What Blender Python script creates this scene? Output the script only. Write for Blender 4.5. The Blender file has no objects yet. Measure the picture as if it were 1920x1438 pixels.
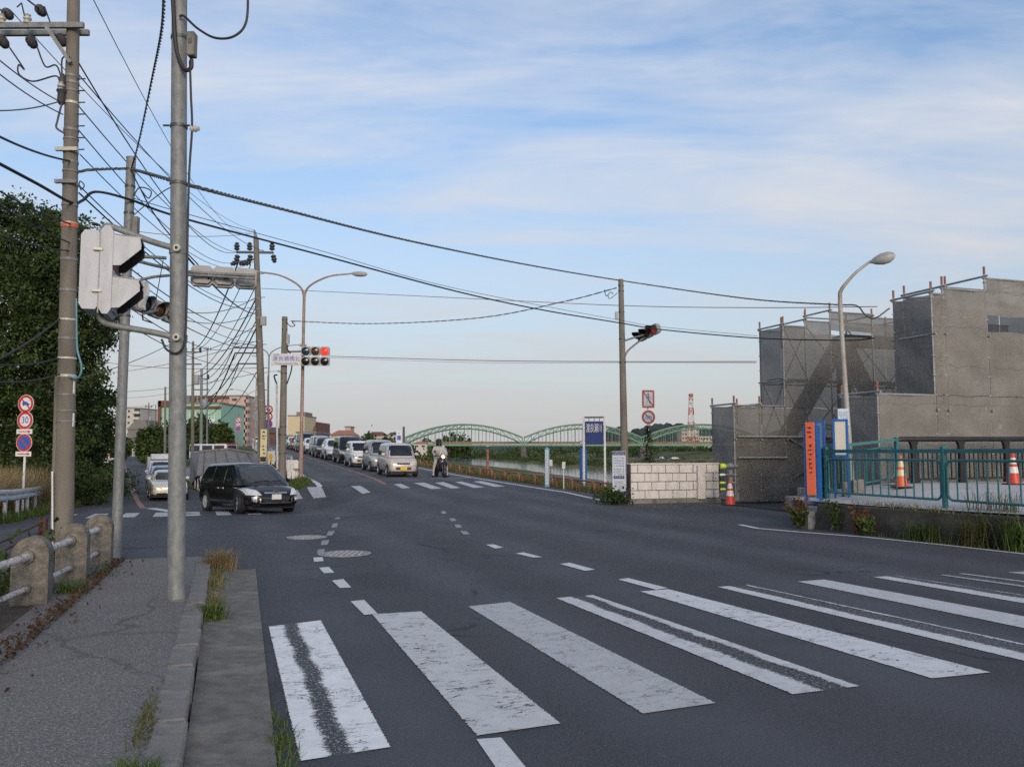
import bpy, math, random
import numpy as np
from mathutils import Vector, Matrix
from mathutils.bvhtree import BVHTree
random.seed(7)
RAD = math.radians
SC = bpy.context.scene
COL = SC.collection

# ------------------------------------------------------------------ camera
CAM_H = 1.5
FPX, CX, CY, HY = 1600.0, 960.0, 719.0, 848.0
PITCH = math.atan((HY - CY) / FPX)
cam_d = bpy.data.cameras.new('camera'); cam = bpy.data.objects.new('camera', cam_d); COL.objects.link(cam)
cam_d.sensor_fit = 'HORIZONTAL'; cam_d.sensor_width = 36.0; cam_d.lens = 36.0 * FPX / 1920.0
cam_d.clip_start = 0.05; cam_d.clip_end = 12000.0
cam.location = (0, 0, CAM_H); cam.rotation_euler = (math.pi / 2 + PITCH, 0, 0)
SC.camera = cam

# ------------------------------------------------------------------ light
SUN_EL, SUN_AZ = RAD(17.0), RAD(165.0)          # azimuth clockwise from +Y: low evening sun behind the camera
world = bpy.data.worlds.new('World'); SC.world = world; world.use_nodes = True
def build_sky():
    nt = world.node_tree; N = nt.nodes; L = nt.links; N.clear()
    out = N.new('ShaderNodeOutputWorld'); bg = N.new('ShaderNodeBackground'); bg.inputs[1].default_value = 0.108
    sky = N.new('ShaderNodeTexSky'); sky.sky_type = 'NISHITA'; sky.sun_disc = False
    sky.sun_elevation = SUN_EL; sky.sun_rotation = SUN_AZ; sky.altitude = 30; sky.air_density = 1.0; sky.dust_density = 2.2; sky.ozone_density = 2.4
    tc = N.new('ShaderNodeTexCoord'); sep = N.new('ShaderNodeSeparateXYZ'); L.new(tc.outputs['Generated'], sep.inputs[0])
    def math_(op, a, b=None):
        n = N.new('ShaderNodeMath'); n.operation = op
        for i, x in enumerate((a, b)):
            if x is None: continue
            if isinstance(x, (int, float)): n.inputs[i].default_value = x
            else: L.new(x, n.inputs[i])
        return n.outputs[0]
    zz = math_('MAXIMUM', sep.outputs[2], 0.0)
    den = math_('ADD', zz, 0.16)
    comb = N.new('ShaderNodeCombineXYZ'); L.new(math_('DIVIDE', sep.outputs[0], den), comb.inputs[0]); L.new(math_('DIVIDE', sep.outputs[1], den), comb.inputs[1])
    mp = N.new('ShaderNodeMapping'); L.new(comb.outputs[0], mp.inputs[0])
    mp.inputs['Rotation'].default_value = (0, 0, RAD(38)); mp.inputs['Scale'].default_value = (0.36, 1.05, 1); mp.inputs['Location'].default_value = (2.3, 0.95, 0)
    n1 = N.new('ShaderNodeTexNoise'); n1.inputs['Scale'].default_value = 1.15; n1.inputs['Detail'].default_value = 9; n1.inputs['Roughness'].default_value = 0.6; n1.inputs['Distortion'].default_value = 0.5
    L.new(mp.outputs[0], n1.inputs[0])
    n2 = N.new('ShaderNodeTexNoise'); n2.inputs['Scale'].default_value = 3.4; n2.inputs['Detail'].default_value = 10; n2.inputs['Roughness'].default_value = 0.6; n2.inputs['Distortion'].default_value = 0.6
    L.new(mp.outputs[0], n2.inputs[0])
    mix = math_('ADD', math_('MULTIPLY', n1.outputs[0], 0.64), math_('MULTIPLY', n2.outputs[0], 0.36))
    rmp = N.new('ShaderNodeValToRGB'); L.new(mix, rmp.inputs[0])
    e = rmp.color_ramp.elements; e[0].position = 0.455; e[0].color = (0, 0, 0, 1); e[1].position = 0.635; e[1].color = (1, 1, 1, 1)
    fac = math_('MULTIPLY', rmp.outputs[0], 0.9)
    cl = N.new('ShaderNodeMix'); cl.data_type = 'RGBA'
    L.new(fac, cl.inputs[0]); L.new(sky.outputs[0], cl.inputs[6]); cl.inputs[7].default_value = CLOUD_COL
    # thin evening murk low over the horizon, the same all the way round
    hz = math_('POWER', math_('SUBTRACT', 1.0, math_('MINIMUM', math_('MULTIPLY', zz, 2.3), 1.0)), 1.25)
    hm = N.new('ShaderNodeMix'); hm.data_type = 'RGBA'
    L.new(math_('MULTIPLY', hz, 0.97), hm.inputs[0]); L.new(cl.outputs[2], hm.inputs[6]); hm.inputs[7].default_value = MURK_COL
    L.new(hm.outputs[2], bg.inputs[0]); L.new(bg.outputs[0], out.inputs[0])
CLOUD_COL = (3.55, 3.62, 3.85, 1); MURK_COL = (2.58, 2.54, 2.6, 1)
build_sky()
sun_d = bpy.data.lights.new('sun', 'SUN'); sun_d.energy = 0.65; sun_d.angle = RAD(18); sun_d.color = (1.0, 0.80, 0.62)
sun = bpy.data.objects.new('sun', sun_d); COL.objects.link(sun); sun.location = (0, -30, 30)
_sd = Vector((math.sin(SUN_AZ) * math.cos(SUN_EL), math.cos(SUN_AZ) * math.cos(SUN_EL), math.sin(SUN_EL)))
sun.rotation_euler = _sd.to_track_quat('Z', 'Y').to_euler()
SC.view_settings.view_transform = 'Standard'; SC.view_settings.look = 'None'
SC.view_settings.exposure = 1.0; SC.view_settings.gamma = 1.0; SC.view_settings.use_curve_mapping = False
SC.cycles.use_denoising = False; SC.cycles.max_bounces = 6; SC.cycles.transparent_max_bounces = 24
SC.cycles.diffuse_bounces = 3; SC.cycles.glossy_bounces = 3; SC.cycles.caustics_reflective = False; SC.cycles.caustics_refractive = False

# ------------------------------------------------------------------ where things stand
def ray(px, py):
    d = Vector((0, math.cos(PITCH), math.sin(PITCH))) + Vector((1, 0, 0)) * ((px - CX) / FPX) + Vector((0, -math.sin(PITCH), math.cos(PITCH))) * ((CY - py) / FPX)
    return d
def at(px, py, y):
    d = ray(px, py); return Vector((0, 0, CAM_H)) + d * (y / d.y)
DX, DY = -0.316, 0.949                     # u: along the embankment road, v: across it to the river side
def xy(u, v): return (u * DX + v * DY, u * DY - v * DX)
def uv(x, y): return (x * DX + y * DY, x * DY - y * DX)
U_ANG = math.atan2(DY, DX)                 # heading of +u
def sm(t):
    t = min(1.0, max(0.0, t)); return t * t * (3 - 2 * t)
def ip(x, pts):
    return float(np.interp(x, [p[0] for p in pts], [p[1] for p in pts]))
ZR = [(-50, 0), (16, 0), (24, .08), (41, .32), (60, .74), (92, 1.5), (115, 2.0), (160, 2.7), (300, 3.2), (4000, 3.2)]
ZL = [(-50, 0), (14, 0), (20, -.15), (29, -.5), (44, -.8), (70, -.75), (120, -.2), (200, .45), (400, 1.4), (4000, 2.5)]
LO = [(-50, -1), (16, -.6), (24, 1.2), (29, 2.0), (36, 1.3), (44, -.2), (70, -3.0), (120, -8.6), (200, -17.5), (400, -40), (4000, -440)]
HI = [(-50, 4), (24, 5.0), (29, 5.6), (36, 3.8), (44, 3.0), (4000, 3.0)]
def vc(u): return -3 - .112 * (u - 36)     # centre line of the side road
PLAIN, WATER = -3.0, -4.0
def river_mid(u):                          # v of the river's middle line
    return ip(u, [(0, 45), (100, 66), (150, 77), (230, 93), (313, 107), (376, 120), (520, 147), (650, 172), (900, 225), (1500, 330), (3000, 380)])
def river_w(u):
    return ip(u, [(0, 11), (150, 12.5), (230, 13), (313, 16), (650, 18), (1500, 30)])
def gz(u, v):
    lo, hi = ip(u, LO), ip(u, HI)
    w = sm((v - lo) / max(.1, hi - lo))
    zr, zl = ip(u, ZR), ip(u, ZL)
    z = zl * (1 - w) + zr * w
    if v < -1.9:
        z -= .55 * sm((-1.9 - v) / .9) * sm((17 - u) / 4)
    if v > 12.9:
        k = sm((v - 12.9) / 13.0)
        t = PLAIN
        m, wd = river_mid(u), river_w(u)
        q = abs(v - m) / wd
        t -= 1.9 * (1 - sm((q - .75) / .45))
        t += 5.2 * sm((v - 330) / 60) if u < 3000 else 0
        z = z * (1 - k) + t * k
    if u > 700:
        z += 6 * sm((u - 900) / 1500)
    return z
def gxy(x, y): return gz(*uv(x, y))
def hit(px, py):
    d = ray(px, py); t = 1.0; p = None
    while t < 4000:
        p = Vector((0, 0, CAM_H)) + d * t
        if p.z <= gxy(p.x, p.y): break
        t += .02 + t * .002
    return p
def G(u, v, dz=0.0):
    x, y = xy(u, v); return Vector((x, y, gz(u, v) + dz))

# ------------------------------------------------------------------ materials
MATS = {}
def nt_new(name):
    m = bpy.data.materials.new(name); m.use_nodes = True
    nt = m.node_tree; nt.nodes.clear()
    o = nt.nodes.new('ShaderNodeOutputMaterial'); b = nt.nodes.new('ShaderNodeBsdfPrincipled')
    nt.links.new(b.outputs[0], o.inputs[0])
    return m, nt, b, o
def mixc(nt, f, a, b, blend='MIX'):
    n = nt.nodes.new('ShaderNodeMix'); n.data_type = 'RGBA'; n.blend_type = blend
    for i, x in ((0, f), (6, a), (7, b)):
        if hasattr(x, 'links') or isinstance(x, bpy.types.NodeSocket): nt.links.new(x, n.inputs[i])
        elif i == 0: n.inputs[0].default_value = x
        else: n.inputs[i].default_value = (*x[:3], 1)
    return n.outputs[2]
def noise(nt, scale, detail=4, rough=.55, coord='Object', stretch=None, dist=0.0):
    tc = nt.nodes.new('ShaderNodeTexCoord'); n = nt.nodes.new('ShaderNodeTexNoise')
    n.inputs['Scale'].default_value = scale; n.inputs['Detail'].default_value = detail; n.inputs['Roughness'].default_value = rough; n.inputs['Distortion'].default_value = dist
    src = tc.outputs[coord]
    if stretch:
        mp = nt.nodes.new('ShaderNodeMapping'); mp.inputs['Scale'].default_value = stretch; nt.links.new(src, mp.inputs[0]); src = mp.outputs[0]
    nt.links.new(src, n.inputs[0]); return n.outputs[0]
def ramp(nt, x, a, b, c0=(0, 0, 0), c1=(1, 1, 1)):
    r = nt.nodes.new('ShaderNodeValToRGB'); nt.links.new(x, r.inputs[0])
    e = r.color_ramp.elements; e[0].position = a; e[1].position = b; e[0].color = (*c0, 1); e[1].color = (*c1, 1)
    return r.outputs[0]
def mth(nt, op, a, b=None):
    n = nt.nodes.new('ShaderNodeMath'); n.operation = op
    for i, x in enumerate((a, b)):
        if x is None: continue
        if isinstance(x, (int, float)): n.inputs[i].default_value = x
        else: nt.links.new(x, n.inputs[i])
    return n.outputs[0]
def bump(nt, b, h, strength=.3, dist=.01):
    n = nt.nodes.new('ShaderNodeBump'); n.inputs['Strength'].default_value = strength; n.inputs['Distance'].default_value = dist
    nt.links.new(h, n.inputs['Height']); nt.links.new(n.outputs[0], b.inputs['Normal'])
def M(name, col, rough=.6, metal=0., var=.18, scale=3., bmp=.0, bscale=60., dirt=None, dirt_amt=.5, dirt_scale=1.5, coat=0., spec=.5, stretch=None):
    if name in MATS: return MATS[name]
    m, nt, b, o = nt_new(name)
    f = noise(nt, scale, 6, .6, stretch=stretch)
    a = [c * (1 - var) for c in col]; d = [min(1, c * (1 + var)) for c in col]
    c = mixc(nt, ramp(nt, f, .3, .7), a, d)
    if dirt:
        g = noise(nt, dirt_scale, 7, .65, stretch=stretch, dist=.4)
        c = mixc(nt, mth(nt, 'MULTIPLY', ramp(nt, g, .48, .68), dirt_amt), c, dirt)
    nt.links.new(c, b.inputs['Base Color'])
    b.inputs['Roughness'].default_value = rough; b.inputs['Metallic'].default_value = metal
    b.inputs['Coat Weight'].default_value = coat; b.inputs['Coat Roughness'].default_value = .04
    b.inputs['Specular IOR Level'].default_value = spec
    if bmp: bump(nt, b, noise(nt, bscale, 3, .6), bmp, .02)
    MATS[name] = m; return m
def emit(name, col, strength):
    if name in MATS: return MATS[name]
    m, nt, b, o = nt_new(name)
    f = noise(nt, 18, 2); c = mixc(nt, f, col, [min(1, x * 1.2 + .02) for x in col])
    nt.links.new(c, b.inputs['Base Color']); nt.links.new(c, b.inputs['Emission Color']); b.inputs['Emission Strength'].default_value = strength
    b.inputs['Roughness'].default_value = .3
    MATS[name] = m; return m

# ------------------------------------------------------------------ mesh helpers
def link(o, parent=None):
    COL.objects.link(o)
    if parent is not None: o.parent = parent
    return o
class MB:
    def __init__(s): s.v = []; s.f = []
    def add(s, vs, fs):
        k = len(s.v); s.v.extend([tuple(p) for p in vs]); s.f.extend([tuple(i + k for i in f) for f in fs]); return s
    def box(s, c, size, rot=0.0, ax='Z', bev=0.0):
        a, b, d = [q / 2 for q in size]
        if bev:
            e = bev; vs = []
            for z, i in ((-d, 1), (-d + e, 0), (d - e, 0), (d, 1)):
                i = e if i else 0
                A, B = a - i, b - i
                q = e if not i else 0.0
                vs += [(-A + q, -B, z), (A - q, -B, z), (A, -B + q, z), (A, B - q, z), (A - q, B, z), (-A + q, B, z), (-A, B - q, z), (-A, -B + q, z)]
            fs = [tuple(range(7, -1, -1)), tuple(range(24, 32))]
            for r in range(3):
                for j in range(8): fs.append((r * 8 + j, r * 8 + (j + 1) % 8, r * 8 + 8 + (j + 1) % 8, r * 8 + 8 + j))
        else:
            vs = [(-a, -b, -d), (a, -b, -d), (a, b, -d), (-a, b, -d), (-a, -b, d), (a, -b, d), (a, b, d), (-a, b, d)]
            fs = [(3, 2, 1, 0), (4, 5, 6, 7), (0, 1, 5, 4), (1, 2, 6, 5), (2, 3, 7, 6), (3, 0, 4, 7)]
        R = Matrix.Rotation(rot, 3, ax) if not isinstance(rot, Matrix) else rot
        c = Vector(c)
        return s.add([R @ Vector(p) + c for p in vs], fs)
    def beam(s, p0, p1, w, h, up=(0, 0, 1)):
        p0, p1 = Vector(p0), Vector(p1); d = (p1 - p0)
        L = d.length; d.normalize(); up = Vector(up)
        x = d.cross(up)
        if x.length < 1e-4: x = d.cross(Vector((1, 0, 0)))
        x.normalize(); z = x.cross(d)
        vs = [p + x * (a * w / 2) + z * (b * h / 2) for p in (p0, p1) for a, b in ((-1, -1), (1, -1), (1, 1), (-1, 1))]
        return s.add(vs, [(3, 2, 1, 0), (4, 5, 6, 7), (0, 1, 5, 4), (1, 2, 6, 5), (2, 3, 7, 6), (3, 0, 4, 7)])
    def tube(s, pts, r, n=8, cap=True):
        pts = [Vector(p) for p in pts]; m = len(pts)
        rs = r if isinstance(r, (list, tuple)) else [r] * m
        vs = []; prev = None
        for i, p in enumerate(pts):
            t = (pts[min(i + 1, m - 1)] - pts[max(i - 1, 0)]).normalized()
            if prev is None:
                a = t.cross(Vector((0, 0, 1)))
                if a.length < 1e-3: a = t.cross(Vector((1, 0, 0)))
            else: a = prev - t * prev.dot(t)
            a.normalize(); prev = a; b = t.cross(a)
            for j in range(n):
                w = 2 * math.pi * j / n
                vs.append(p + (a * math.cos(w) + b * math.sin(w)) * rs[i])
        fs = [(i * n + j, i * n + (j + 1) % n, (i + 1) * n + (j + 1) % n, (i + 1) * n + j) for i in range(m - 1) for j in range(n)]
        if cap: fs += [tuple(range(n - 1, -1, -1)), tuple(range((m - 1) * n, m * n))]
        return s.add(vs, fs)
    def lathe(s, prof, n=16, axis='Z', c=(0, 0, 0), cap=True):
        vs = []; c = Vector(c)
        for r, h in prof:
            for j in range(n):
                w = 2 * math.pi * j / n; a, b = r * math.cos(w), r * math.sin(w)
                p = {'Z': (a, b, h), 'Y': (a, h, b), 'X': (h, a, b)}[axis]
                vs.append(Vector(p) + c)
        m = len(prof)
        fs = [(i * n + j, i * n + (j + 1) % n, (i + 1) * n + (j + 1) % n, (i + 1) * n + j) for i in range(m - 1) for j in range(n)]
        if cap and prof[0][0] > 1e-4: fs.append(tuple(range(n - 1, -1, -1)))
        if cap and prof[-1][0] > 1e-4: fs.append(tuple(range((m - 1) * n, m * n)))
        return s.add(vs, fs)
    def prism(s, poly, d0, d1, plane='XZ'):
        n = len(poly); vs = []
        for d in (d0, d1):
            for a, b in poly: vs.append({'XZ': (a, d, b), 'XY': (a, b, d), 'YZ': (d, a, b)}[plane])
        fs = [tuple(range(n - 1, -1, -1)), tuple(range(n, 2 * n))] + [(i, (i + 1) % n, n + (i + 1) % n, n + i) for i in range(n)]
        return s.add(vs, fs)
    def ring(s, r0, r1, y0, y1, n=32, c=(0, 0), ang=(0, 2 * math.pi)):
        vs = []; full = abs(ang[1] - ang[0] - 2 * math.pi) < 1e-6; k = n if full else n + 1
        for j in range(k):
            w = ang[0] + (ang[1] - ang[0]) * j / n; a, b = math.cos(w), math.sin(w)
            vs += [(c[0] + a * r, y, c[1] + b * r) for r, y in ((r0, y0), (r1, y0), (r1, y1), (r0, y1))]
        fs = []
        for j in range(n):
            q = (j + 1) % k
            for e in range(4): fs.append((j * 4 + e, j * 4 + (e + 1) % 4, q * 4 + (e + 1) % 4, q * 4 + e))
        if not full: fs += [(0, 1, 2, 3), ((k - 1) * 4 + 3, (k - 1) * 4 + 2, (k - 1) * 4 + 1, (k - 1) * 4)]
        return s.add(vs, fs)
    def mesh(s, name, mat, smooth=False):
        me = bpy.data.meshes.new(name); me.from_pydata(s.v, [], s.f); me.update()
        if mat: me.materials.append(mat)
        fix_normals(me)
        if smooth:
            me.shade_smooth(); me.set_sharp_from_angle(angle=RAD(smooth if smooth is not True else 38))
        return me
    def build(s, name, mat, parent=None, smooth=False, world=False, sub=None):
        o = parent.matrix_local.translation if (world and parent is not None) else None
        if world and parent is not None:
            off = Vector((0, 0, 0)); p = parent
            while p is not None: off += p.location; p = p.parent
            s.v = [tuple(Vector(q) - off) for q in s.v]
        return link(bpy.data.objects.new(name, s.mesh(name, mat, smooth)), parent)
import bmesh
def fix_normals(me):
    bm = bmesh.new(); bm.from_mesh(me); bmesh.ops.recalc_face_normals(bm, faces=bm.faces); bm.to_mesh(me); bm.free()
def T(name, label, cat, loc=(0, 0, 0), rot=0.0, group=None):
    o = bpy.data.objects.new(name, None); o.location = loc; o.rotation_euler = (0, 0, rot); o.empty_display_size = .2
    return tag(link(o), label, cat, group)
def tag(o, label=None, cat=None, group=None, kind=None):
    if label: o['label'] = label
    if cat: o['category'] = cat
    if group: o['group'] = group
    if kind: o['kind'] = kind
    return o
def copy_tree(o, parent=None):
    c = o.copy(); COL.objects.link(c); c.parent = parent
    for ch in list(o.children): copy_tree(ch, c)
    return c
_tc = {}
def text(s, size, mat, parent, loc, rot=(math.pi / 2, 0, 0), name='lettering', sx=1.0, ex=.0015, align='CENTER'):
    key = (s, size, sx, ex, mat.name, align)
    if key not in _tc:
        cu = bpy.data.curves.new('t', 'FONT'); cu.body = s; cu.size = size; cu.extrude = ex; cu.align_x = align; cu.align_y = 'CENTER'; cu.resolution_u = 2
        ob = bpy.data.objects.new('t', cu); COL.objects.link(ob)
        dg = bpy.context.evaluated_depsgraph_get(); dg.update()
        me = bpy.data.meshes.new_from_object(ob.evaluated_get(dg)); me.name = 'lettering'
        if sx != 1.0: me.transform(Matrix.Scale(sx, 4, (1, 0, 0)))
        me.materials.clear(); me.materials.append(mat)
        bpy.data.objects.remove(ob); bpy.data.curves.remove(cu); _tc[key] = me
    o = bpy.data.objects.new(name, _tc[key]); o.location = loc; o.rotation_euler = rot
    return link(o, parent)
# ------------------------------------------------------------------ ground materials
def asphalt(name, col, crack=.7, patch=.32, speck=.35, wheel=False):
    m, nt, b, o = nt_new(name)
    big = noise(nt, .22, 5, .6); mid = noise(nt, 1.7, 6, .65); fine = noise(nt, 62, 3, .8); fine2 = noise(nt, 130, 2, .7)
    c = mixc(nt, ramp(nt, big, .35, .66), [x * (1 - patch) for x in col], [x * (1 + patch) for x in col])
    c = mixc(nt, mth(nt, 'MULTIPLY', ramp(nt, noise(nt, .11, 4, .6), .45, .6), .55), c, [col[0] * 1.08, col[1] * .97, col[2] * .88])
    c = mixc(nt, mth(nt, 'MULTIPLY', ramp(nt, mid, .4, .75), .35), c, [x * 1.35 for x in col])
    c = mixc(nt, mth(nt, 'MULTIPLY', ramp(nt, fine, .5, .66), speck), c, [x * 2.7 + .012 for x in col])
    c = mixc(nt, mth(nt, 'MULTIPLY', ramp(nt, fine2, .34, .5, (1, 1, 1), (0, 0, 0)), .75), c, [x * .25 for x in col])
    if wheel:        # tyre-polished tracks, paler than the rest, along each lane
        tcv = nt.nodes.new('ShaderNodeTexCoord'); sp = nt.nodes.new('ShaderNodeSeparateXYZ'); nt.links.new(tcv.outputs['Object'], sp.inputs[0])
        v = mth(nt, 'SUBTRACT', mth(nt, 'MULTIPLY', sp.outputs[0], DY), mth(nt, 'MULTIPLY', sp.outputs[1], DX))
        v = mth(nt, 'ADD', v, mth(nt, 'MULTIPLY', mth(nt, 'SUBTRACT', noise(nt, .15, 3), .5), 1.2))
        tk = ramp(nt, mth(nt, 'ABSOLUTE', mth(nt, 'SUBTRACT', mth(nt, 'FRACT', mth(nt, 'DIVIDE', v, 1.72)), .5)), .08, .36, (1, 1, 1), (0, 0, 0))
        c = mixc(nt, mth(nt, 'MULTIPLY', mth(nt, 'MULTIPLY', tk, ramp(nt, noise(nt, .35, 4), .3, .6)), .9), c, [x * 1.55 for x in col])
        st_ = noise(nt, .9, 6, .7, dist=.6); c = mixc(nt, mth(nt, 'MULTIPLY', ramp(nt, st_, .62, .72), .5), c, [x * .55 for x in col])
    # pale grit, sparse
    vo = nt.nodes.new('ShaderNodeTexVoronoi'); vo.inputs['Scale'].default_value = 26; tcn = nt.nodes.new('ShaderNodeTexCoord'); nt.links.new(tcn.outputs['Object'], vo.inputs[0])
    g = mth(nt, 'MULTIPLY', mth(nt, 'LESS_THAN', vo.outputs['Distance'], .085), ramp(nt, noise(nt, 9, 2), .5, .66))
    c = mixc(nt, mth(nt, 'MULTIPLY', g, .55), c, (.33, .33, .34))
    # dark cracks
    vc_ = nt.nodes.new('ShaderNodeTexVoronoi'); vc_.feature = 'DISTANCE_TO_EDGE'; vc_.inputs['Scale'].default_value = .42
    mp = nt.nodes.new('ShaderNodeMix'); mp.data_type = 'VECTOR'
    nz = nt.nodes.new('ShaderNodeTexNoise'); nz.inputs['Scale'].default_value = 1.3; nz.inputs['Detail'].default_value = 5
    nt.links.new(tcn.outputs['Object'], nz.inputs[0]); nt.links.new(tcn.outputs['Object'], mp.inputs[4]); nt.links.new(nz.outputs['Color'], mp.inputs[5]); mp.inputs[0].default_value = .45
    nt.links.new(mp.outputs[1], vc_.inputs[0])
    c = mixc(nt, mth(nt, 'MULTIPLY', ramp(nt, noise(nt, 11, 5, .7), .56, .7), .28), c, [x * 1.9 for x in col])
    k = mth(nt, 'MULTIPLY', mth(nt, 'LESS_THAN', vc_.outputs['Distance'], .006), ramp(nt, noise(nt, .5, 3), .5, .6))
    c = mixc(nt, mth(nt, 'MULTIPLY', k, crack), c, [x * .3 for x in col])
    nt.links.new(c, b.inputs['Base Color']); b.inputs['Roughness'].default_value = .82; b.inputs['Specular IOR Level'].default_value = .35
    bump(nt, b, fine, .9, .01)
    MATS[name] = m; return m
m_road = asphalt('road_asphalt', (.060, .062, .071), speck=.5, wheel=True)
m_levee = asphalt('levee_asphalt', (.082, .084, .090), patch=.3, wheel=True)
m_side = asphalt('side_road_asphalt', (.064, .066, .074), patch=.3)
m_walk = asphalt('footway_asphalt', (.155, .146, .142), crack=.45, patch=.16, speck=.8)
m_conc = M('weathered_concrete', (.23, .22, .20), .9, var=.3, scale=2.2, bmp=.25, dirt=(.07, .066, .058), dirt_amt=.75, dirt_scale=2.2)
m_conc_dk = M('stained_concrete', (.15, .145, .13), .92, var=.35, scale=1.8, bmp=.3, dirt=(.035, .034, .03), dirt_amt=.8, dirt_scale=1.1)
m_conc_lt = M('pale_concrete', (.50, .50, .49), .85, var=.1, scale=1.2, bmp=.1, dirt=(.33, .32, .3), dirt_amt=.6, dirt_scale=.9)
m_kerb = M('kerb_concrete', (.21, .20, .185), .92, var=.28, scale=4, bmp=.35, dirt=(.07, .067, .06), dirt_amt=.7, dirt_scale=3)
m_gutter = M('gutter_concrete', (.14, .132, .12), .92, var=.3, scale=9, bmp=.3, bscale=70, dirt=(.25, .235, .205), dirt_amt=.85, dirt_scale=2.6)
m_soil = M('soil', (.085, .065, .045), .95, var=.4, scale=6, bmp=.4)

def ground_mat():
    m, nt, b, o = nt_new('grassland')
    a = noise(nt, .012, 6, .6, stretch=(1, 2.2, 1)); s = noise(nt, .075, 6, .65, stretch=(1, 2, 1)); f = noise(nt, 1.3, 6, .7)
    c = mixc(nt, ramp(nt, a, .42, .56), (.075, .105, .032), (.20, .165, .092))
    c = mixc(nt, mth(nt, 'MULTIPLY', ramp(nt, s, .46, .6), .75), c, (.046, .075, .024))
    c = mixc(nt, mth(nt, 'MULTIPLY', ramp(nt, f, .35, .7), .55), c, (.12, .125, .055))
    nt.links.new(c, b.inputs['Base Color']); b.inputs['Roughness'].default_value = .95; b.inputs['Specular IOR Level'].default_value = .1
    bump(nt, b, f, .8, .3)
    MATS['grassland'] = m; return m
m_ground = ground_mat()
def water_mat():
    m, nt, b, o = nt_new('river_water')
    n = noise(nt, .8, 4, .6, stretch=(1, .5, 1))
    c = mixc(nt, noise(nt, .02, 4), (.075, .10, .12), (.10, .125, .14))
    nt.links.new(c, b.inputs['Base Color']); b.inputs['Roughness'].default_value = .09; b.inputs['IOR'].default_value = 1.33; b.inputs['Specular IOR Level'].default_value = 1.0
    bump(nt, b, n, .12, .1); MATS['river_water'] = m; return m
m_water = water_mat()

def steps(seq):
    out = []
    for a, b, st in seq:
        n = max(1, int(round((b - a) / st))); out += [a + (b - a) * i / n for i in range(n)]
    return out + [seq[-1][1]]
def sheet(name, us, vl, vr, nv, dz, mat, kind='structure', parent=None, edge=None, **kw):
    vs = []; fs = []
    for u in us:
        a, c = vl(u), vr(u)
        for j in range(nv + 1):
            v = a + (c - a) * j / nv; vs.append(G(u, v, dz))
    w = nv + 1
    for i in range(len(us) - 1):
        for j in range(nv): fs.append((i * w + j, i * w + j + 1, (i + 1) * w + j + 1, (i + 1) * w + j))
    mb = MB(); mb.add(vs, fs); o = mb.build(name, mat, parent, smooth=60)
    if kind and parent is None: o['kind'] = kind
    return o
def build_ground():
    us = steps([(-60, -12, 4), (-12, 20, 1), (20, 60, 1.25), (60, 160, 3), (160, 420, 7), (420, 900, 16), (900, 2400, 60), (2400, 6000, 300)])
    vs_ = steps([(-3000, -600, 200), (-600, -100, 25), (-100, -24, 4), (-24, -8, 1.2), (-8, 14, .6), (14, 30, 1), (30, 70, 3), (70, 300, 4.0), (300, 600, 12), (600, 3500, 150)])
    vs = []; fs = []; w = len(vs_)
    for u in us:
        for v in vs_:
            p = G(u, v, -.06); p.z += .05 * math.sin(p.x * .9) * math.sin(p.y * .7) if v > 30 else 0
            vs.append(p)
    for i in range(len(us) - 1):
        for j in range(w - 1): fs.append((i * w + j, i * w + j + 1, (i + 1) * w + j + 1, (i + 1) * w + j))
    o = MB().add(vs, fs).build('ground', m_ground, smooth=60); o['kind'] = 'structure'
    us = steps([(40, 420, 10), (420, 3000, 60)])
    vs = []; fs = []
    for u in us:
        m, wd = river_mid(u), river_w(u) * 1.35
        for s in (-1, -.5, 0, .5, 1):
            x, y = xy(u, m + s * wd); vs.append((x, y, WATER))
    for i in range(len(us) - 1):
        for j in range(4): fs.append((i * 5 + j, i * 5 + j + 1, (i + 1) * 5 + j + 1, (i + 1) * 5 + j))
    o = MB().add(vs, fs).build('river', m_water); o['kind'] = 'structure'
build_ground()

# ------------------------------------------------------------------ roads and footway
JL = [(-12, .10), (11.5, .30), (11.6, -.4), (12.28, -.4), (12.34, -1.7), (13.3, -13), (20, -11), (22.5, -5.8), (27, -5.4), (37, -6.7)]
JR = [(-12, 12.6), (4, 12.25), (10, 11.75), (14.1, 11.0), (14.7, 11.2), (15.2, 14), (22.4, 14), (22.9, 11.9), (24, 11.75), (37, 11.75)]
NOSE = 37.0
us = steps([(-12, 11.5, .9), (11.5, 12.4, .06), (12.4, 13.3, .15), (13.3, 16, .3), (16, 22, 1), (22, 23, .25), (23, 36, 1), (36, 37, .5)])
sheet('road', us, lambda u: ip(u, JL), lambda u: ip(u, JR), 24, 0.0, m_road)
sheet('embankment_road', steps([(NOSE, 60, 1), (60, 160, 4), (160, 500, 12)]), lambda u: 3.05 + .45 * sm((u - 37) / 3), lambda u: 11.75, 8, 0.0, m_levee)
sheet('side_road', steps([(NOSE, 60, 1), (60, 160, 4), (160, 420, 10)]), lambda u: vc(u) - 3.6, lambda u: vc(u) + 3.3 - .0 * u, 6, 0.0, m_side)
WALK = .11
us = steps([(-10, 12.3, .6)])
fw = sheet('footway', us, lambda u: -1.62, lambda u: -.28, 5, WALK, m_walk)
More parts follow.
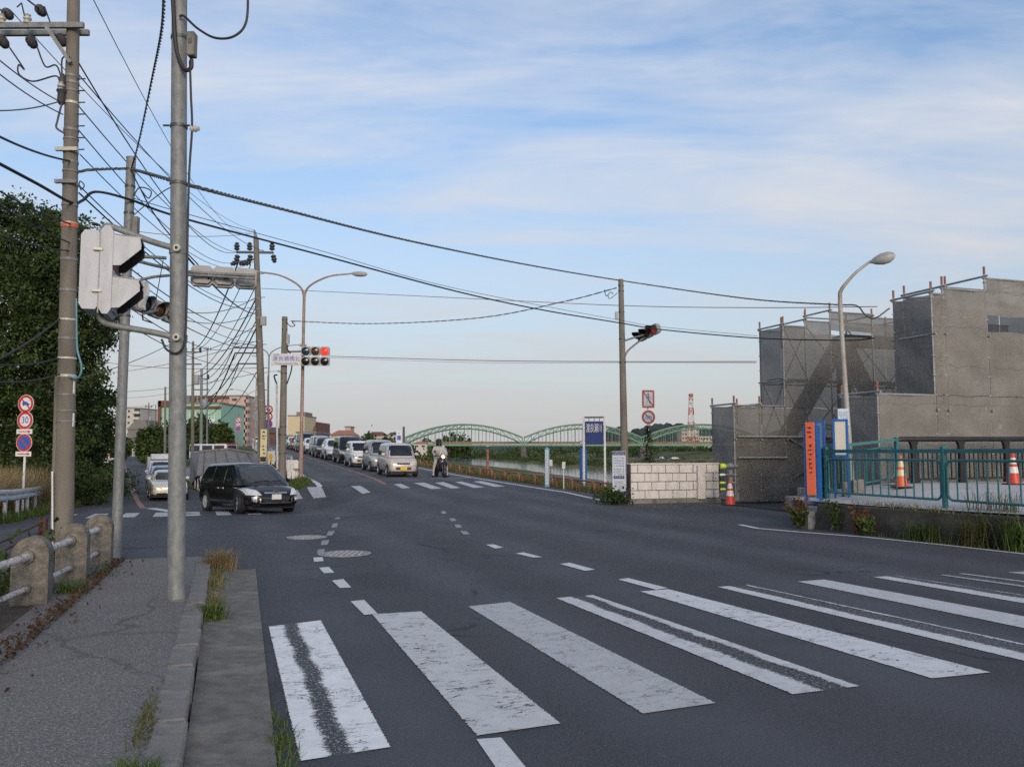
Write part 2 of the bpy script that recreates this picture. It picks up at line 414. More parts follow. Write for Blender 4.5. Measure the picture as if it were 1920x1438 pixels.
def kerb_strip():
    k = T('kerb', None, None); k['kind'] = 'structure'
    mb = MB().box((0, 0, 0), (.598, .17, .2), bev=.012); me = mb.mesh('kerb_stone', m_kerb, smooth=25)
    u = -3.0; i = 0
    rnd = random.Random(3)
    while u < 11.6:
        o = link(bpy.data.objects.new('kerb_stone', me), k)
        p = G(u + .3, -.245 + rnd.uniform(-.008, .008)); o.location = (p.x, p.y, WALK - .1 + .012 + rnd.uniform(-.006, .006)); o.rotation_euler = (rnd.uniform(-.01, .01), rnd.uniform(-.01, .01), U_ANG + rnd.uniform(-.01, .01))
        u += .605; i += 1
    # gutter: a shallow concrete apron beside the kerb, in cast lengths
    g = T('gutter', None, None); g['kind'] = 'structure'
    u = -4.0
    while u < 11.4:
        u1 = min(u + 1.95, 11.55); w1 = .19 + .017 * max(0, u); w2 = .19 + .017 * max(0, u1)
        vs = []; dz = rnd.uniform(-.004, .004)
        for (uu, w) in ((u + .008, w1), (u1 - .008, w2)):
            for v, z in ((-.155, .035), (.05, .02), (w, .012), (w, -.06), (-.155, -.06)): vs.append(G(uu, v, z + dz))
        fs = [(j, (j + 1) % 5, 5 + (j + 1) % 5, 5 + j) for j in range(5)] + [(4, 3, 2, 1, 0), (5, 6, 7, 8, 9)]
        MB().add(vs, fs).build('gutter_slab', m_gutter, g)
        u = u1
kerb_strip()

# ------------------------------------------------------------------ painted markings
def paint(name, col, wear=.5, band=None, crack=.5, seed=0, rough_edge=.02):
    """thermoplastic paint, worn through to the asphalt; band = (centre, halfwidth) of the wheel-worn strip across the bar"""
    m, nt, b, o = nt_new(name)
    uvn = nt.nodes.new('ShaderNodeUVMap'); sep = nt.nodes.new('ShaderNodeSeparateXYZ'); nt.links.new(uvn.outputs[0], sep.inputs[0])
    st = nt.nodes.new('ShaderNodeMapping'); st.inputs['Location'].default_value = (seed * 3.7, seed * 1.3, 0); nt.links.new(uvn.outputs[0], st.inputs[0])
    def nz(scale, sx, sy, detail=6, rough=.65, dist=0.):
        mp = nt.nodes.new('ShaderNodeMapping'); mp.inputs['Scale'].default_value = (sx, sy, 1); nt.links.new(st.outputs[0], mp.inputs[0])
        n = nt.nodes.new('ShaderNodeTexNoise'); n.inputs['Scale'].default_value = scale; n.inputs['Detail'].default_value = detail; n.inputs['Roughness'].default_value = rough; n.inputs['Distortion'].default_value = dist
        nt.links.new(mp.outputs[0], n.inputs[0]); return n.outputs[0]
    gone = mth(nt, 'MULTIPLY', ramp(nt, nz(1, 16, 15, 8, .75), .60 - .08 * wear, .72 - .1 * wear), min(1, wear * .8 + .15))
    if band:
        wob = mth(nt, 'MULTIPLY', mth(nt, 'SUBTRACT', nz(1, .2, 1.0, 3), .5), .3)
        edge = mth(nt, 'ADD', mth(nt, 'MULTIPLY', mth(nt, 'SUBTRACT', nz(1, 4, 21, 9, .85), .5), .42), mth(nt, 'MULTIPLY', mth(nt, 'SUBTRACT', nz(1, 30, 60, 4, .8), .5), .3))
        d = mth(nt, 'ABSOLUTE', mth(nt, 'SUBTRACT', mth(nt, 'ADD', sep.outputs[0], wob), band[0]))
        q = mth(nt, 'ADD', d, edge)
        gone = mth(nt, 'MAXIMUM', gone, mth(nt, 'MULTIPLY', ramp(nt, q, band[1] * .95, band[1] * 1.02 + .02, (1, 1, 1), (0, 0, 0)), ramp(nt, nz(1, 22, 30, 5, .75), .36, .46, (.35, .35, .35), (1, 1, 1))))
    # crosswise shrinkage cracks
    cr = mth(nt, 'MULTIPLY', mth(nt, 'LESS_THAN', mth(nt, 'ABSOLUTE', mth(nt, 'SUBTRACT', nz(1, 1.6, 7.5, 5, .6, .8), .5)), .011), ramp(nt, nz(1, 2, 2, 2), .44, .54))
    gone = mth(nt, 'MAXIMUM', gone, mth(nt, 'MULTIPLY', cr, crack))
    # ragged outline
    ex = mth(nt, 'MINIMUM', sep.outputs[0], mth(nt, 'SUBTRACT', 1.0, sep.outputs[0]))
    gone = mth(nt, 'MAXIMUM', gone, mth(nt, 'LESS_THAN', ex, mth(nt, 'MULTIPLY', mth(nt, 'SUBTRACT', nz(1, 3, 26), .42), rough_edge * 5)))
    grime = ramp(nt, nz(1, 3, 4, 7), .35, .75)
    c = mixc(nt, mth(nt, 'MULTIPLY', grime, .5), col, [x * .62 for x in col])
    nt.links.new(c, b.inputs['Base Color']); b.inputs['Roughness'].default_value = .65
    tr = nt.nodes.new('ShaderNodeBsdfTransparent'); mx = nt.nodes.new('ShaderNodeMixShader')
    nt.links.new(gone, mx.inputs[0]); nt.links.new(b.outputs[0], mx.inputs[1]); nt.links.new(tr.outputs[0], mx.inputs[2]); nt.links.new(mx.outputs[0], o.inputs[0])
    MATS[name] = m; return m
def bar(parent, quad, mat, n=8, name='stripe', dz=.006):
    """quad: four (u, v) corners near-left, near-right, far-right, far-left; a thin sheet draped on the road"""
    vs = []; uvs = []; fs = []; k = 2
    for i in range(n + 1):
        t = i / n
        for j in range(k + 1):
            s = j / k
            u = (quad[0][0] * (1 - s) + quad[1][0] * s) * (1 - t) + (quad[3][0] * (1 - s) + quad[2][0] * s) * t
            v = (quad[0][1] * (1 - s) + quad[1][1] * s) * (1 - t) + (quad[3][1] * (1 - s) + quad[2][1] * s) * t
            vs.append(G(u, v, dz)); uvs.append((s, t * 5))
    for i in range(n):
        for j in range(k): fs.append((i * (k + 1) + j, i * (k + 1) + j + 1, (i + 1) * (k + 1) + j + 1, (i + 1) * (k + 1) + j))
    me = bpy.data.meshes.new(name); me.from_pydata(vs, [], fs); me.materials.append(mat)
    ul = me.uv_layers.new(name='UVMap')
    for lp in me.loops: ul.data[lp.index].uv = uvs[lp.vertex_index]
    return link(bpy.data.objects.new(name, me), parent)
def pxq(*pts):
    out = []
    for p in pts:
        h = hit(*p); out.append(uv(h.x, h.y))
    return out
WHITE = (.62, .62, .61); GREY = (.40, .40, .40)
cw = T('zebra_crossing', 'worn white zebra crossing bars across the near road', 'crossing')
defs = [  # near-left, near-right, far-right, far-left in the photograph, then wear
    ((562, 1431), (733, 1403), (602, 1164), (503, 1177), dict(col=(.84, .84, .83), wear=.05, band=(.42, .12), crack=.8)),
    ((893, 1381), (1052, 1360), (790, 1147), (697, 1153), dict(col=(.60, .60, .59), wear=.3, crack=1)),
    ((1205, 1340), (1343, 1320), (957, 1130), (877, 1138), dict(col=(.50, .50, .50), wear=.5, crack=.6)),
    ((1486, 1303), (1612, 1288), (1112, 1117), (1042, 1123), dict(col=(.62, .62, .62), wear=.35, band=(.60, .18), crack=.5)),
    ((1747, 1275), (1858, 1263), (1254, 1106), (1200, 1110), dict(col=(.70, .70, .70), wear=.12, crack=.8)),
    ((1990, 1258), (2090, 1246), (1402, 1097), (1345, 1102), dict(col=(.66, .66, .66), wear=.3, band=(.66, .25), crack=.3)),
    ((2230, 1243), (2330, 1232), (1546, 1088), (1495, 1091), dict(col=(.58, .58, .58), wear=.25, crack=.3)),
    ((2460, 1226), (2560, 1216), (1682, 1080), (1637, 1083), dict(col=(.62, .62, .62), wear=.5, band=(.75, .2), crack=.3)),
    ((2690, 1212), (2790, 1203), (1806, 1076), (1762, 1079), dict(col=(.44, .44, .44), wear=.7, band=(.5, .28), crack=.3)),
    ((2920, 1200), (3020, 1192), (1930, 1072), (1887, 1074), dict(col=(.44, .44, .44), wear=.6, crack=.3)),
]
for i, d in enumerate(defs):
    kw = d[4]; bar(cw, pxq(*d[:4]), paint('crossing_paint_%s' % 'abcdefghij'[i], seed=i + 1, **kw), 10)
m_pw = paint('line_paint', (.68, .68, .68), wear=.3, crack=.3, seed=20)
m_pf = paint('faded_line_paint', (.30, .31, .33), wear=.65, crack=.4, seed=21)
m_po = paint('faded_orange_paint', (.30, .15, .10), wear=.45, crack=.2, seed=22)
t = T('dashed_guide_line', 'short white dashes curving past the manhole covers', 'road marking')
for q in [((893, 1389), (940, 1384), (990, 1445), (935, 1450)), ((657, 1128), (683, 1126), (708, 1152), (683, 1154)), ((622, 1089), (644, 1087), (659, 1103), (637, 1104)), ((598, 1065), (617, 1064), (627, 1075), (607, 1076)), ((587, 1046), (605, 1045), (607, 1053), (589, 1054)),
          ((596, 1031), (610, 1030), (607, 1037), (594, 1038)), ((603, 1014), (618, 1013), (614, 1022), (601, 1023)), ((615, 997), (628, 996), (623, 1004), (612, 1005)), ((624, 982), (634, 981), (631, 989), (621, 990)), ((630, 969), (639, 968), (636, 975), (627, 976))]:
    q = (q[3], q[2], q[1], q[0]); bar(t, pxq(*q), m_pw if q[0][1] > 1040 else m_pf, 2, 'dash')
t = T('dashed_lane_line', 'white dashed line leading across the junction to the crossing', 'road marking')
for q in [((1159, 1088), (1178, 1085), (1252, 1104), (1230, 1107)), ((1050, 1058), (1068, 1056), (1116, 1069), (1097, 1071)), ((966, 1038), (982, 1036), (1017, 1045), (1000, 1046)), ((911, 1022), (926, 1021), (944, 1027), (928, 1029)), ((862, 996), (874, 996), (882, 1002), (869, 1003)), ((852, 984), (863, 984), (867, 990), (855, 990)), ((842, 973), (852, 972), (856, 977), (846, 978)), ((826, 959), (834, 958), (838, 963), (829, 964))]:
    q = (q[3], q[2], q[1], q[0]); bar(t, pxq(*q), m_pw if q[0][1] > 1020 else m_pf, 2, 'dash')
def strip(name, label, pts, w, mat, n=3):
    """edge line through (u, v) points"""
    t = T(name, label, 'road marking')
    for a, c in zip(pts[:-1], pts[1:]):
        d = Vector((c[0] - a[0], c[1] - a[1])).normalized(); q = Vector((-d.y, d.x)) * (w / 2)
        bar(t, [(a[0] - q.x, a[1] - q.y), (a[0] + q.x, a[1] + q.y), (c[0] + q.x, c[1] + q.y), (c[0] - q.x, c[1] - q.y)], mat, n, 'line')
    return t
def pxuv(pts): return pxq(*pts)
strip('edge_line', 'thin white edge line along the foot of the mossy retaining wall', pxuv([(1387, 984), (1420, 991), (1500, 998), (1620, 1007), (1760, 1021), (1920, 1039), (2100, 1060)]), .13, m_pw)
strip('edge_line', 'white edge line beside the orange guard pipes on the river side', pxuv([(1132, 939), (1060, 923)]) + [(30, 11.05), (40, 11.1), (60, 11.1), (90, 11.1)], .17, m_pw, 6)
strip('edge_line', 'white edge line beginning at the grass tip under the twin lamp', pxuv([(601, 913), (570, 893)]) + [(60, 3.85), (120, 3.85)], .18, m_pw, 6)
strip('centre_line', 'dull orange centre line beside the queue of cars', pxuv([(722, 908), (700, 897)]) + [(45, 6.6), (90, 6.5), (160, 6.5)], .2, m_po, 8)
strip('centre_line', 'faded orange centre line in front of the cream saloon', pxuv([(268, 953), (250, 922)]) + [(60, vc(60)), (140, vc(140))], .22, m_po, 8)
strip('stop_line', 'white stop line before the cream saloon', pxuv([(283, 953), (367, 966)]), .4, m_pw)
strip('stop_line', 'white stop line under the scooter', pxuv([(808, 897), (890, 896)]), .35, m_pf)
t = T('far_zebra_crossing', 'faded zebra crossing before the waiting kei car and scooter', 'crossing')
for q in [((575, 914), (603, 913), (612, 932), (588, 935)), ((543, 918), (556, 917), (568, 935), (552, 937)), ((657, 912), (675, 911), (695, 924), (679, 926)), ((738, 908), (752, 907), (770, 915), (754, 916)), ((776, 906), (795, 905), (829, 916), (808, 917)), ((815, 905), (832, 904), (864, 915), (845, 916)), ((853, 904), (866, 903), (909, 914), (888, 915)), ((887, 903), (903, 902), (947, 912), (927, 913))]:
    q = (q[3], q[2], q[1], q[0]); bar(t, pxq(*q), paint('far_crossing_paint', (.54, .54, .55), wear=.35, seed=9) if 'far_crossing_paint' not in MATS else MATS['far_crossing_paint'], 3)
t = T('side_zebra_crossing', 'faded zebra crossing over the side road behind the poles', 'crossing')
for k in range(7):
    u0 = 29.2; v0 = -5.0 + k * .95
    bar(t, [(u0 - .3, v0), (u0 - .3, v0 + .45), (u0 + 2.6, v0 + .35), (u0 + 2.6, v0 - .1)], MATS['far_crossing_paint'], 3)

# manhole covers
m_iron = M('cast_iron', (.20, .20, .205), .55, .4, var=.3, scale=20, bmp=.2)
m_iron_lt = M('worn_cast_iron', (.36, .36, .36), .5, .35, var=.3, scale=20, bmp=.2)
def manhole(px, py, r, label):
    h = hit(px, py); t = T('manhole_cover', label, 'manhole cover', (h.x, h.y, gxy(h.x, h.y) + .004), group='manhole covers in the junction')
    MB().lathe([(r, 0), (r, .008), (r * .93, .008), (r * .93, .004)], 32).build('rim', m_iron_lt, t)
    MB().lathe([(r * .92, 0), (r * .92, .006), (.001, .006)], 32).build('plate', m_iron, t)
    me = MB().box((0, 0, .008), (r * .11, r * .11, .007)).mesh('stud', m_iron_lt)
    for i in range(-4, 5):
        for j in range(-4, 5):
            if i * i + j * j < 17:
                o = link(bpy.data.objects.new('stud', me), t); o.location = (i * r * .2, j * r * .2, .001)
manhole(646, 1039, .39, 'larger round iron manhole cover nearer the zebra crossing')
manhole(575, 1008, .36, 'round iron manhole cover nearer the black minivan')
# ------------------------------------------------------------------ street materials
m_steel = M('galvanised_steel', (.21, .225, .23), .62, .25, var=.25, scale=14, dirt=(.30, .31, .30), dirt_amt=.7, dirt_scale=22, stretch=(1, 1, .55))
m_steel_dk = M('dark_steel', (.10, .105, .11), .5, .6, var=.25, scale=12)
m_pole = M('pole_concrete', (.195, .178, .152), .9, var=.14, scale=2.5, bmp=.15, dirt=(.105, .095, .08), dirt_amt=.65, dirt_scale=4, stretch=(1, 1, .2))
m_rust = M('rusty_paint', (.30, .135, .10), .75, .1, var=.3, scale=6, dirt=(.13, .06, .04), dirt_amt=.7, dirt_scale=5)
m_lamp_pole = M('faded_lamp_pole', (.33, .22, .18), .7, .1, var=.22, scale=3, dirt=(.36, .33, .29), dirt_amt=.8, dirt_scale=1.3)
m_wire = M('black_cable', (.018, .018, .02), .55, var=.3)
m_wire_g = M('grey_cable', (.10, .105, .11), .6, var=.2)
m_white = M('white_paint', (.72, .73, .74), .45, var=.06, scale=4, dirt=(.48, .48, .46), dirt_amt=.45, dirt_scale=5)
m_whiterust = M('chipped_white_paint', (.62, .60, .57), .6, var=.1, scale=5, dirt=(.13, .09, .065), dirt_amt=1, dirt_scale=16)
m_sigw = M('signal_housing_white', (.47, .50, .55), .5, var=.07, scale=3, dirt=(.26, .26, .25), dirt_amt=.55, dirt_scale=4, stretch=(1, 1, .3))
m_sigg = M('signal_housing_grey', (.33, .34, .35), .55, .05, var=.12, scale=4)
m_black = M('matt_black', (.012, .012, .013), .6, var=.3)
m_rubber = M('rubber', (.02, .02, .021), .75, var=.25)
m_red = M('sign_red', (.52, .035, .035), .4, var=.08); m_blue = M('sign_blue', (.025, .12, .48), .4, var=.08)
m_navy = M('board_navy', (.018, .04, .17), .45, var=.12, scale=2); m_signw = M('sign_white', (.74, .74, .73), .4, var=.05)
m_cream = M('insulator', (.55, .53, .47), .35, var=.08); m_orange_tape = M('orange_tape', (.65, .14, .06), .5)
m_ins_dk = M('insulator_cover', (.05, .05, .055), .5)

# ------------------------------------------------------------------ concrete railing by the footway
m_post = M('railing_post_concrete', (.20, .184, .16), .95, var=.4, scale=9, bmp=.6, bscale=70, dirt=(.055, .05, .042), dirt_amt=.85, dirt_scale=6)
rl = T('concrete_railing', 'old concrete posts with chipped white pipes along the footway', 'railing')
PP = [(6.2, -2.0), (7.7, -1.88), (9.1, -1.70), (10.55, -1.58), (11.95, -1.50)]
prof = [(-.155, -.3), (-.155, .50)] + [(-.155 * math.cos(a), .50 + .155 * math.sin(a)) for a in [math.pi * k / 12 for k in range(1, 12)]] + [(.155, .50), (.155, -.3)]
pm = MB().prism(prof, -.12, .12, 'XZ').mesh('post', m_post, smooth=35)
for (u, v) in PP:
    o = link(bpy.data.objects.new('post', pm), rl); p = G(u, v); o.location = (p.x, p.y, .06); o.rotation_euler = (0, 0, U_ANG - math.pi / 2)
for a, c in zip(PP[:-1], PP[1:]):
    for z, r in ((.48, .036), (.19, .026)):
        p0, p1 = G(*a), G(*c); p0.z = p1.z = .06 + z; d = (p1 - p0).normalized()
        q0, q1 = p0 + d * .125, p1 - d * .125
        if abs(c[0] - 11.95) < .01: q1 = p0 + (p1 - p0) * .93
        MB().tube([q0 + (q1 - q0) * t for t in (0, .3, .7, 1)], r, 12).build('pipe', m_whiterust, rl, smooth=True)
        for q, e in ((q0, d), (q1, -d)): MB().tube([q - e * .004, q + e * .035], r * 1.65, 12).build('collar', m_post, rl, smooth=True)
m_brownrail = M('brown_rail', (.075, .026, .02), .7, var=.3, scale=6)
# lower rusty fence beyond
pf = T('pipe_fence', 'low dark brown pipe fence below the footway', 'fence')
a, b_ = at(80, 1010, 14.5), at(-120, 1045, 11.5)
for q in (a, b_):
    g = gxy(q.x, q.y); MB().box((q.x, q.y, g + .2), (.11, .11, .6), .2).build('post', m_brownrail, pf)
for k in (.14, .29, .44): MB().tube([(a.x, a.y, gxy(a.x, a.y) + k), (b_.x, b_.y, gxy(b_.x, b_.y) + k)], .02, 8).build('rail', m_brownrail, pf)

# ------------------------------------------------------------------ poles
def band(parent, p, r, h=.03, mat=None, name='band'):
    return MB().lathe([(r, -h / 2), (r + .008, -h / 2), (r + .008, h / 2), (r, h / 2)], 20, c=p).build(name, mat or m_steel, parent, smooth=True, world=True)
class Pole:
    def __init__(s, name, label, base, top, r0, r1, mat, group=None):
        s.b, s.t, s.r0, s.r1 = Vector(base), Vector(top), r0, r1
        s.o = T(name, label, 'pole', base, group=group)
        MB().tube([s.b - Vector((0, 0, .25)), s.b + (s.t - s.b) * .33, s.b + (s.t - s.b) * .66, s.t], [r0, r0 * .67 + r1 * .33, r0 * .33 + r1 * .67, r1], 24).build('shaft', mat, s.o, smooth=True, world=True)
    def at(s, z):
        t = (z - s.b.z) / (s.t.z - s.b.z); return s.b + (s.t - s.b) * t
    def rad(s, z):
        t = (z - s.b.z) / (s.t.z - s.b.z); return s.r0 + (s.r1 - s.r0) * t
    def band(s, z, h=.03, mat=None): return band(s.o, s.at(z), s.rad(z), h, mat)
def zpx(py, y, px=960): return at(px, py, y).z
Y1 = 11.5
b0 = at(118, 1080, Y1); b0.z = gxy(b0.x, b0.y)
P1 = Pole('utility_pole', 'tall grey-brown concrete utility pole behind the concrete railing', b0, at(139, -60, Y1), .128, .078, m_pole, 'concrete utility poles')
for py in (145, 157, 172, 195, 245, 262, 285, 305, 322, 345, 385, 420, 487, 545, 600, 635, 672, 705, 740, 770, 790): P1.band(zpx(py, Y1), .035 if py % 2 else .025, m_cream if py % 3 == 0 else m_steel)
P1.band(zpx(424, Y1), .06, m_orange_tape)
for i, py in enumerate(range(150, 300, 22)):        # step bolts
    p = P1.at(zpx(py, Y1)); MB().tube([p + Vector((.07, -.02, 0)), p + Vector((.2, -.03, 0))], .009, 6).build('step_bolt', m_steel_dk, P1.o, world=True)
# cable conduit and pale strips down the shaft
c0 = P1.at(.3) + Vector((-.115, -.07, 0)); c1 = P1.at(zpx(705, Y1)) + Vector((-.10, -.06, 0))
MB().tube([c0 + (c1 - c0) * (k / 5) for k in range(6)], .03, 10).build('conduit', m_pole, P1.o, smooth=True, world=True)
c0 = P1.at(-.05) + Vector((-.06, -.15, 0)); c1 = P1.at(1.25) + Vector((-.09, -.15, 0))
MB().tube([c0, c1], .012, 8).build('ground_wire_cover', m_white, P1.o, world=True)
for pa, pb in ((715, 738), (775, 800)):
    MB().box((P1.at(zpx((pa + pb) / 2, Y1)) + Vector((.118, -.03, 0))), (.014, .03, (pb - pa) * Y1 / 1600)).build('cable_guard', m_white, P1.o, world=True)
# crossarms with insulators
for py, x1, dy in ((48, 157, -.12), (62, 167, .12)):
    a = at(x1, py, Y1 + dy); b = at(-230, py + 2, Y1 + dy)
    MB().beam(a, b, .055, .075).build('crossarm', m_steel, P1.o, world=True)
def insul(parent, p, d=(0, 0, 1), s=1.0, mat=None, name='insulator'):
    d = Vector(d).normalized(); p = Vector(p); pts = []; rs = []
    for k, r in enumerate((.018, .055, .06, .035, .06, .06, .03, .05, .015)): pts.append(p + d * (k * .022 * s)); rs.append(r * s)
    return MB().tube(pts, rs, 12).build(name, mat or m_cream, parent, smooth=True, world=True)
for px in (3, 51): insul(P1.o, at(px, 47, Y1 - .12), (0, 0, 1), .9)
def strain(px, py, dx, dz):
    p = at(px, py, Y1); insul(P1.o, p, (dx, -.35, dz), 1.15, m_ins_dk, 'strain_insulator'); return p
for px, py, dx, dz in ((10, 22, .5, -.5), (72, 15, .5, -.55), (2, 72, .6, -.8), (55, 72, .6, -.8), (112, 68, .5, -.8)): strain(px, py, dx, dz)
for px, py, q in ((32, 14, (47, 35)), (70, 18, (95, 45))):
    a, b = at(px, py, Y1 - .05), at(q[0], q[1], Y1 - .1); m_ = (a + b) / 2 + Vector((0, 0, .14))
    MB().tube([a, m_, b], .01, 6).build('jumper', m_wire, P1.o, world=True)
# brace arm, transformer fuse and loose leads
MB().beam(at(85, 48, Y1 - .2), at(132, 118, Y1 - .14), .04, .05).build('brace', m_steel, P1.o, world=True)
fz = at(116, 165, Y1 - .1); MB().lathe([(.03, -.24), (.055, -.2), (.05, -.08), (.07, -.05), (.04, .03), (.045, .12), (.02, .2)], 14, c=fz).build('cutout_fuse', m_ins_dk, P1.o, smooth=True, world=True)
insul(P1.o, fz + Vector((0, -.02, -.06)), (0, 0, 1), .8)
def curve_pts(P, n=8):
    P = [Vector(p) for p in P]; out = []
    Q = [P[0] * 2 - P[1]] + P + [P[-1] * 2 - P[-2]]
    for i in range(1, len(Q) - 2):
        a, b, c, d = Q[i - 1], Q[i], Q[i + 1], Q[i + 2]
        for k in range(n):
            t = k / n; out.append(.5 * ((2 * b) + (c - a) * t + (2 * a - 5 * b + 4 * c - d) * t * t + (3 * b - a - 3 * c + d) * t ** 3))
    return out + [P[-1]]
def loose(parent, pp, y, r=.011, mat=None, name='lead'):
    return MB().tube(curve_pts([at(a, b, y) for a, b in pp]), r, 7).build(name, mat or m_wire, parent, smooth=True, world=True)
loose(P1.o, [(18, 90), (45, 130), (35, 122), (36, 140), (62, 153), (103, 143), (112, 152)], Y1 - .08)
loose(P1.o, [(70, 90), (85, 125), (105, 123), (115, 145)], Y1 - .08)
loose(P1.o, [(131, 108), (117, 110), (116, 140)], Y1 - .1)
loose(P1.o, [(117, 190), (108, 225), (106, 240), (120, 250)], Y1 - .12, .014, m_wire_g)
loose(P1.o, [(148, 345), (152, 356), (158, 348), (150, 340), (148, 352)], Y1 - .1, .008)
m_teal_cable = M('teal_cable', (.10, .26, .33), .5)
loose(P1.o, [(143, 560), (144, 640), (146, 660), (153, 690), (146, 708), (128, 706)], Y1 - .13, .013, m_teal_cable)
for py, mat in ((345, m_steel), (285, m_cream)):
    p = P1.at(zpx(py, Y1)); MB().box(p + Vector((0, -.11, 0)), (.3, .05, .05)).build('bracket', mat, P1.o, world=True)
# Y: steel pole for the vehicle signals
Y2 = 12.3
b2 = at(217, 1046, Y2); b2.z = gxy(b2.x, b2.y)
P2 = Pole('signal_pole', 'slender galvanised steel pole at the end of the footway carrying the vehicle signals', b2, at(246, 298, Y2), .072, .066, m_steel)
for py in (318, 350, 400, 505, 592): P2.band(zpx(py, Y2), .03, m_steel_dk)
MB().lathe([(.07, 0), (.07, .02), (.02, .04), (.001, .045)], 16, c=P2.t).build('cap', m_steel, P2.o, smooth=True, world=True)
MB().box(at(255, 425, Y2 - .1), (.07, .09, .28)).build('terminal_box', m_conc, P2.o, world=True)
Y3 = 8.2
b3 = at(331, 1141, Y3); b3.z = WALK
P3 = Pole('signal_pole', 'thick galvanised steel pole standing on the footway with the pedestrian signal', b3, at(337, -120, Y3), .083, .072, m_steel)
for py in (72, 238, 345): P3.band(zpx(py, Y3), .03, m_steel_dk)
for py in (470, 635): P3.band(zpx(py, Y3), .075, m_steel)
for dx in (-1, 1): MB().tube([P3.at(zpx(240, Y3)) + Vector((dx * .07, -.06, 0)), P3.at(zpx(240, Y3)) + Vector((dx * .13, -.06, 0))], .01, 6).build('clamp_bolt', m_steel_dk, P3.o, world=True)
insul(P3.o, at(356, 243, Y3 - .1), (1, 0, .1), .55)
bx_ = at(360, 85, Y3 - .12); MB().box(bx_, (.075, .1, .24), bev=.008).build('junction_box', m_conc, P3.o, world=True)
MB().box(bx_ + Vector((0, -.053, .02)), (.03, .01, .05)).build('latch', m_steel_dk, P3.o, world=True)
loose(P3.o, [(322, -40), (326, 40), (331, 95), (345, 130), (358, 128), (359, 112)], Y3 - .1, .02)
loose(P3.o, [(336, 32), (345, 31), (372, 55), (405, 72), (440, 68), (462, 40), (465, -30)], Y3 - .1, .012)
loose(P3.o, [(356, 115), (358, 180), (360, 240), (355, 320), (352, 420), (350, 560), (346, 640), (332, 662), (312, 655), (303, 636)], Y3 - .1, .011)
for py in (470, 635):
    p = P3.at(zpx(py, Y3)); MB().lathe([(.034, -.03), (.034, .012), (.02, .016), (.018, .0)], 14, 'Y', p + Vector((.03, -.095, 0))).build('clamp_washer', m_cream, P3.o, world=True)
    MB().lathe([(.014, -.04), (.014, -.001)], 10, 'Y', p + Vector((.03, -.095, 0))).build('bolt', m_black, P3.o, world=True)
# foot collar where the pole enters the asphalt
MB().lathe([(.10, WALK - .01), (.13, WALK + .002), (.10, WALK + .012), (.083, WALK + .014)], 24, c=(b3.x, b3.y, 0)).build('foot_patch', m_gutter, P3.o, smooth=True, world=True)

# ------------------------------------------------------------------ signals
m_lens_b = M('lens_blue_dark', (.012, .05, .075), .15, spec=.8); m_lens_a = M('lens_amber_dark', (.075, .035, .012), .15, spec=.8); m_lens_k = M('lens_black', (.012, .012, .012), .15, spec=.8)
m_lens_r = M('lens_red_dark', (.09, .012, .01), .15, spec=.8)
m_lit = emit('lens_red_lit', (.95, .012, .006), .8)
def head(parent, loc, rot, lenses, pitch=.40, s=1.0, mat=None, deep=.14, hoodlen=.22):
    """a horizontal row of lamps: local -y is the front"""
    rig = bpy.data.objects.new('lamp_row', None); rig.location = loc; rig.rotation_euler = rot; link(rig, parent)
    n = len(lenses); w = pitch * n * s; h = pitch * s * .98
    mb = MB()
    for i in range(n):
        cx = (i - (n - 1) / 2) * pitch * s; r = pitch * s * .5; c = r * .3
        poly = [(cx - r + c, -h / 2), (cx + r - c, -h / 2), (cx + r - .002, -h / 2 + c), (cx + r - .002, h / 2 - c), (cx + r - c, h / 2), (cx - r + c, h / 2), (cx - r + .002, h / 2 - c), (cx - r + .002, -h / 2 + c)]
        mb.prism(poly, 0, deep * s)
        mb.prism([(cx + (a - cx) * .8, b * .8) for a, b in poly], deep * s, deep * 1.5 * s)
    mb.build('housing', mat or m_sigg, rig)
    for i, lm in enumerate(lenses):
        cx = (i - (n - 1) / 2) * pitch * s; R = pitch * s * .40
        MB().lathe([(.001, -.045 * s), (R * .5, -.035 * s), (R * .9, -.012 * s), (R, -.004 * s)], 24, 'Y', (cx, 0, 0)).build('lens', lm, rig, smooth=True)
        MB().ring(R, R * 1.06, -.004, -.03 * s, 28, (cx, 0)).build('bezel', m_black, rig)
        # hood: an open half tube, longer on top
        vs = []; fs = []; m = 18
        for j in range(m + 1):
            a = RAD(-25) + RAD(230) * j / m; ln = hoodlen * s * (.35 + .65 * max(0, math.sin(a * 1.0)) if math.sin(a) > 0 else .35)
            for rr in (R * 1.02, R * 1.07):
                for yy in (-.004, -ln): vs.append((cx + rr * math.cos(a), yy, rr * math.sin(a)))
        for j in range(m):
            k = j * 4; q = k + 4
            fs += [(k, q, q + 1, k + 1), (k + 2, k + 3, q + 3, q + 2), (k + 1, q + 1, q + 3, k + 3)]
        MB().add(vs, fs).build('hood', mat or m_sigg if mat is not m_sigg else m_sigg, rig, smooth=True)
    return rig
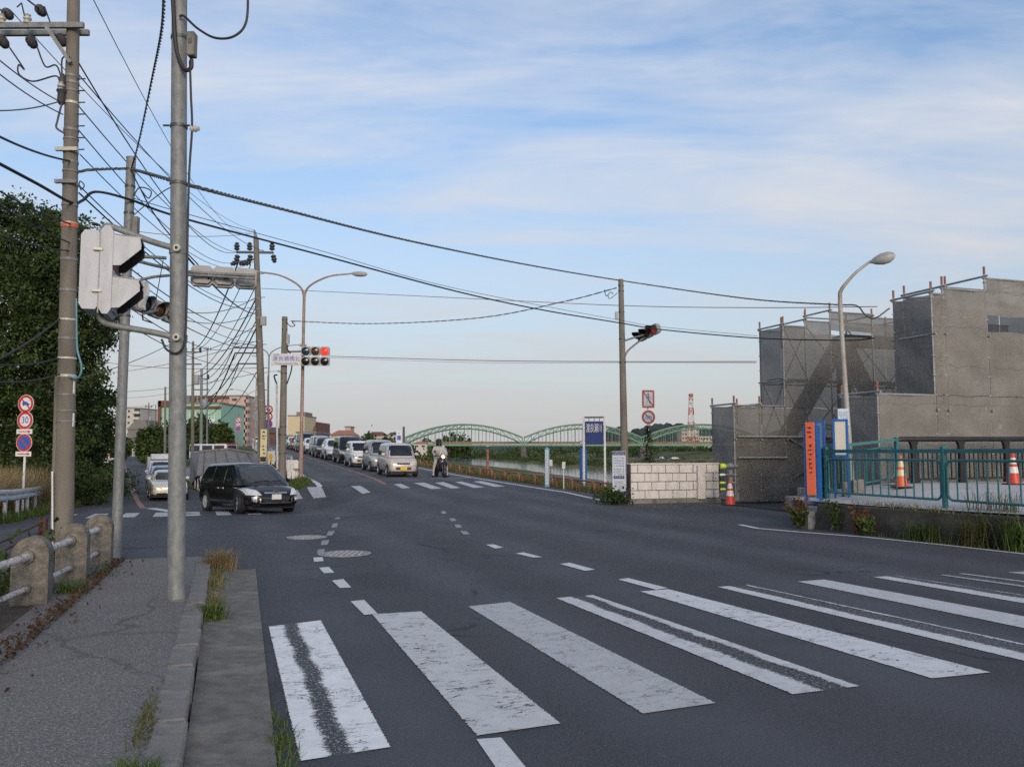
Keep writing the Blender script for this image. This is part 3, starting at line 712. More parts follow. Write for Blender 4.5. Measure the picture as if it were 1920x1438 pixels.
# pedestrian signal on the near pole
fx = Vector((DY, -DX, 0))                      # faces across the road
sg = T('pedestrian_signal', 'white two-lamp pedestrian signal seen from its side, bracketed to the near pole', 'signal', at(190, 590, 8.0), math.atan2(fx.y, fx.x))
mb = MB()
H0, H1 = -.02, .76
def shell(x0, x1, hw, z0, z1, c):
    poly = [(x0, z0 + c), (x0 + c * .6, z0), (x1 - c * .6, z0), (x1, z0 + c), (x1, z1 - c), (x1 - c * .6, z1), (x0 + c * .6, z1), (x0, z1 - c)]
    return MB().prism(poly, -hw, hw)
shell(-.17, .0, .20, H0 + .04, H1, .05).build('rear_case', m_sigw, sg, smooth=30)
shell(.0, .105, .215, H0, H1 + .05, .05).build('front_door', m_sigw, sg, smooth=30)
MB().box((-.005, 0, .38), (.012, .432, .80), bev=.004).build('seal', m_sigg, sg)
for z in (.19, .58): MB().box((-.02, -.218, z), (.085, .022, .028), bev=.006).build('latch', m_cream, sg)
for z, lm in ((.50, m_rust), (.10, m_sigg)):
    l = MB().box((.112, 0, z + .07), (.012, .32, .30), bev=.004).build('lamp_face', lm, sg)
    p_side = [(.105, .0), (.105, .30), (.33, .28), (.345, .22), (.345, .17), (.20, .03), (.17, .005)]
    hd = MB()
    for y in (-.20, .188): hd.prism([(a, b + z - .06) for a, b in p_side], y, y + .012)
    hd.box((.225, 0, z + .226), (.24, .4, .012), RAD(5), 'Y')
    hd.build('hood', m_sigw, sg)
    hi = MB()
    for y in (-.186, .176): hi.prism([(a * .985 + .003, b * .96 + z - .055) for a, b in p_side], y, y + .008)
    hi.box((.225, 0, z + .214), (.23, .36, .008), RAD(5), 'Y')
    hi.build('hood_lining', m_black, sg)
def arm(parent, pts, r, mat=None): return MB().tube(curve_pts(pts, 6), r, 12).build('arm', mat or m_steel, parent, smooth=True, world=True)
tw = Vector((0, 0, 0))
arm(P3.o, [at(345, 470, Y3 - .02), at(290, 455, 8.12), at(225, 431, 8.0), at(203, 424, 7.98), at(193, 432, 7.98), at(192, 450, 7.98)], .030)
arm(P3.o, [at(345, 637, Y3 - .02), at(290, 624, 8.12), at(222, 612, 8.0), at(198, 606, 7.98), at(188, 596, 7.98), at(187, 582, 7.98)], .030)
# vehicle signals on the slender pole, seen from behind
sv = T('traffic_signal', 'grey three-lamp traffic signal seen from behind, on a long arm', 'signal', at(420, 522, 14.0))
head(sv, (0, 0, 0), (0, 0, U_ANG + math.pi / 2), [m_lens_b, m_lens_a, m_lens_r], .345, 1.0, m_sigg, .12, .2)
for dx in (-.2, .12): MB().box((dx, -.24, -.05), (.09, .02, .04)).build('label_plate', m_black, sv)
arm(P2.o, [at(245, 486, Y2), at(300, 500, 12.8), at(365, 511, 13.6), at(478, 517, 13.75)], .026)
arm(P2.o, [at(243, 530, Y2), at(268, 524, 12.5), at(300, 518, 12.8), at(365, 516, 13.6), at(478, 523, 13.75)], .022)
arm(P2.o, [at(243, 481, Y2), at(280, 482, 12.5), at(311, 484, 12.7)], .026)
s4 = T('traffic_signal', 'grey traffic signal seen end-on beside the near steel pole', 'signal', at(298, 580, 12.9))
head(s4, (0, 0, 0), (RAD(4), RAD(10), RAD(62)), [m_lens_b, m_lens_a, m_lens_r], .33, .8, m_sigg, .13, .24)
MB().tube([at(306, 488, 12.7), at(290, 575, 12.88)], .007, 6).build('stay', m_steel_dk, s4, world=True)
MB().tube([at(262, 530, 12.4), at(268, 600, 12.6), at(285, 605, 12.85)], .012, 6).build('drop_cable', m_wire, s4, world=True)
MB().tube([at(268, 588, 12.55), at(298, 582, 12.9)], .022, 8).build('arm', m_steel, s4, world=True)
# thin plastic sheet flapping on the arm
vs = []; fs = []
for i in range(7):
    for j in range(4):
        p = at(262 + j * 5 + 4 * math.sin(i * .9), 528 + i * 9, 12.45 + .03 * math.sin(i + j)); vs.append(p)
for i in range(6):
    for j in range(3): fs.append((i * 4 + j, i * 4 + j + 1, i * 4 + j + 5, i * 4 + j + 4))
o = MB().add(vs, fs).build('plastic_sheet', m_sigw, smooth=True); tag(o, 'torn pale plastic sheet hanging from the signal arm', 'sheet')
sd_ = o.modifiers.new('thick', 'SOLIDIFY'); sd_.thickness = .006

# ------------------------------------------------------------------ far side: poles, lamps, the red signal
Y5 = 39.0
b5 = at(497, 872, Y5); b5.z = gxy(b5.x, b5.y)
P5 = Pole('utility_pole', 'tall concrete utility pole with crossarm and spike behind the road name sign', b5, at(480, 448, Y5), .20, .12, m_pole, 'concrete utility poles')
MB().tube([P5.t, at(477, 432, Y5)], [.1, .04], 10).build('spike', m_steel, P5.o, world=True)
MB().beam(at(443, 473, Y5), at(513, 474, Y5), .09, .1).build('crossarm', m_steel_dk, P5.o, world=True)
for px in (444, 468, 510): insul(P5.o, at(px, 470, Y5), (0, 0, 1), 2.2, m_ins_dk)
for px, dx in ((446, -.6), (512, .6), (470, -.4)): insul(P5.o, at(px, 478, Y5), (dx * .4, 0, -1), 2.2, m_ins_dk)
MB().beam(at(443, 492, Y5), at(478, 486, Y5), .07, .07).build('crossarm', m_steel_dk, P5.o, world=True)
for px in (446, 462, 470): insul(P5.o, at(px, 492, Y5), (-.7, 0, -.2), 2.0, m_ins_dk)
for py in (560, 580, 597, 640, 665, 690, 720, 750): P5.band(zpx(py, Y5), .07, m_steel)
MB().box(at(494, 602, Y5 - .2), (.22, .2, .4)).build('service_box', m_sigg, P5.o, world=True)
for py in range(470, 700, 22):
    p = P5.at(zpx(py, Y5)); s = 1 if (py // 22) % 2 else -1
    MB().tube([p, p + Vector((s * .34, -.05, 0))], .015, 5).build('step_bolt', m_steel_dk, P5.o, world=True)
for py, x0, x1 in ((652, 437, 482), (662, 440, 484), (682, 447, 486)):
    MB().tube([at(x0, py, Y5), at(x1, py, Y5)], .035, 6).build('cable_arm', m_steel_dk, P5.o, world=True)
def scribble(parent, w, h, rows, cols, mat, loc, rot=0.0, y=-.006, seed=1, fill=.6, name='lettering'):
    r = random.Random(seed); mb = MB()
    for i in range(rows):
        for j in range(cols):
            if r.random() > .93: continue
            cw_, ch = w / cols, h / rows; cx = -w / 2 + (j + .5) * cw_; cz = h / 2 - (i + .5) * ch
            for k in range(3):
                a = r.random() < .5
                sx, sz = (cw_ * fill * r.uniform(.5, .95), ch * .13) if a else (cw_ * .13, ch * fill * r.uniform(.5, .95))
                mb.box((cx + r.uniform(-.15, .15) * cw_, y, cz + r.uniform(-.18, .18) * ch), (sx, .004, sz))
    o = mb.build(name, mat, parent); o.location = loc; o.rotation_euler = (0, 0, rot); o['kind'] = 'stuff'; return o
m_ysign = M('pole_sign_yellow', (.62, .55, .33), .5)
sgn = T('pole_sign', 'tall pale yellow sign strapped upright to the utility pole', 'sign', at(494, 838, Y5 - .25))
MB().box((0, 0, .05), (.30, .03, 1.5), bev=.01).build('plate', m_ysign, sgn)
scribble(sgn, .26, 1.1, 7, 1, m_black, (0, -.018, .2), seed=5)
MB().box((0, -.018, -.55), (.26, .006, .22)).build('panel', m_black, sgn)
Y4 = 38.0
b4 = at(529, 892, Y4); b4.z = gxy(b4.x, b4.y)
P4 = Pole('signal_pole', 'short concrete pole carrying the red signal and the road name sign', b4, at(534, 594, Y4), .17, .12, m_pole)
for py in (600, 618, 800, 815, 850, 700): P4.band(zpx(py, Y4), .05, m_steel_dk)
MB().box(at(540, 636, Y4 - .12), (.12, .14, .42)).build('terminal_box', m_sigg, P4.o, world=True)
loose(P4.o, [(540, 647), (539, 655), (545, 665), (547, 690), (538, 720)], Y4 - .15, .03)
loose(P4.o, [(536, 603), (545, 612), (553, 610), (548, 604), (560, 602)], Y4 - .1, .02)
arm(P4.o, [at(534, 660, Y4), at(570, 659, Y4), at(612, 662, Y4)], .045); arm(P4.o, [at(534, 682, Y4), at(570, 680, Y4), at(612, 676, Y4)], .045)
st = T('traffic_signal', 'six-lamp traffic signal showing red over three dark lamps', 'signal', at(591, 668, Y4 - .2))
head(st, (0, 0, .225), (RAD(6), 0, RAD(4)), [m_lens_b, m_lens_a, m_lit], .42, 1.0, m_sigg, .14, .14)
head(st, (0, 0, -.225), (RAD(6), 0, RAD(4)), [m_lens_k] * 3, .42, 1.0, m_sigg, .14, .14)
nm = T('road_name_sign', 'white road name sign with blue characters beside the red signal', 'sign', at(537, 674, Y4 - .28), RAD(4))
MB().box((0, 0, 0), (1.30, .04, .52), bev=.012).build('plate', M('name_plate', (.60, .58, .60), .45, var=.05), nm)
MB().ring(.0, .001, 0, .001, 3).v
text('渡良瀬橋北', .235, m_blue, nm, (0, -.024, .02), sx=1.03, ex=.002); text('Watarasebashi kita', .125, m_navy, nm, (0, -.024, -.18), sx=1.06, ex=.002); text('足利市', .085, m_navy, nm, (-.44, -.024, .20), ex=.002)
# street lamps with two curved arms
m_lampglass = M('lamp_bowl', (.45, .46, .45), .25, var=.06)
def cobra(parent, p, d, s=1.0):
    """lamp head at p pointing along d (horizontal)"""
    d = Vector((d[0], d[1], 0)).normalized(); q = Vector((-d.y, d.x, 0)); vs = []; fs = []
    prof = [(0, .03, .03), (.08, .06, .06), (.22, .12, .09), (.42, .15, .10), (.6, .11, .08), (.68, .03, .03)]
    for nm_, mt, sg_ in (('lamp_shade', m_sigg, 1), ('lamp_bowl', m_lampglass, -1)):
        vs = []; fs = []; m = 8
        for x, w, h in prof:
            for j in range(m + 1):
                a = math.pi * j / m; vs.append(p + d * x * s + q * (w * math.cos(a) * s) + Vector((0, 0, sg_ * h * math.sin(a) * s * (1 if sg_ > 0 else 1.1 if x > .15 else .4))))
        for i in range(len(prof) - 1):
            for j in range(m): fs.append((i * 9 + j, i * 9 + j + 1, (i + 1) * 9 + j + 1, (i + 1) * 9 + j))
        MB().add(vs, fs).build(nm_, mt, parent, smooth=True, world=True)
def twin_lamp(base, h, reach, label, mat, dirv, group='twin-armed street lamps on the embankment', r=.085, zf=None):
    t = T('street_lamp', label, 'street lamp', base, group=group)
    fork = base + Vector((0, 0, h * .86))
    MB().tube([base - Vector((0, 0, .2)), base + Vector((0, 0, 1.2)), base + Vector((0, 0, 1.3)), fork], [r * 1.15, r * 1.1, r * .95, r * .75], 14).build('shaft', mat, t, smooth=True, world=True)
    MB().box(base + Vector((0, 0, .8)), (r * 1.2, r * 2.6, .35)).build('hatch', mat, t, world=True)
    d = Vector(dirv).normalized()
    for s in (-1, 1):
        pts = [fork + d * (s * a * reach) + Vector((0, 0, b * h)) for a, b in ((0, -.02), (.06, .024), (.25, .058), (.55, .086), (.95, .098))]
        MB().tube(curve_pts(pts, 5), [r * .62 - r * .22 * k / 20 for k in range(21)], 10).build('arm', mat, t, smooth=True, world=True)
        cobra(t, pts[-1], d * s, 1.15)
    return t
b = at(563.5, 901, 38.4); b.z = gxy(b.x, b.y)
twin_lamp(b, 9.8, 2.15, 'rusty pink twin-armed street lamp right beside the red signal', m_lamp_pole, (1, .1, 0))
for u, lb in ((74, 'grey twin-armed street lamp just behind the road name sign pole'), (107, 'smaller twin-armed street lamp farther up the embankment road'), (150, 'farthest small twin-armed street lamp up the embankment')):
    twin_lamp(G(u, 3.15), 9.9, 2.4, lb, m_steel if u == 74 else m_lamp_pole, (1, .25, 0))
# slim posts, guard boards and grass tip furniture
t = T('marker_post', 'thin white post with a looped cable beside the short concrete pole', 'post', at(518, 880, 40))
MB().tube([at(520, 880, 40), at(519, 720, 40)], .05, 10).build('shaft', m_white, t, world=True)
MB().tube(curve_pts([at(519, 720, 40), at(514, 705, 40), at(520, 703, 40)]), .035, 8).build('head', m_black, t, world=True)
t = T('marker_post', 'thin grey steel post standing left of the white marker post', 'post', at(503, 874, 41.5))
MB().tube([at(503, 876, 41.5), at(503, 705, 41.5)], .045, 10).build('shaft', m_steel, t, world=True)
m_gy = M('guide_yellow', (.70, .42, .03), .5)
t = T('arrow_board', 'white board with yellow arrow low beside the concrete pole', 'sign', at(508, 862, 40.5))
MB().box((0, 0, .1), (.36, .05, .62), bev=.015).build('plate', m_white, t); MB().prism([(-.07, -.1), (.07, -.1), (.07, .15), (.12, .15), (0, .34), (-.12, .15), (-.07, .15)], -.034, -.026).build('arrow', m_gy, t)
MB().box((0, 0, -.35), (.06, .05, .5)).build('leg', m_steel, t)
t = T('barrier_boards', 'leaning white barrier boards under the twin lamp', 'barrier', at(547, 895, 38.6))
for k, (px, lean) in enumerate(((541, -.12), (549, -.14), (556, -.1))):
    MB().box(at(px, 880, 38.6 + k * .1), (.17, .05, .85), Matrix.Rotation(lean, 3, 'Y'), bev=.01).build('board', m_white, t, world=True)
MB().box(at(557, 872, 38.5), (.34, .06, .34), bev=.02).build('panel', m_white, t, world=True)
MB().box(at(549, 865, 38.75), (.75, .05, .06)).build('rail', m_white, t, world=True)

# ------------------------------------------------------------------ signs
def disc(parent, cx, cz, r, name, mat, y0, y1, n=36): return MB().lathe([(r, y0), (r, y1)], n, 'Y', (cx, 0, cz)).build(name, mat, parent)
def round_sign(parent, cz, r, kind, m_red=m_red, m_signw=m_signw):
    s = bpy.data.objects.new('sign_plate', None); s.location = (0, 0, cz); link(s, parent)
    disc(s, 0, 0, r, 'plate', m_signw, 0, .012)
    if kind == 'parking':
        disc(s, 0, 0, r * .95, 'border', m_red, -.004, -.001); disc(s, 0, 0, r * .72, 'field', m_blue, -.008, -.005)
        MB().box((0, -.010, 0), (r * 1.5, .004, r * .16), RAD(45), 'Y').build('slash', m_red, s)
    else:
        MB().ring(r * .68, r * .95, -.005, -.001, 40).build('border', m_red, s)
        if kind == '30': text('30', r * 1.05, m_blue, s, (0, -.006, 0), sx=.9)
        else:
            MB().box((0, -.004, 0), (r * 1.45, .004, r * .15), RAD(45), 'Y').build('slash', m_red, s)
            if kind == 'truck':
                MB().prism([(-.42 * r, -.1 * r), (.05 * r, -.1 * r), (.05 * r, .26 * r), (-.42 * r, .22 * r)], -.012, -.007).build('truck_box', m_blue, s)
                MB().prism([(.05 * r, -.1 * r), (.48 * r, -.12 * r), (.48 * r, .02 * r), (.3 * r, .06 * r), (.2 * r, .2 * r), (.05 * r, .2 * r)], -.012, -.007).build('truck_cab', m_blue, s)
                for x in (-.25, .3): disc(s, x * r, -.13 * r, .09 * r, 'truck_wheel', m_navy, -.012, -.007, 14)
            if kind == 'bike':
                for x in (-.26, .26): MB().ring(.17 * r, .23 * r, -.012, -.007, 20, (x * r, -.1 * r)).build('bicycle_wheel', m_blue, s)
                mb = MB()
                for p, q in (((-.26, -.1), (-.05, .2)), ((-.05, .2), (.2, .2)), ((.2, .25), (.26, -.1)), ((-.05, .2), (.05, -.1)), ((.05, -.1), (-.26, -.1)), ((.05, -.1), (.2, .2)), ((.14, .34), (.26, .3))):
                    mb.beam((p[0] * r, -.0095, p[1] * r), (q[0] * r, -.0095, q[1] * r), .005, .05 * r, (0, 1, 0))
                mb.build('bicycle_frame', m_blue, s)
    return s
YS = 28.0
bs = at(40, 940, YS); bs.z = gxy(bs.x, bs.y)
sp = T('sign_post', 'white post with no-truck, 30 limit and no-parking round signs', 'sign', bs, RAD(-12))
zz = lambda py: zpx(py, YS) - bs.z
MB().tube([(0, .06, -.1), (0, .06, zz(742))], .038, 12).build('post', m_white, sp, smooth=True)
round_sign(sp, zz(757), .30, 'truck'); round_sign(sp, zz(788), .30, '30'); round_sign(sp, zz(830), .30, 'parking')
for py in (809, 851):
    MB().box((-.01, .005, zz(py)), (.60, .014, .16), bev=.004).build('arrow_plate', m_signw, sp)
    MB().prism([(-.22, -.014), (.14, -.014), (.14, -.045), (.24, 0), (.14, .045), (.14, .014), (-.22, .014)], -.010, -.005).build('arrow', m_red, sp).location = (0, 0, zz(py))
# pedestrians / cyclists prohibited, behind the block wall
YB = 37.0
m_signw2 = M('shaded_sign_white', (.40, .43, .47), .5, var=.1)  # sign white darkened to grey-blue: shade on these plates put into the colour
m_red2 = M('shaded_sign_red', (.26, .035, .035), .5, var=.15)  # sign red deepened the same way, shade painted in
bb = at(1217, 872, YB); bb.z = gxy(bb.x, bb.y)
sp2 = T('sign_post', 'post with no-pedestrian and no-cycling signs behind the block wall', 'sign', bb, RAD(9))
zz = lambda py: zpx(py, YB) - bb.z
MB().tube([(0, .06, -.2), (0, .06, zz(735))], .04, 12).build('post', m_whiterust, sp2, smooth=True)
ps = bpy.data.objects.new('sign_plate', None); ps.location = (0, 0, zz(748)); link(ps, sp2)
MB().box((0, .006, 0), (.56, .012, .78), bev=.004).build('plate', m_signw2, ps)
mb = MB()
for c, s_ in (((0, -.003, .345), (.52, .005, .07)), ((0, -.003, -.345), (.52, .005, .07)), ((-.24, -.0035, 0), (.07, .005, .62)), ((.24, -.0035, 0), (.07, .005, .62))): mb.box(c, s_)
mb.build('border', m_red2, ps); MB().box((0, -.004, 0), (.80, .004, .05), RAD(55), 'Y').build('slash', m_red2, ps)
disc(ps, 0, .2, .05, 'figure_head', m_blue, -.014, -.009, 14)
mb = MB()
for p, q, w in (((0, .14), (0, -.02), .09), ((0, .12), (-.12, .0), .04), ((0, .12), (.11, .02), .04), ((0, -.02), (-.10, -.22), .05), ((0, -.02), (.09, -.22), .05)): mb.beam((p[0], -.0115, p[1]), (q[0], -.0115, q[1]), .004, w, (0, 1, 0))
mb.build('figure_body', m_blue, ps)
scribble(ps, .26, .07, 1, 4, m_blue, (0, -.002, -.28), seed=4)
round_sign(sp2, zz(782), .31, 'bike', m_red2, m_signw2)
# more round signs seen among the far poles
def far_sign(px, pys, y, label, back=False):
    b = at(px, 860, y); b.z = gxy(b.x, b.y); t = T('sign_post', label, 'sign', b)
    MB().tube([(0, .06, -.2), (0, .06, zpx(pys[0] - 12, y) - b.z)], .045, 10).build('post', m_rust if not back else m_steel, t)
    for i, py in enumerate(pys):
        if back: disc(t, 0, zpx(py, y) - b.z, .34, 'sign_back', m_sigg, 0, .015)
        else: round_sign(t, zpx(py, y) - b.z, .31, ('truck', 'bike', 'parking')[i])
far_sign(501, (768, 781, 795), 55, 'three small red round signs half hidden by the concrete pole')
far_sign(445, (788, 796, 804), 95, 'three tiny round signs on an orange post before the pink flats')
far_sign(483, (752, 779), 50, 'grey backs of two round signs left of the concrete pole', True)

# ------------------------------------------------------------------ right-hand pole with the side-on signal
YR = 27.0
b6 = at(1172, 880, YR); b6.z = gxy(b6.x, b6.y)
P6 = Pole('signal_pole', 'square-topped grey concrete pole rising behind the white block wall', b6, at(1164, 524, YR), .13, .082, m_pole)
for py in (536, 546, 585, 636, 680): P6.band(zpx(py, YR), .04, m_steel_dk)
MB().box(at(1156, 592, YR - .1), (.09, .12, .24)).build('terminal_box', m_sigg, P6.o, world=True)
s6 = T('traffic_signal', 'traffic signal seen side-on with black hoods on the right concrete pole', 'signal', at(1213, 624, YR + .3))
head(s6, (0, 0, 0), (RAD(8), RAD(-12), RAD(-58)), [m_lens_b, m_lens_a, emit('lens_red_dim', (.5, .04, .03), .12)], .36, .92, m_sigg, .14, .34)
for c_ in s6.children[0].children:
    if c_.name.startswith('hood'): c_.data.materials.clear(); c_.data.materials.append(m_black)
arm(P6.o, [at(1168, 640, YR), at(1186, 634, YR + .1), at(1210, 627, YR + .4)], .03)
arm(P6.o, [at(1172, 680, YR), at(1172, 668, YR), at(1180, 655, YR + .1), at(1205, 635, YR + .35)], .03)
loose(P6.o, [(1133, 543), (1137, 555), (1145, 548), (1150, 552)], YR - .05, .012); loose(P6.o, [(1140, 553), (1142, 560), (1150, 556), (1158, 549)], YR - .05, .01)

# ------------------------------------------------------------------ overhead wires
def wire(p0, p1, sag, r, label, group=None, mat=None, n=20):
    p0, p1 = Vector(p0), Vector(p1)
    pts = [p0 + (p1 - p0) * (k / n) - Vector((0, 0, sag * 4 * (k / n) * (1 - k / n))) for k in range(n + 1)]
    o = MB().tube(pts, r, 6).build('overhead_wire', mat or m_wire, smooth=True); return tag(o, label, 'wire', group)
def pwire(pts, r, label, group=None, mat=None, n=6, twist=0.0, strands=1):
    """wire through (px, py, depth) points"""
    P = curve_pts([at(*q) for q in pts], n)
    if strands > 1:                                   # lashed bundle: several strands wound round each other
        mb = MB(); Q = []
        for a, b in zip(P[:-1], P[1:]):
            k = max(1, int((b - a).length / (twist / 8)))
            Q += [a + (b - a) * (i / k) for i in range(k)]
        Q.append(P[-1]); dist = 0.0; paths = [[] for _ in range(strands)]
        for i, p in enumerate(Q):
            t = (Q[min(i + 1, len(Q) - 1)] - Q[max(0, i - 1)]).normalized(); a = t.cross(Vector((0, 0, 1))).normalized(); b = a.cross(t)
            if i: dist += (p - Q[i - 1]).length
            for s in range(strands):
                w = 2 * math.pi * (dist / twist + s / strands); paths[s].append(p + (a * math.cos(w) + b * math.sin(w)) * r * .75)
        for s in range(strands): mb.tube(paths[s], r * .62, 5)
        o = mb.build('overhead_wire', mat or m_wire, smooth=True)
    else: o = MB().tube(P, r, 6).build('overhead_wire', mat or m_wire, smooth=True)
    return tag(o, label, 'wire', group)
pwire([(148, 322, 11.5), (180, 318, 11.7), (245, 318, 12.3), (338, 343, 8.3), (520, 390, 11.5), (760, 450, 17), (980, 495, 22.5), (1163, 526, 27), (1400, 560, 25), (1560, 571, 22.5), (1605, 573, 22), (1622, 590, 22), (1640, 597, 22), (1668, 578, 22)], .017, 'thick lashed cable bundle sweeping right from the near poles to the scaffolding', None, M('grey_bundle', (.12, .115, .11), .6), 6, .5, 3)
pwire([(-30, 292, 9.5), (70, 345, 10.5), (133, 380, 11.4), (155, 376, 11.6), (180, 360, 11.8), (245, 375, 12.2), (345, 410, 13.4), (600, 478, 17.5), (850, 545, 21), (1010, 580, 23.5), (1165, 606, 26), (1240, 618, 26.2), (1420, 634, 25), (1585, 638, 23.5), (1640, 634, 23)], .02, 'thick black cable passing below the lashed bundle to the scaffolding', None, None, 8)
pwire([(250, 372, 12.2), (345, 400, 13.4), (600, 470, 17.5), (850, 540, 21), (1165, 601, 26), (1240, 613, 26.2), (1420, 630, 25)], .006, 'thin messenger wire just above the thick black cable', None, None, 8)
pwire([(490, 541, 39), (800, 556, 34), (1163, 573, 29), (1420, 577, 25), (1645, 575, 22.5)], .012, 'thin straight wire crossing the whole sky below the cable bundle', None, m_wire_g, 6)
pwire([(545, 602, 38), (700, 607, 35), (900, 596, 31), (1060, 565, 28.5), (1156, 540, 27)], .017, 'sagging wavy cable between the short pole and the right concrete pole', None, m_wire_g, 6, .8, 2)
pwire([(618, 668, 38), (900, 676, 32), (1165, 678, 28), (1418, 678, 25.2)], .014, 'level double cable running from the red signal to the scaffolding', None, m_wire_g, 6)
pwire([(618, 671, 38), (900, 680, 32), (1165, 680, 28), (1418, 680.5, 25.2)], .006, 'level double cable running from the red signal to the scaffolding', None, m_wire_g, 6)
for o in list(COL.objects)[-2:]: o['group'] = 'double cable'
pwire([(309, -30, 5.5), (303, 60, 7), (285, 150, 9), (262, 260, 11), (246, 320, 12.3)], .011, 'twisted black cable dropping from overhead to the slender pole', None, None, 8, .28, 2)
pwire([(246, 320, 12.25), (262, 352, 12.3), (278, 372, 12.3), (283, 358, 12.3), (262, 352, 12.2), (250, 368, 12.2)], .009, 'loose loop of cable at the top of the slender pole')
pwire([(262, 352, 12.3), (285, 395, 12.6), (318, 440, 13.2), (372, 497, 14)], .010, 'slack cable from the slender pole to the signal seen from behind')
pwire([(338, 345, 8.2), (305, 360, 8.6), (255, 400, 9.5), (232, 425, 8.2)], .006, 'pale stay wire from the near pole to the pedestrian signal arm', None, m_steel)
g = 'power lines between the near and far utility poles'; lb = 'thin power line running from the near utility pole to the far one'
for a, b_, sag, r in (((20, 20), (478, 432), .6, .007), ((147, 118), (446, 472), .9, .012), ((147, 140), (512, 474), .6, .009), ((148, 200), (470, 472), .7, .009), ((148, 245), (448, 490), .7, .009), ((150, 290), (470, 492), .8, .008), ((150, 350), (480, 560), .7, .009), ((148, 362), (480, 575), .6, .012), ((140, 420), (480, 620), .5, .012), ((140, 430), (482, 640), .5, .009), ((140, 500), (440, 652), .5, .010), ((140, 480), (480, 652), .4, .012), ((140, 545), (447, 682), .4, .009)):
    wire(at(a[0], a[1], Y1), at(b_[0], b_[1], Y5), sag, r, lb, g)
g = 'power lines reaching the near pole from behind the camera'; lb = 'power line entering the picture and ending at the near utility pole'
for a, b_, r in (((-40, -25), (10, 22), .012), ((-10, -75), (72, 15), .012), ((-60, 62), (120, 195), .008), ((-60, 90), (118, 215), .008), ((-60, 205), (110, 191), .009), ((-60, 225), (130, 302), .014), ((-60, 320), (132, 420), .010), ((-60, 340), (130, 455), .010), ((-60, 415), (128, 470), .010), ((-60, 700), (112, 598), .012), ((-60, 678), (110, 672), .011), ((-60, 712), (112, 702), .011)):
    y0 = 8.5; wire(at(a[0], a[1], y0), at(b_[0], b_[1], Y1 - .1), .06, r, lb, g, m_wire if r > .0095 else m_wire_g)
wire(at(165, -20, 9), at(474, 432, Y5), 1.0, .006, 'single high wire crossing the sky between the two near poles', None, m_wire_g)
wire(at(230, 430, 30), at(472, 438, Y5), .2, .012, 'faint wire leaving the far pole spike to the left', None, m_wire_g)
wire(at(345, 475, 15), at(478, 588, Y5), .25, .02, 'slack black cable from the signal arm to the far pole')
g = 'cables fanning down the side road'; lb = 'cable running down the side road from the far concrete pole'
for i, (px, py, q, qy) in enumerate(((446, 494, 362, 655), (470, 497, 368, 655), (478, 540, 362, 700), (480, 560, 370, 705), (480, 575, 374, 715), (481, 600, 380, 720), (482, 612, 384, 745), (484, 640, 378, 760), (437, 655, 362, 745), (440, 664, 372, 765), (447, 684, 384, 775), (486, 690, 386, 790))):
    wire(at(px, py, Y5), at(q, qy, 74), .9, .022 if i % 3 else .035, lb, g, m_wire_g if i % 3 else m_wire)
g = 'faint wires over the side road'; lb = 'faint wire crossing above the side road'
for a, b_, y0, y1 in (((100, 720), (345, 630), 30, 45), ((150, 672), (480, 690), 60, 45), ((190, 700), (480, 640), 70, 42), ((190, 735), (480, 700), 70, 50), ((205, 745), (350, 730), 80, 80), ((205, 762), (350, 748), 80, 80), ((345, 665), (480, 610), 55, 42), ((345, 585), (482, 556), 30, 40), ((345, 600), (482, 585), 30, 40)):
    wire(at(*a, y0), at(*b_, y1), .3, .016, lb, g, m_wire_g)
# utility poles down the side road
def far_pole(px, top, base, y, label, arms=True, r=.15, mat=None):
    b = at(px - 1, base, y); b.z = gxy(b.x, b.y); P = Pole('utility_pole', label, b, at(px, top, y), r, r * .6, mat or m_pole, 'concrete utility poles')
    if arms:
        for dz in (.9, 1.9): MB().beam(P.at(P.t.z - dz) + Vector((-.7, 0, 0)), P.at(P.t.z - dz) + Vector((.7, 0, 0)), .09, .1).build('crossarm', m_steel_dk, P.o, world=True)
        for k in (-.6, 0, .6): insul(P.o, P.at(P.t.z - .85) + Vector((k, 0, 0)), (0, 0, 1), 2, m_ins_dk)
        MB().lathe([(.2, -.4), (.24, -.3), (.24, .3), (.2, .4)], 14, c=P.at(P.t.z - 3.2) + Vector((.34, -.1, 0))).build('transformer', m_sigg, P.o, smooth=True, world=True)
    return P
far_pole(362, 640, 885, 70, 'thin spired utility pole just right of the near steel pole')
far_pole(378, 692, 870, 78, 'second thin pole right of the near steel pole, with brackets', True, .17, m_steel)
far_pole(389, 652, 870, 82, 'slender antenna mast right of the paired thin poles', False, .09, m_steel)
far_pole(310, 725, 880, 85, 'bare wooden-looking pole left of the near steel pole', False, .14)
far_pole(279, 755, 860, 170, 'distant utility pole with dense crossarms over the side road bend', True, .18)
far_pole(292, 760, 860, 190, 'distant slim utility pole beside the dense one', False, .15)
far_pole(206, 790, 870, 120, 'thin grey pole at the shady edge of the side road', False, .1, m_steel)
t = T('antenna', 'television antenna on a tall mast above the green building', 'antenna', at(389, 655, 82))
MB().tube([at(381, 654, 82), at(397, 656, 82)], .03, 6).build('boom', m_steel, t, world=True)
for px in (383, 387, 391, 395): MB().tube([at(px, 650, 82.0), at(px, 659, 82.0)], .02, 5).build('element', m_steel, t, world=True)
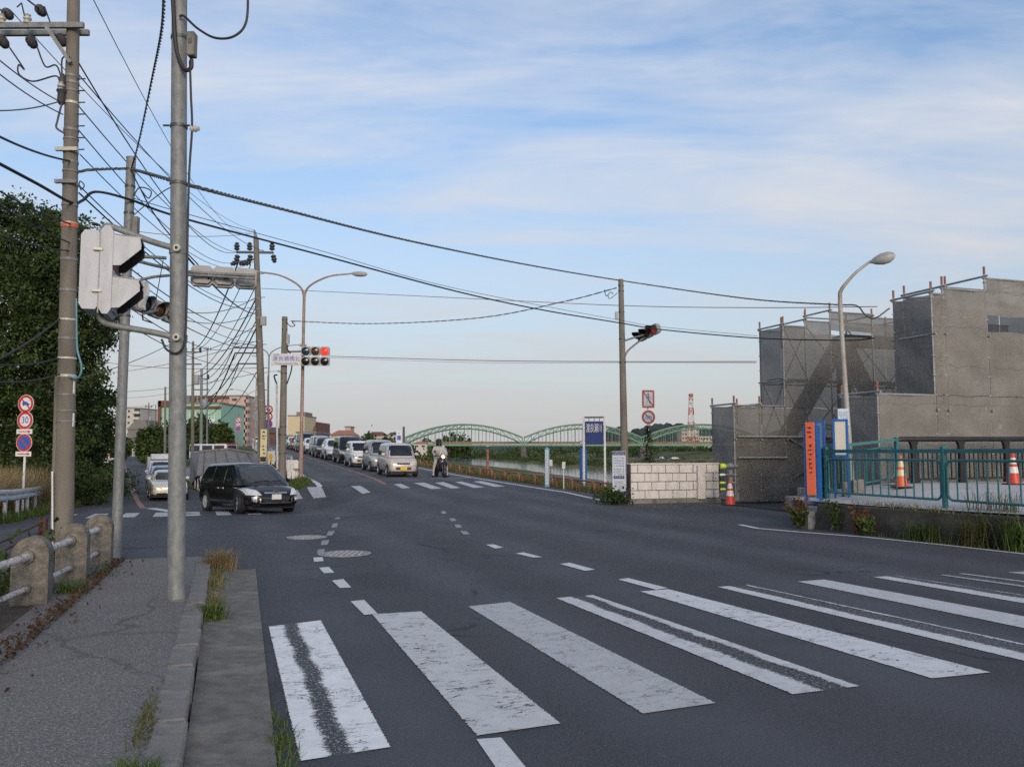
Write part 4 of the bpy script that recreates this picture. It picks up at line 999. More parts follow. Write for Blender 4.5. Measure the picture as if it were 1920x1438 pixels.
# ------------------------------------------------------------------ river-side corner: wall, platform, fences
VB = 13.74; UN0, UN1, UF0, UF1 = 15.45, 16.62, 21.15, 22.3
def W(u, v, z):
    x, y = xy(u, v); return Vector((x, y, z))
m_wallmoss = M('mossy_concrete', (.060, .055, .048), .95, var=.45, scale=2.5, bmp=.6, bscale=24, dirt=(.022, .021, .018), dirt_amt=.85, dirt_scale=1.2)
rw = T('retaining_wall', 'dark mossy retaining wall below the teal fence', 'wall')
PW = [(14.15, 10.98), (13.2, 11.12), (11.0, 11.45), (9.0, 11.75), (6.0, 12.1), (2.5, 12.4)]
PZ = .50
rnd = random.Random(11)
for (a, c) in zip(PW[:-1], PW[1:]):                 # cast lengths with thin joints
    n = max(1, int((a[0] - c[0]) / 1.1)); vs = []; fs = []
    for k in range(n + 1):
        t = k / n; t = .006 + t * .988; u = a[0] + (c[0] - a[0]) * t; v = a[1] + (c[1] - a[1]) * t
        for dv, z in ((-.02, -.1), (.02 + rnd.uniform(-.01, .01), .2), (.05, PZ - .03), (.08, PZ), (.30, PZ), (.30, -.1)): vs.append(W(u, v + dv, z + rnd.uniform(-.006, .006)))
    for k in range(n):
        for j in range(6): fs.append((k * 6 + j, k * 6 + (j + 1) % 6, k * 6 + 6 + (j + 1) % 6, k * 6 + 6 + j))
    fs += [(5, 4, 3, 2, 1, 0), tuple(n * 6 + j for j in range(6))]
    MB().add(vs, fs).build('wall_block', m_wallmoss, rw, smooth=25)
# raised paved platform behind it, rising to the bridge
def plz(u, v): return PZ + .02 + .32 * sm((v - 11.4) / 2.4)
vs = []; fs = []; us_ = steps([(2.5, 14.95, .7), (14.95, 15.3, .35)])
for u in us_:
    v0 = ip(u, sorted([(q[0], q[1] + .2) for q in PW])) if u < 14.1 else 11.25
    for k in range(9):
        v = v0 + (19.5 - v0) * (k / 8) ** 1.6; vs.append(W(u, v, plz(u, v)))
for i in range(len(us_) - 1):
    for j in range(8): fs.append((i * 9 + j, i * 9 + j + 1, i * 9 + j + 10, i * 9 + j + 9))
o = MB().add(vs, fs).build('platform_pavement', m_conc_lt, smooth=50); o['kind'] = 'structure'
# the end of the platform towards the bridge road: a stepped concrete face with stones
m_stone = M('broken_stone', (.30, .30, .29), .9, var=.35, scale=7, bmp=.4, dirt=(.12, .12, .11), dirt_amt=.8, dirt_scale=5)
cf = T('corner_blocks', 'pale broken concrete blocks at the corner of the mossy wall', 'blocks')
for k, (u, v, z, s) in enumerate(((14.35, 11.05, .16, (.3, .34, .36)), (14.62, 11.4, .2, (.3, .3, .44)), (14.9, 11.8, .24, (.34, .3, .5)), (15.15, 12.3, .28, (.3, .4, .56)), (15.5, 11.9, .62, (.34, .4, .24)), (15.45, 11.5, .42, (.3, .34, .3)), (15.5, 12.9, .35, (.3, .8, .7)))):
    MB().box(W(u, v, z), s, U_ANG + rnd.uniform(-.1, .1), bev=.02).build('block', m_stone, cf)

# bridge deck and its road
m_deck = asphalt('bridge_asphalt', (.055, .056, .06))
o = MB().box((0, 0, 0), (1, 1, 1)).build('bridge_deck', m_deck); o['kind'] = 'structure'
me = o.data
for i, (u, v, z) in enumerate(((15.35, 13.6, -.6), (23.0, 13.6, -.6), (23.0, 60, -.6), (15.35, 60, -.6), (15.35, 13.6, .03), (23.0, 13.6, .03), (23.0, 60, .35), (15.35, 60, .35))): me.vertices[i].co = W(u, v, z)
fix_normals(me)

# ------------------------------------------------------------------ scaffolding with mesh sheets
def net_mat(name, col, op, tlf=.2):
    m, nt, b, o = nt_new(name)
    f = noise(nt, 1.1, 6, .6); g = noise(nt, 6, 4, .6, stretch=(1, 1, .3))
    c = mixc(nt, ramp(nt, f, .3, .72), [x * .78 for x in col], [x * 1.2 for x in col])
    tcs = nt.nodes.new('ShaderNodeTexCoord'); sps = nt.nodes.new('ShaderNodeSeparateXYZ'); nt.links.new(tcs.outputs['Object'], sps.inputs[0])
    wob = mth(nt, 'MULTIPLY', noise(nt, 2.5, 3), .25)
    seam = mth(nt, 'LESS_THAN', mth(nt, 'FRACT', mth(nt, 'DIVIDE', mth(nt, 'ADD', sps.outputs[2], wob), .9)), .022)
    c = mixc(nt, mth(nt, 'MULTIPLY', seam, .45), c, [x * .5 for x in col])
    spk = ramp(nt, noise(nt, 3.1, 2), .73, .75); c = mixc(nt, mth(nt, 'MULTIPLY', spk, .3), c, [min(1, x * 2.2) for x in col])
    nt.links.new(c, b.inputs['Base Color']); b.inputs['Roughness'].default_value = .85; b.inputs['Specular IOR Level'].default_value = .15
    bump(nt, b, mth(nt, 'ADD', mth(nt, 'MULTIPLY', noise(nt, 2.6, 5, .65, dist=1.2), .8), mth(nt, 'MULTIPLY', g, .4)), .38, .12)
    tl = nt.nodes.new('ShaderNodeBsdfTranslucent'); nt.links.new(c, tl.inputs[0])
    ms = nt.nodes.new('ShaderNodeMixShader'); ms.inputs[0].default_value = tlf; nt.links.new(b.outputs[0], ms.inputs[1]); nt.links.new(tl.outputs[0], ms.inputs[2])
    tr = nt.nodes.new('ShaderNodeBsdfTransparent'); mx = nt.nodes.new('ShaderNodeMixShader')
    fac = mth(nt, 'MAXIMUM', mth(nt, 'SUBTRACT', 1 - op + .05, mth(nt, 'MULTIPLY', g, .1)), 0.0); nt.links.new(fac, mx.inputs[0])
    nt.links.new(ms.outputs[0], mx.inputs[1]); nt.links.new(tr.outputs[0], mx.inputs[2]); nt.links.new(mx.outputs[0], o.inputs[0])
    MATS[name] = m; return m
m_net = net_mat('scaffold_net', (.24, .231, .214), .955, .1); m_net2 = net_mat('scaffold_net_dark', (.255, .25, .245), .86)
m_tube = M('scaffold_tube', (.34, .35, .35), .5, .4, var=.2, scale=5, dirt=(.30, .22, .16), dirt_amt=.5, dirt_scale=3)
m_otip = M('orange_pole_tip', (.26, .12, .075), .6, var=.2)
m_ledger = M('dark_ledger', (.16, .16, .16), .6, .3)
def sheet_quad(parent, a, b, z0, z1, mat, seed=0, bulge=.05, za=None):
    """net between plan points a and b"""
    r = random.Random(seed); n, m = 14, 22; vs = []; fs = []; ph = r.uniform(0, 6)
    d = Vector((b.x - a.x, b.y - a.y, 0)).normalized(); nn = Vector((-d.y, d.x, 0))
    for i in range(n + 1):
        for j in range(m + 1):
            s, t = i / n, j / m; p = a + (b - a) * s
            w = bulge * math.sin(math.pi * s) * (math.sin(t * 7 + ph + s * 1.5) * .5 + math.sin(t * 17 + ph * 2 + s * 4) * .28 + math.sin((s * 1.3 + t) * 31 + ph) * .12 + .3) + .006 * math.sin(s * 40 + ph) * math.sin(t * 5)
            vs.append((p.x + nn.x * w, p.y + nn.y * w, z0 + (z1 - z0) * t + .012 * math.sin(s * 9 + ph) * (1 if j in (0, m) else 0)))
    for i in range(n):
        for j in range(m): fs.append((i * (m + 1) + j, (i + 1) * (m + 1) + j, (i + 1) * (m + 1) + j + 1, i * (m + 1) + j + 1))
    return MB().add(vs, fs).build('mesh_sheet', mat, parent, smooth=True)
def tubep(parent, a, b, r=.026, mat=None, name='tube'): return MB().tube([a, b], r, 8).build(name, mat or m_tube, parent, smooth=True)
def pole_v(parent, u, v, z0, z1, tip=True):
    tubep(parent, W(u, v, z0), W(u, v, z1), .026, None, 'standard')
    if tip: tubep(parent, W(u, v, z1 - .02), W(u, v, z1 + .16), .028, m_otip, 'pole_tip')
    for k in range(int((z1 - z0) / .45)): MB().lathe([(.026, -.02), (.045, -.015), (.045, .015), (.026, .02)], 8, c=W(u, v, z0 + .3 + k * .45)).build('coupler', m_tube, parent)
def scaffold(label, u0, u1, stages, zb, matf, mate, matb, gaps=(), seed=1, bays=()):
    t = T('scaffolding', label, 'scaffolding')
    for i, (v0, v1, z1) in enumerate(stages):
        zp = stages[i - 1][2] if i else zb
        # front face (towards the camera) and rear face, one sheet per bay and lift
        gap = [g for g in gaps if g[0] == i]
        lifts = [(zb, z1)] if not gap else [(zb, gap[0][1]), (gap[0][2], z1)]
        for (a, b) in lifts:
            cuts = [a] + [z for z in (2.8,) if a < z < b] + [b]
            for c0, c1 in zip(cuts[:-1], cuts[1:]):
                sheet_quad(t, W(u0 - .03, v0 + .01, 0), W(u0 - .03, v1 - .01, 0), c0 + .006, c1 - .006, matf, seed * 50 + i * 5 + len(cuts))
        if matb: sheet_quad(t, W(u1 + .03, v0 + .01, 0), W(u1 + .03, v1 - .01, 0), zb + .02, z1 - (.02 if not gap else .5), matb, seed * 77 + i * 5)
        if z1 - zp > .6 or i == 0: sheet_quad(t, W(u1, v0 - .03, 0), W(u0, v0 - .03, 0), zp + .02, z1 - .02, mate, seed * 31 + i)
        for uu in (u0, u1):
            pole_v(t, uu, v0, zb if i == 0 or uu == u0 else zp - .5, z1 + .12)
            tubep(t, W(uu, v0 - .05, z1), W(uu, v1 + .05, z1), .026, None, 'ledger')
            for zz_ in np.arange(zb + 1.7, z1 - .5, 1.75): tubep(t, W(uu + (.04 if uu == u0 else -.04), v0, zz_), W(uu + (.04 if uu == u0 else -.04), v1, zz_), .024, m_ledger, 'ledger')
        for zz_ in [z1] + list(np.arange(zb + 1.7, z1 - .5, 1.75)): tubep(t, W(u0 - .1, v0, zz_ + .05), W(u1 + .1, v0, zz_ + .05), .026, None, 'transom')
        for zz_ in np.arange(zb + 1.7, z1 - .5, 1.75):
            MB().beam(W((u0 + u1) / 2, v0, zz_ + .1), W((u0 + u1) / 2, v1, zz_ + .1), .5, .045).build('walk_board', m_ledger, t)
        if v1 - v0 > .7:
            for zz_ in np.arange(zb + .1, z1 - 1.5, 1.75):
                tubep(t, W(u1 - .05, v0, zz_), W(u1 - .05, v1, zz_ + 1.65), .017, m_ledger, 'cross_brace'); tubep(t, W(u1 - .08, v1, zz_), W(u1 - .08, v0, zz_ + 1.65), .017, m_ledger, 'cross_brace')
    return t
sn = scaffold('near brown-netted scaffolding wrapping the bridge end behind the black railing', UN0, UN1, [(VB, VB + 1.62, 2.80), (VB + 1.62, VB + 1.95, 5.16), (VB + 1.95, VB + 3.24, 5.30), (VB + 3.24, VB + 5.0, 5.62), (VB + 5.0, VB + 6.8, 5.62), (VB + 6.8, VB + 9, 5.8), (VB + 9, VB + 11, 5.8)], .72, m_net, m_net2, m_net2, gaps=[(3, 4.35, 4.72), (4, 4.35, 4.72)], seed=2)
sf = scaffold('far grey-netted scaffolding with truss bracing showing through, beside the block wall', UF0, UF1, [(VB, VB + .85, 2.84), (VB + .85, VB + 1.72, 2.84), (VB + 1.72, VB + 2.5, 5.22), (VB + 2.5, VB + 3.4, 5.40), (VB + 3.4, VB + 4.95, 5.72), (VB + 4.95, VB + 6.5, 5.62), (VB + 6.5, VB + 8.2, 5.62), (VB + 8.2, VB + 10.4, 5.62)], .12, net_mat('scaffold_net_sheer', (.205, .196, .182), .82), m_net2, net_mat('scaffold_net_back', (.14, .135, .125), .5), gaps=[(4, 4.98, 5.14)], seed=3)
for o_ in list(sf.children) + list(sn.children): pass
# outriggers on the far scaffolding's front
for z, a, b in ((1.35, VB + .05, VB + 1.7), (1.95, VB + .05, VB + 3.2)): tubep(sf, W(UF0 - .09, a, z), W(UF0 - .09, b, z), .03, None, 'ledger')
tubep(sf, W(UF0 - .09, VB + 1.7, 1.95), W(UF0 - .09, VB + 2.9, 1.3), .026, m_ledger, 'brace'); tubep(sf, W(UF0 - .09, VB + 1.9, .75), W(UF0 - .09, VB + 2.9, 1.3), .026, m_ledger, 'brace')
# steel truss of the bridge itself, inside the nets
m_truss = M('truss_paint', (.105, .105, .108), .7, .2, var=.25, scale=2)
for uc, nm_ in (((UF0 + UF1) / 2, 'far'), ((UN0 + UN1) / 2, 'near')):
    t = T('bridge_truss', 'dark steel bridge truss inside the %s netting' % nm_, 'bridge truss')
    ap = VB + 4.3
    if nm_ == 'near': ap = VB + 6.2
    for a, b, w in (((VB + 1.0, .3), (ap, 5.0), .42), ((ap, 5.0), (ap + 2.6, .3), .36), ((ap, 5.0), (ap + .05, .3), .22), ((ap, 4.95), (ap + 9, 4.95), .34), ((ap + 2.6, .3), (ap + 4.8, 4.95), .3), ((VB + .6, .28), (ap + 9, .28), .4)):
        MB().beam(W(uc, a[0], a[1]), W(uc, b[0], b[1]), .36, w, (DX, DY, 0)).build('member', m_truss, t)

# ------------------------------------------------------------------ teal fence
m_teal = M('teal_paint', (.022, .15, .165), .45, var=.15, scale=3, dirt=(.02, .085, .095), dirt_amt=.5, dirt_scale=4, coat=.1)
tf = T('teal_fence', 'teal metal railing fence with rounded panels on the mossy wall', 'fence')
def vfence(u): return 11.78 + .0 * u
TU = [14.78, 11.72, 8.72, 5.72]
def panel(parent, A, B, zA, zB, h0=.16, h1=.84, bars=13, r=.022):
    """rounded frame of tube between A and B with upright bars"""
    d = B - A; L = Vector((d.x, d.y, 0)).length; c = .11
    def at_(s, h): return Vector((A.x + d.x * s / L, A.y + d.y * s / L, zA + (zB - zA) * s / L + h))
    loop = []
    for (sx, hz, a0) in ((L - .07 - c, h1 - c, 0), (.07 + c, h1 - c, 90), (.07 + c, h0 + c, 180), (L - .07 - c, h0 + c, 270)):
        for k in range(5):
            a = RAD(a0 + 90 * k / 4); loop.append(at_(sx + c * math.cos(a), hz + c * math.sin(a)))
    loop.append(loop[0]); MB().tube(loop, r, 8, False).build('panel_frame', m_teal, parent, smooth=True)
    for k in range(bars):
        s = .07 + (L - .14) * (k + 1) / (bars + 1); MB().tube([at_(s, h0), at_(s, h1)], .013, 6).build('bar', m_teal, parent, smooth=True)
for i, u in enumerate(TU):
    z = plz(u, vfence(u)) - .02; p = W(u, vfence(u), z)
    for dd in ((0,) if i else (0, .16)):
        q = W(u + dd, vfence(u), z); MB().box((q.x, q.y, z + .53), (.075, .075, 1.12), U_ANG, bev=.008).build('post', m_teal, tf)
    for h in (.28, .7): MB().box((p.x, p.y, z + h), (.11, .06, .05), U_ANG).build('clamp', m_teal, tf)
for a, c in zip(TU[:-1], TU[1:]):
    A, B = W(a, vfence(a), 0), W(c, vfence(c), 0); za, zb_ = plz(a, vfence(a)) - .02, plz(c, vfence(c)) - .02
    panel(tf, A, B, za, zb_)
    MB().beam((A.x, A.y, za + 1.0), (B.x, B.y, zb_ + 1.0), .06, .07).build('top_rail', m_teal, tf)
A, B = W(14.94, 11.78, 0), W(14.62, 13.45, 0); za, zb_ = plz(14.9, 11.78), plz(14.6, 13.4)
panel(tf, A, B, za, zb_, bars=9); MB().beam((A.x, A.y, za + 1.05), (B.x, B.y, zb_ + .95), .06, .06).build('top_rail', m_teal, tf)
MB().box((B.x, B.y, zb_ + .5), (.07, .07, 1.0), U_ANG).build('post', m_teal, tf)

# ------------------------------------------------------------------ black bridge railing
m_blk = M('black_railing_paint', (.022, .022, .024), .45, .2, var=.25, scale=6)
br = T('bridge_railing', 'black metal bridge railing with flared posts before the netting', 'railing')
UR = 14.75; RB = .80
def rz(v): return RB + .006 * (v - VB)
for h, r in ((.98, .055), ): MB().tube([W(UR, VB - .12, rz(VB) + h - .02), W(UR, VB - .06, rz(VB) + h), W(UR, VB + 3, rz(VB + 3) + h), W(UR, VB + 9, rz(VB + 9) + h)], [.03, r, r, r], 12).build('hand_rail', m_blk, br, smooth=True)
for h in (.72, .12): MB().beam(W(UR, VB - .02, rz(VB) + h), W(UR, VB + 9, rz(VB + 9) + h), .035, .045).build('rail', m_blk, br)
v = VB + .28; k = 0
post_prof = [(-.10, -.1), (.16, -.1), (.09, .25), (.055, .6), (.07, .85), (.12, .95), (-.12, .95), (-.07, .85), (-.055, .6), (-.07, .25)]
pm_ = MB().prism(post_prof, -.035, .035).mesh('post', m_blk)
while v < VB + 8.5:
    o = link(bpy.data.objects.new('post', pm_), br); o.location = W(UR, v, rz(v)); o.rotation_euler = (0, 0, U_ANG - math.pi / 2); v += 1.3
bm_ = MB().box((0, 0, .42), (.022, .022, .6)).mesh('bar', m_blk); v = VB + .02
while v < VB + 8.5:
    o = link(bpy.data.objects.new('bar', bm_), br); o.location = W(UR, v, rz(v)); o.rotation_euler = (0, 0, U_ANG); v += .128
MB().beam(W(UR + .1, VB - .3, RB - .06), W(UR + .1, VB + 9, RB - .02), .45, .14).build('plinth', m_conc, br)

# ------------------------------------------------------------------ cones
m_cone = M('cone_red', (.62, .055, .035), .45, var=.12); m_coneo = M('cone_orange', (.70, .12, .04), .45, var=.1); m_reflect = M('reflective_white', (.72, .70, .64), .35, var=.06)
m_reflecty = M('reflective_cream', (.70, .60, .38), .35)
def cone(p, label, h=.72, mat=None, band_m=None):
    s = h / .72; t = T('traffic_cone', label, 'traffic cone', p); mat = mat or m_cone
    MB().box((0, 0, .015 * s), (.36 * s, .36 * s, .03 * s), bev=.008).build('base', m_rubber, t)
    def rr(z): return (.145 - .118 * (z / .72)) * s
    MB().lathe([(rr(.03), .03 * s), (rr(.70), .70 * s), (rr(.70) * .6, .72 * s), (.001, .72 * s)], 20).build('body', mat, t, smooth=True)
    for a, b in ((.26, .40), (.46, .60)): MB().lathe([(rr(a) + .0035, a * s), (rr(b) + .0035, b * s)], 20).build('reflective_band', band_m or m_reflect, t, smooth=True)
    return t
def pz(px, y): pass
q = at(1690, 908, 17.6); cone(Vector((q.x, q.y, plz(*uv(q.x, q.y)))), 'orange and cream traffic cone at the start of the black railing', .66, m_coneo, m_reflecty)
q = at(1901, 903, 17.6); cone(Vector((q.x, q.y, plz(*uv(q.x, q.y)))), 'traffic cone standing farther along beside the black railing', .66)
q = at(1369, 932, 23.9); cone(Vector((q.x, q.y, gxy(q.x, q.y))), 'red traffic cone beside the white block wall', .72)

# ------------------------------------------------------------------ signs on the platform
m_blueframe = M('blue_frame', (.015, .13, .44), .4, var=.1); m_creamp = M('cream_panel', (.66, .63, .55), .5, var=.06); m_orange = M('banner_orange', (.78, .16, .07), .55, var=.08, scale=2)
def board(px, pyt, pyb, y, w, label, panel_mat, rot=0.0, panel_h=.75):
    g = at(px, pyb, y); g.z = plz(*uv(g.x, g.y)) if uv(g.x, g.y)[0] < 17.2 else gxy(g.x, g.y)
    t = T('notice_board', label, 'notice board', g, rot); top = at(px, pyt, y).z - g.z
    for s in (-1, 1): MB().box((s * w / 2, 0, top / 2), (.045, .05, top), bev=.006).build('post', m_blueframe, t)
    MB().box((0, 0, top - .02), (w, .05, .045)).build('top_bar', m_blueframe, t); MB().box((0, 0, top - panel_h), (w, .05, .045)).build('bottom_bar', m_blueframe, t)
    MB().box((0, 0, top - panel_h / 2 - .02), (w - .05, .02, panel_h - .05)).build('panel', panel_mat, t)
    return t
board(1579, 786, 921, 17.6, .26, 'blue-framed notice board with an empty cream panel', m_creamp, RAD(-25))
board(1541, 788, 921, 17.9, .16, 'narrow blue-framed board left of the cream notice board', M('grey_panel', (.16, .2, .26), .4), RAD(-35))
g = at(1524, 925, 17.0); g.z = gxy(g.x, g.y) + .2
t = T('banner_stand', 'orange vertical banner on a blue frame at the end of the teal fence', 'banner', at(1522, 928, 17.4), RAD(-38))
H = at(1522, 792, 17.4).z - at(1522, 928, 17.4).z
MB().box((0, 0, H / 2), (.18, .03, H), bev=.004).build('banner', m_orange, t)
for s in (-.12, .16): MB().box((s, .05, H / 2 - .12), (.05, .06, H + .1)).build('frame', m_blueframe, t)
scribble(t, .15, 1.0, 11, 1, M('dark_lettering', (.16, .02, .02), .6), (0, -.012, H - .56), seed=8)
MB().box((0, .05, -.15), (.4, .06, .06)).build('foot', m_blueframe, t)
g = at(1597, 903, 18.4); zg = plz(*uv(g.x, g.y)); g.z = zg
ls = T('street_lamp', 'single-armed grey street lamp leaning out beside the scaffolding', 'street lamp', g)
m_lamp2 = M('flaking_lamp_pole', (.40, .39, .36), .65, .1, var=.12, scale=3, dirt=(.20, .10, .055), dirt_amt=.9, dirt_scale=1.6, stretch=(1, 1, .5))
pts = [(1597, 905), (1590, 800), (1583, 700), (1578, 620), (1575, 558), (1577, 545), (1585, 533), (1605, 511), (1632, 490)]
MB().tube(curve_pts([at(a, b, 18.4) for a, b in pts], 5), [.062 - .034 * k / 40 for k in range(41)], 14).build('shaft', m_lamp2, ls, smooth=True, world=True)
e = at(1630, 492, 18.4); d_ = (at(1670, 480, 18.2) - e).normalized()
vs = []; fs = []; m = 14
prof = [(0, .03), (.05, .05), (.12, .10), (.26, .15), (.40, .145), (.50, .085), (.54, .01)]
for nm_, mt, sg_ in (('lamp_shade', m_sigg, 1), ('lamp_bowl', m_lampglass, -1)):
    vs = []; fs = []; q_ = d_.cross(Vector((0, 0, 1))).normalized(); w_ = q_.cross(d_)
    for x, r in prof:
        for j in range(9):
            a = math.pi * j / 8; vs.append(e + d_ * x + q_ * r * math.cos(a) + w_ * (sg_ * r * math.sin(a) * (.75 if sg_ > 0 else .95)))
    for i in range(len(prof) - 1):
        for j in range(8): fs.append((i * 9 + j, i * 9 + j + 1, i * 9 + j + 10, i * 9 + j + 9))
    MB().add(vs, fs).build(nm_, mt, ls, smooth=True, world=True)
t = T('notice_plate', 'pale blue-white notice plate fixed to the street lamp pole', 'sign', at(1581, 782, 18.3), RAD(8))
MB().box((0, 0, 0), (.25, .02, .36), bev=.005).build('plate', M('notice_blue_white', (.52, .60, .70), .4), t); scribble(t, .2, .26, 8, 5, m_navy, (0, -.008, 0), seed=21)
for k, (px, py) in enumerate(((1603, 903), (1612, 897), (1585, 905))):
    g = at(px, py, 17.8); MB().box((g.x, g.y, plz(*uv(g.x, g.y)) + .14), (.12, .14, .3), bev=.01).build('concrete_stub', m_conc, cf)

# ------------------------------------------------------------------ white block wall
m_blockw = M('painted_block', (.68, .65, .63), .8, var=.06, scale=3, bmp=.2, bscale=80, dirt=(.42, .39, .37), dirt_amt=.5, dirt_scale=3.5, stretch=(1.6, 1.6, .5))
m_mortar = M('dark_joint', (.16, .145, .135), .9)
wl = at(1183, 937, 24.2); wr = at(1352, 932, 25.25)
UW = uv(wl.x, wl.y)[0]; VW0 = uv(wl.x, wl.y)[1]; VW1 = VW0 + 2.88
bw = T('block_wall', 'low white painted concrete block wall on the river corner', 'wall', W(UW, VW0, gz(UW, VW0)), U_ANG - math.pi / 2)
BH, BL, TH = .243, .445, .28; H0 = .12
MB().box((1.43, .14, .02), (2.92, .34, .2), bev=.01).build('footing', m_conc, bw)
MB().box((1.43, .14, H0 + 2 * BH), (2.845, TH - .03, 4 * BH - .012)).build('mortar', m_mortar, bw)
for r_ in range(4):
    x = 0.0; first = True
    while x < 2.85:
        L = BL * (.5 if (r_ % 2 and first) else 1.0); first = False
        L = min(L, 2.86 - x)
        if L > .05: MB().box((x + L / 2, .14 + rnd.uniform(-.002, .002), H0 + (r_ + .5) * BH), (L - .02, TH, BH - .02), bev=.006).build('block', m_blockw, bw)
        x += L
MB().box((1.43, .14, H0 + 4 * BH + .02), (2.88, TH + .03, .045), bev=.008).build('coping', m_blockw, bw)
MB().box((2.22, -.05, H0 + 2 * BH - .02), (.24, .12, 4 * BH), bev=.01).build('buttress', m_blockw, bw)
MB().box((-.022, .14, H0 + 2.1 * BH), (.02, .05, .42)).build('slot', m_black, bw)
# reflectors in the gap
m_lime = M('lime_reflector', (.55, .75, .03), .35, var=.08)
t = T('reflector_pipes', 'grey pipes with lime reflective ends beside the red cone', 'pipes', at(1362, 930, 24.0))
for py, x0, x1, r in ((874, 1358, 1382, .065), (890, 1357, 1378, .028), (905, 1357, 1378, .028), (917, 1358, 1372, .024)):
    a, b = at(x0, py, 24.0), at(x1, py, 24.1); MB().tube([a, b], r, 10).build('pipe', m_steel, t, world=True)
    c = at(x0 - 2, py, 23.98); MB().lathe([(r * 1.05, -.08), (r * 1.25, -.06), (r * 1.2, .03), (r * .9, .07)], 12, 'X', c).build('reflector', m_lime if py != 890 else m_signw, t, world=True)
MB().box(at(1370, 903, 24.15), (.1, .05, 1.05)).build('upright', m_steel, t, world=True)
# flat blue information sign against the wall
t = T('information_sign', 'white information board with blue header bands left of the block wall', 'sign', at(1161, 922, 24.2), RAD(-8))
Hs = at(1161, 846, 24.2).z - at(1161, 922, 24.2).z
MB().box((0, 0, Hs / 2), (.38, .03, Hs), bev=.008).build('plate', M('info_white', (.50, .56, .63), .45, var=.06), t)
MB().box((0, -.018, Hs - .06), (.36, .006, .09)).build('header', m_navy, t); MB().box((0, -.018, Hs * .36), (.3, .006, .08)).build('header', m_navy, t)
scribble(t, .3, .3, 4, 8, m_blue, (0, -.014, Hs * .74), seed=31); scribble(t, .3, .2, 3, 7, m_black, (0, -.014, Hs * .5), seed=32); scribble(t, .26, .22, 4, 6, m_black, (0, -.014, Hs * .18), seed=33)
scribble(t, .3, .07, 1, 9, m_signw, (0, -.018, Hs - .06), seed=34); scribble(t, .24, .06, 1, 4, m_signw, (0, -.018, Hs * .36), seed=35)
for s in (-.17, .17): MB().box((s, .03, Hs / 2 - .2), (.03, .03, Hs + .4)).build('post', m_steel, t)

# ------------------------------------------------------------------ river name sign and other posts by the bank
YN = 32.5
g = at(1115, 912, YN); g.z = gxy(g.x, g.y)
t = T('river_name_sign', 'tall white frame with navy board reading the river name', 'sign', g, RAD(-14))
top = at(1115, 781, YN).z - g.z
for s in (-.40, .40): MB().box((s, 0, top / 2 - .1), (.075, .075, top + .2), bev=.01).build('post', m_white, t)
MB().box((0, 0, top - .03), (.8, .06, .06)).build('top_bar', m_steel_dk, t)
for s in (-.2, 0, .2): MB().box((s, 0, top - .12), (.02, .02, .16)).build('hanger', m_steel_dk, t)
MB().box((0, -.02, top - .62), (.70, .04, .88), bev=.006).build('board', m_navy, t)
text('渡良瀬川', .175, m_signw, t, (0, -.044, top - .46), sx=.88, ex=.003).scale = (1, 2.1, 1)
t2 = T('blue_sign_post', 'narrow blue and grey upright sign behind the river name frame', 'sign', at(1094, 906, YN + .6), RAD(-20))
hh = at(1094, 839, YN + .6).z - at(1094, 906, YN + .6).z
for s in (-.09, .09): MB().box((s, 0, hh / 2), (.10, .05, hh), bev=.01).build('blue_panel', m_blueframe, t2)
MB().box((0, .01, hh / 2), (.10, .04, hh - .05)).build('grey_panel', m_sigg, t2)
YV = 33.0
g = at(1026, 901, YV); g.z = gxy(g.x, g.y); hh = at(1026, 839, YV).z - g.z
t = T('vertical_sign', 'narrow white vertical sign with light blue border by the guard pipes', 'sign', g, RAD(-30))
m_lb = M('light_blue', (.20, .45, .62), .45)
MB().prism([(-.09, 0), (.09, 0), (.09, hh - .06), (0, hh + .02), (-.09, hh - .06)], -.02, .02).build('plate', m_lb, t)
MB().box((0, -.022, hh / 2), (.12, .008, hh - .2)).build('panel', m_signw, t); scribble(t, .09, hh - .3, 12, 1, m_navy, (0, -.02, hh / 2), seed=41)
for px, top_, base, y, w, lb in ((1033, 862, 898, 34, .12, 'small white notice on an orange stake beside the vertical sign'), (1057, 866, 906, 32, .12, 'small white notice on a white stake near the river sign')):
    g = at(px, base, y); g.z = gxy(g.x, g.y); t = T('stake_sign', lb, 'sign', g)
    hh = at(px, top_, y).z - g.z
    MB().tube([(0, .02, -.1), (0, .02, hh)], .02, 8).build('stake', m_rust if y == 34 else m_white, t); MB().box((0, 0, hh - .12), (w, .02, .24)).build('plate', m_signw, t); scribble(t, w * .8, .18, 5, 3, m_black, (0, -.008, hh - .12), seed=int(px))
g = at(914, 886, 42); g.z = gxy(g.x, g.y)
t = T('rusty_post', 'rusty brown steel post standing at the river bank', 'post', g); hh = at(914, 846, 42).z - g.z
MB().box((0, 0, hh / 2), (.11, .11, hh + .2), .3, bev=.01).build('shaft', m_rust, t); MB().box((-.08, 0, hh * .3), (.08, .12, .22)).build('bracket', m_rust, t)
g = at(831, 880, 48); g.z = gxy(g.x, g.y)
t = T('white_post', 'plain white post behind the scooter rider', 'post', g); hh = at(831, 835, 48).z - g.z
MB().tube([(0, 0, -.1), (0, 0, hh - .03), (0, 0, hh)], [.06, .06, .03], 12).build('shaft', m_white, t, smooth=True); MB().lathe([(.064, hh - .5), (.064, hh - .35)], 12).build('band', m_sigg, t)
g = at(748, 862, 62); g.z = gxy(g.x, g.y)
t = T('pylon_sign', 'slim white pylon sign with blue square behind the kei car', 'sign', g); hh = at(748, 809, 62).z - g.z
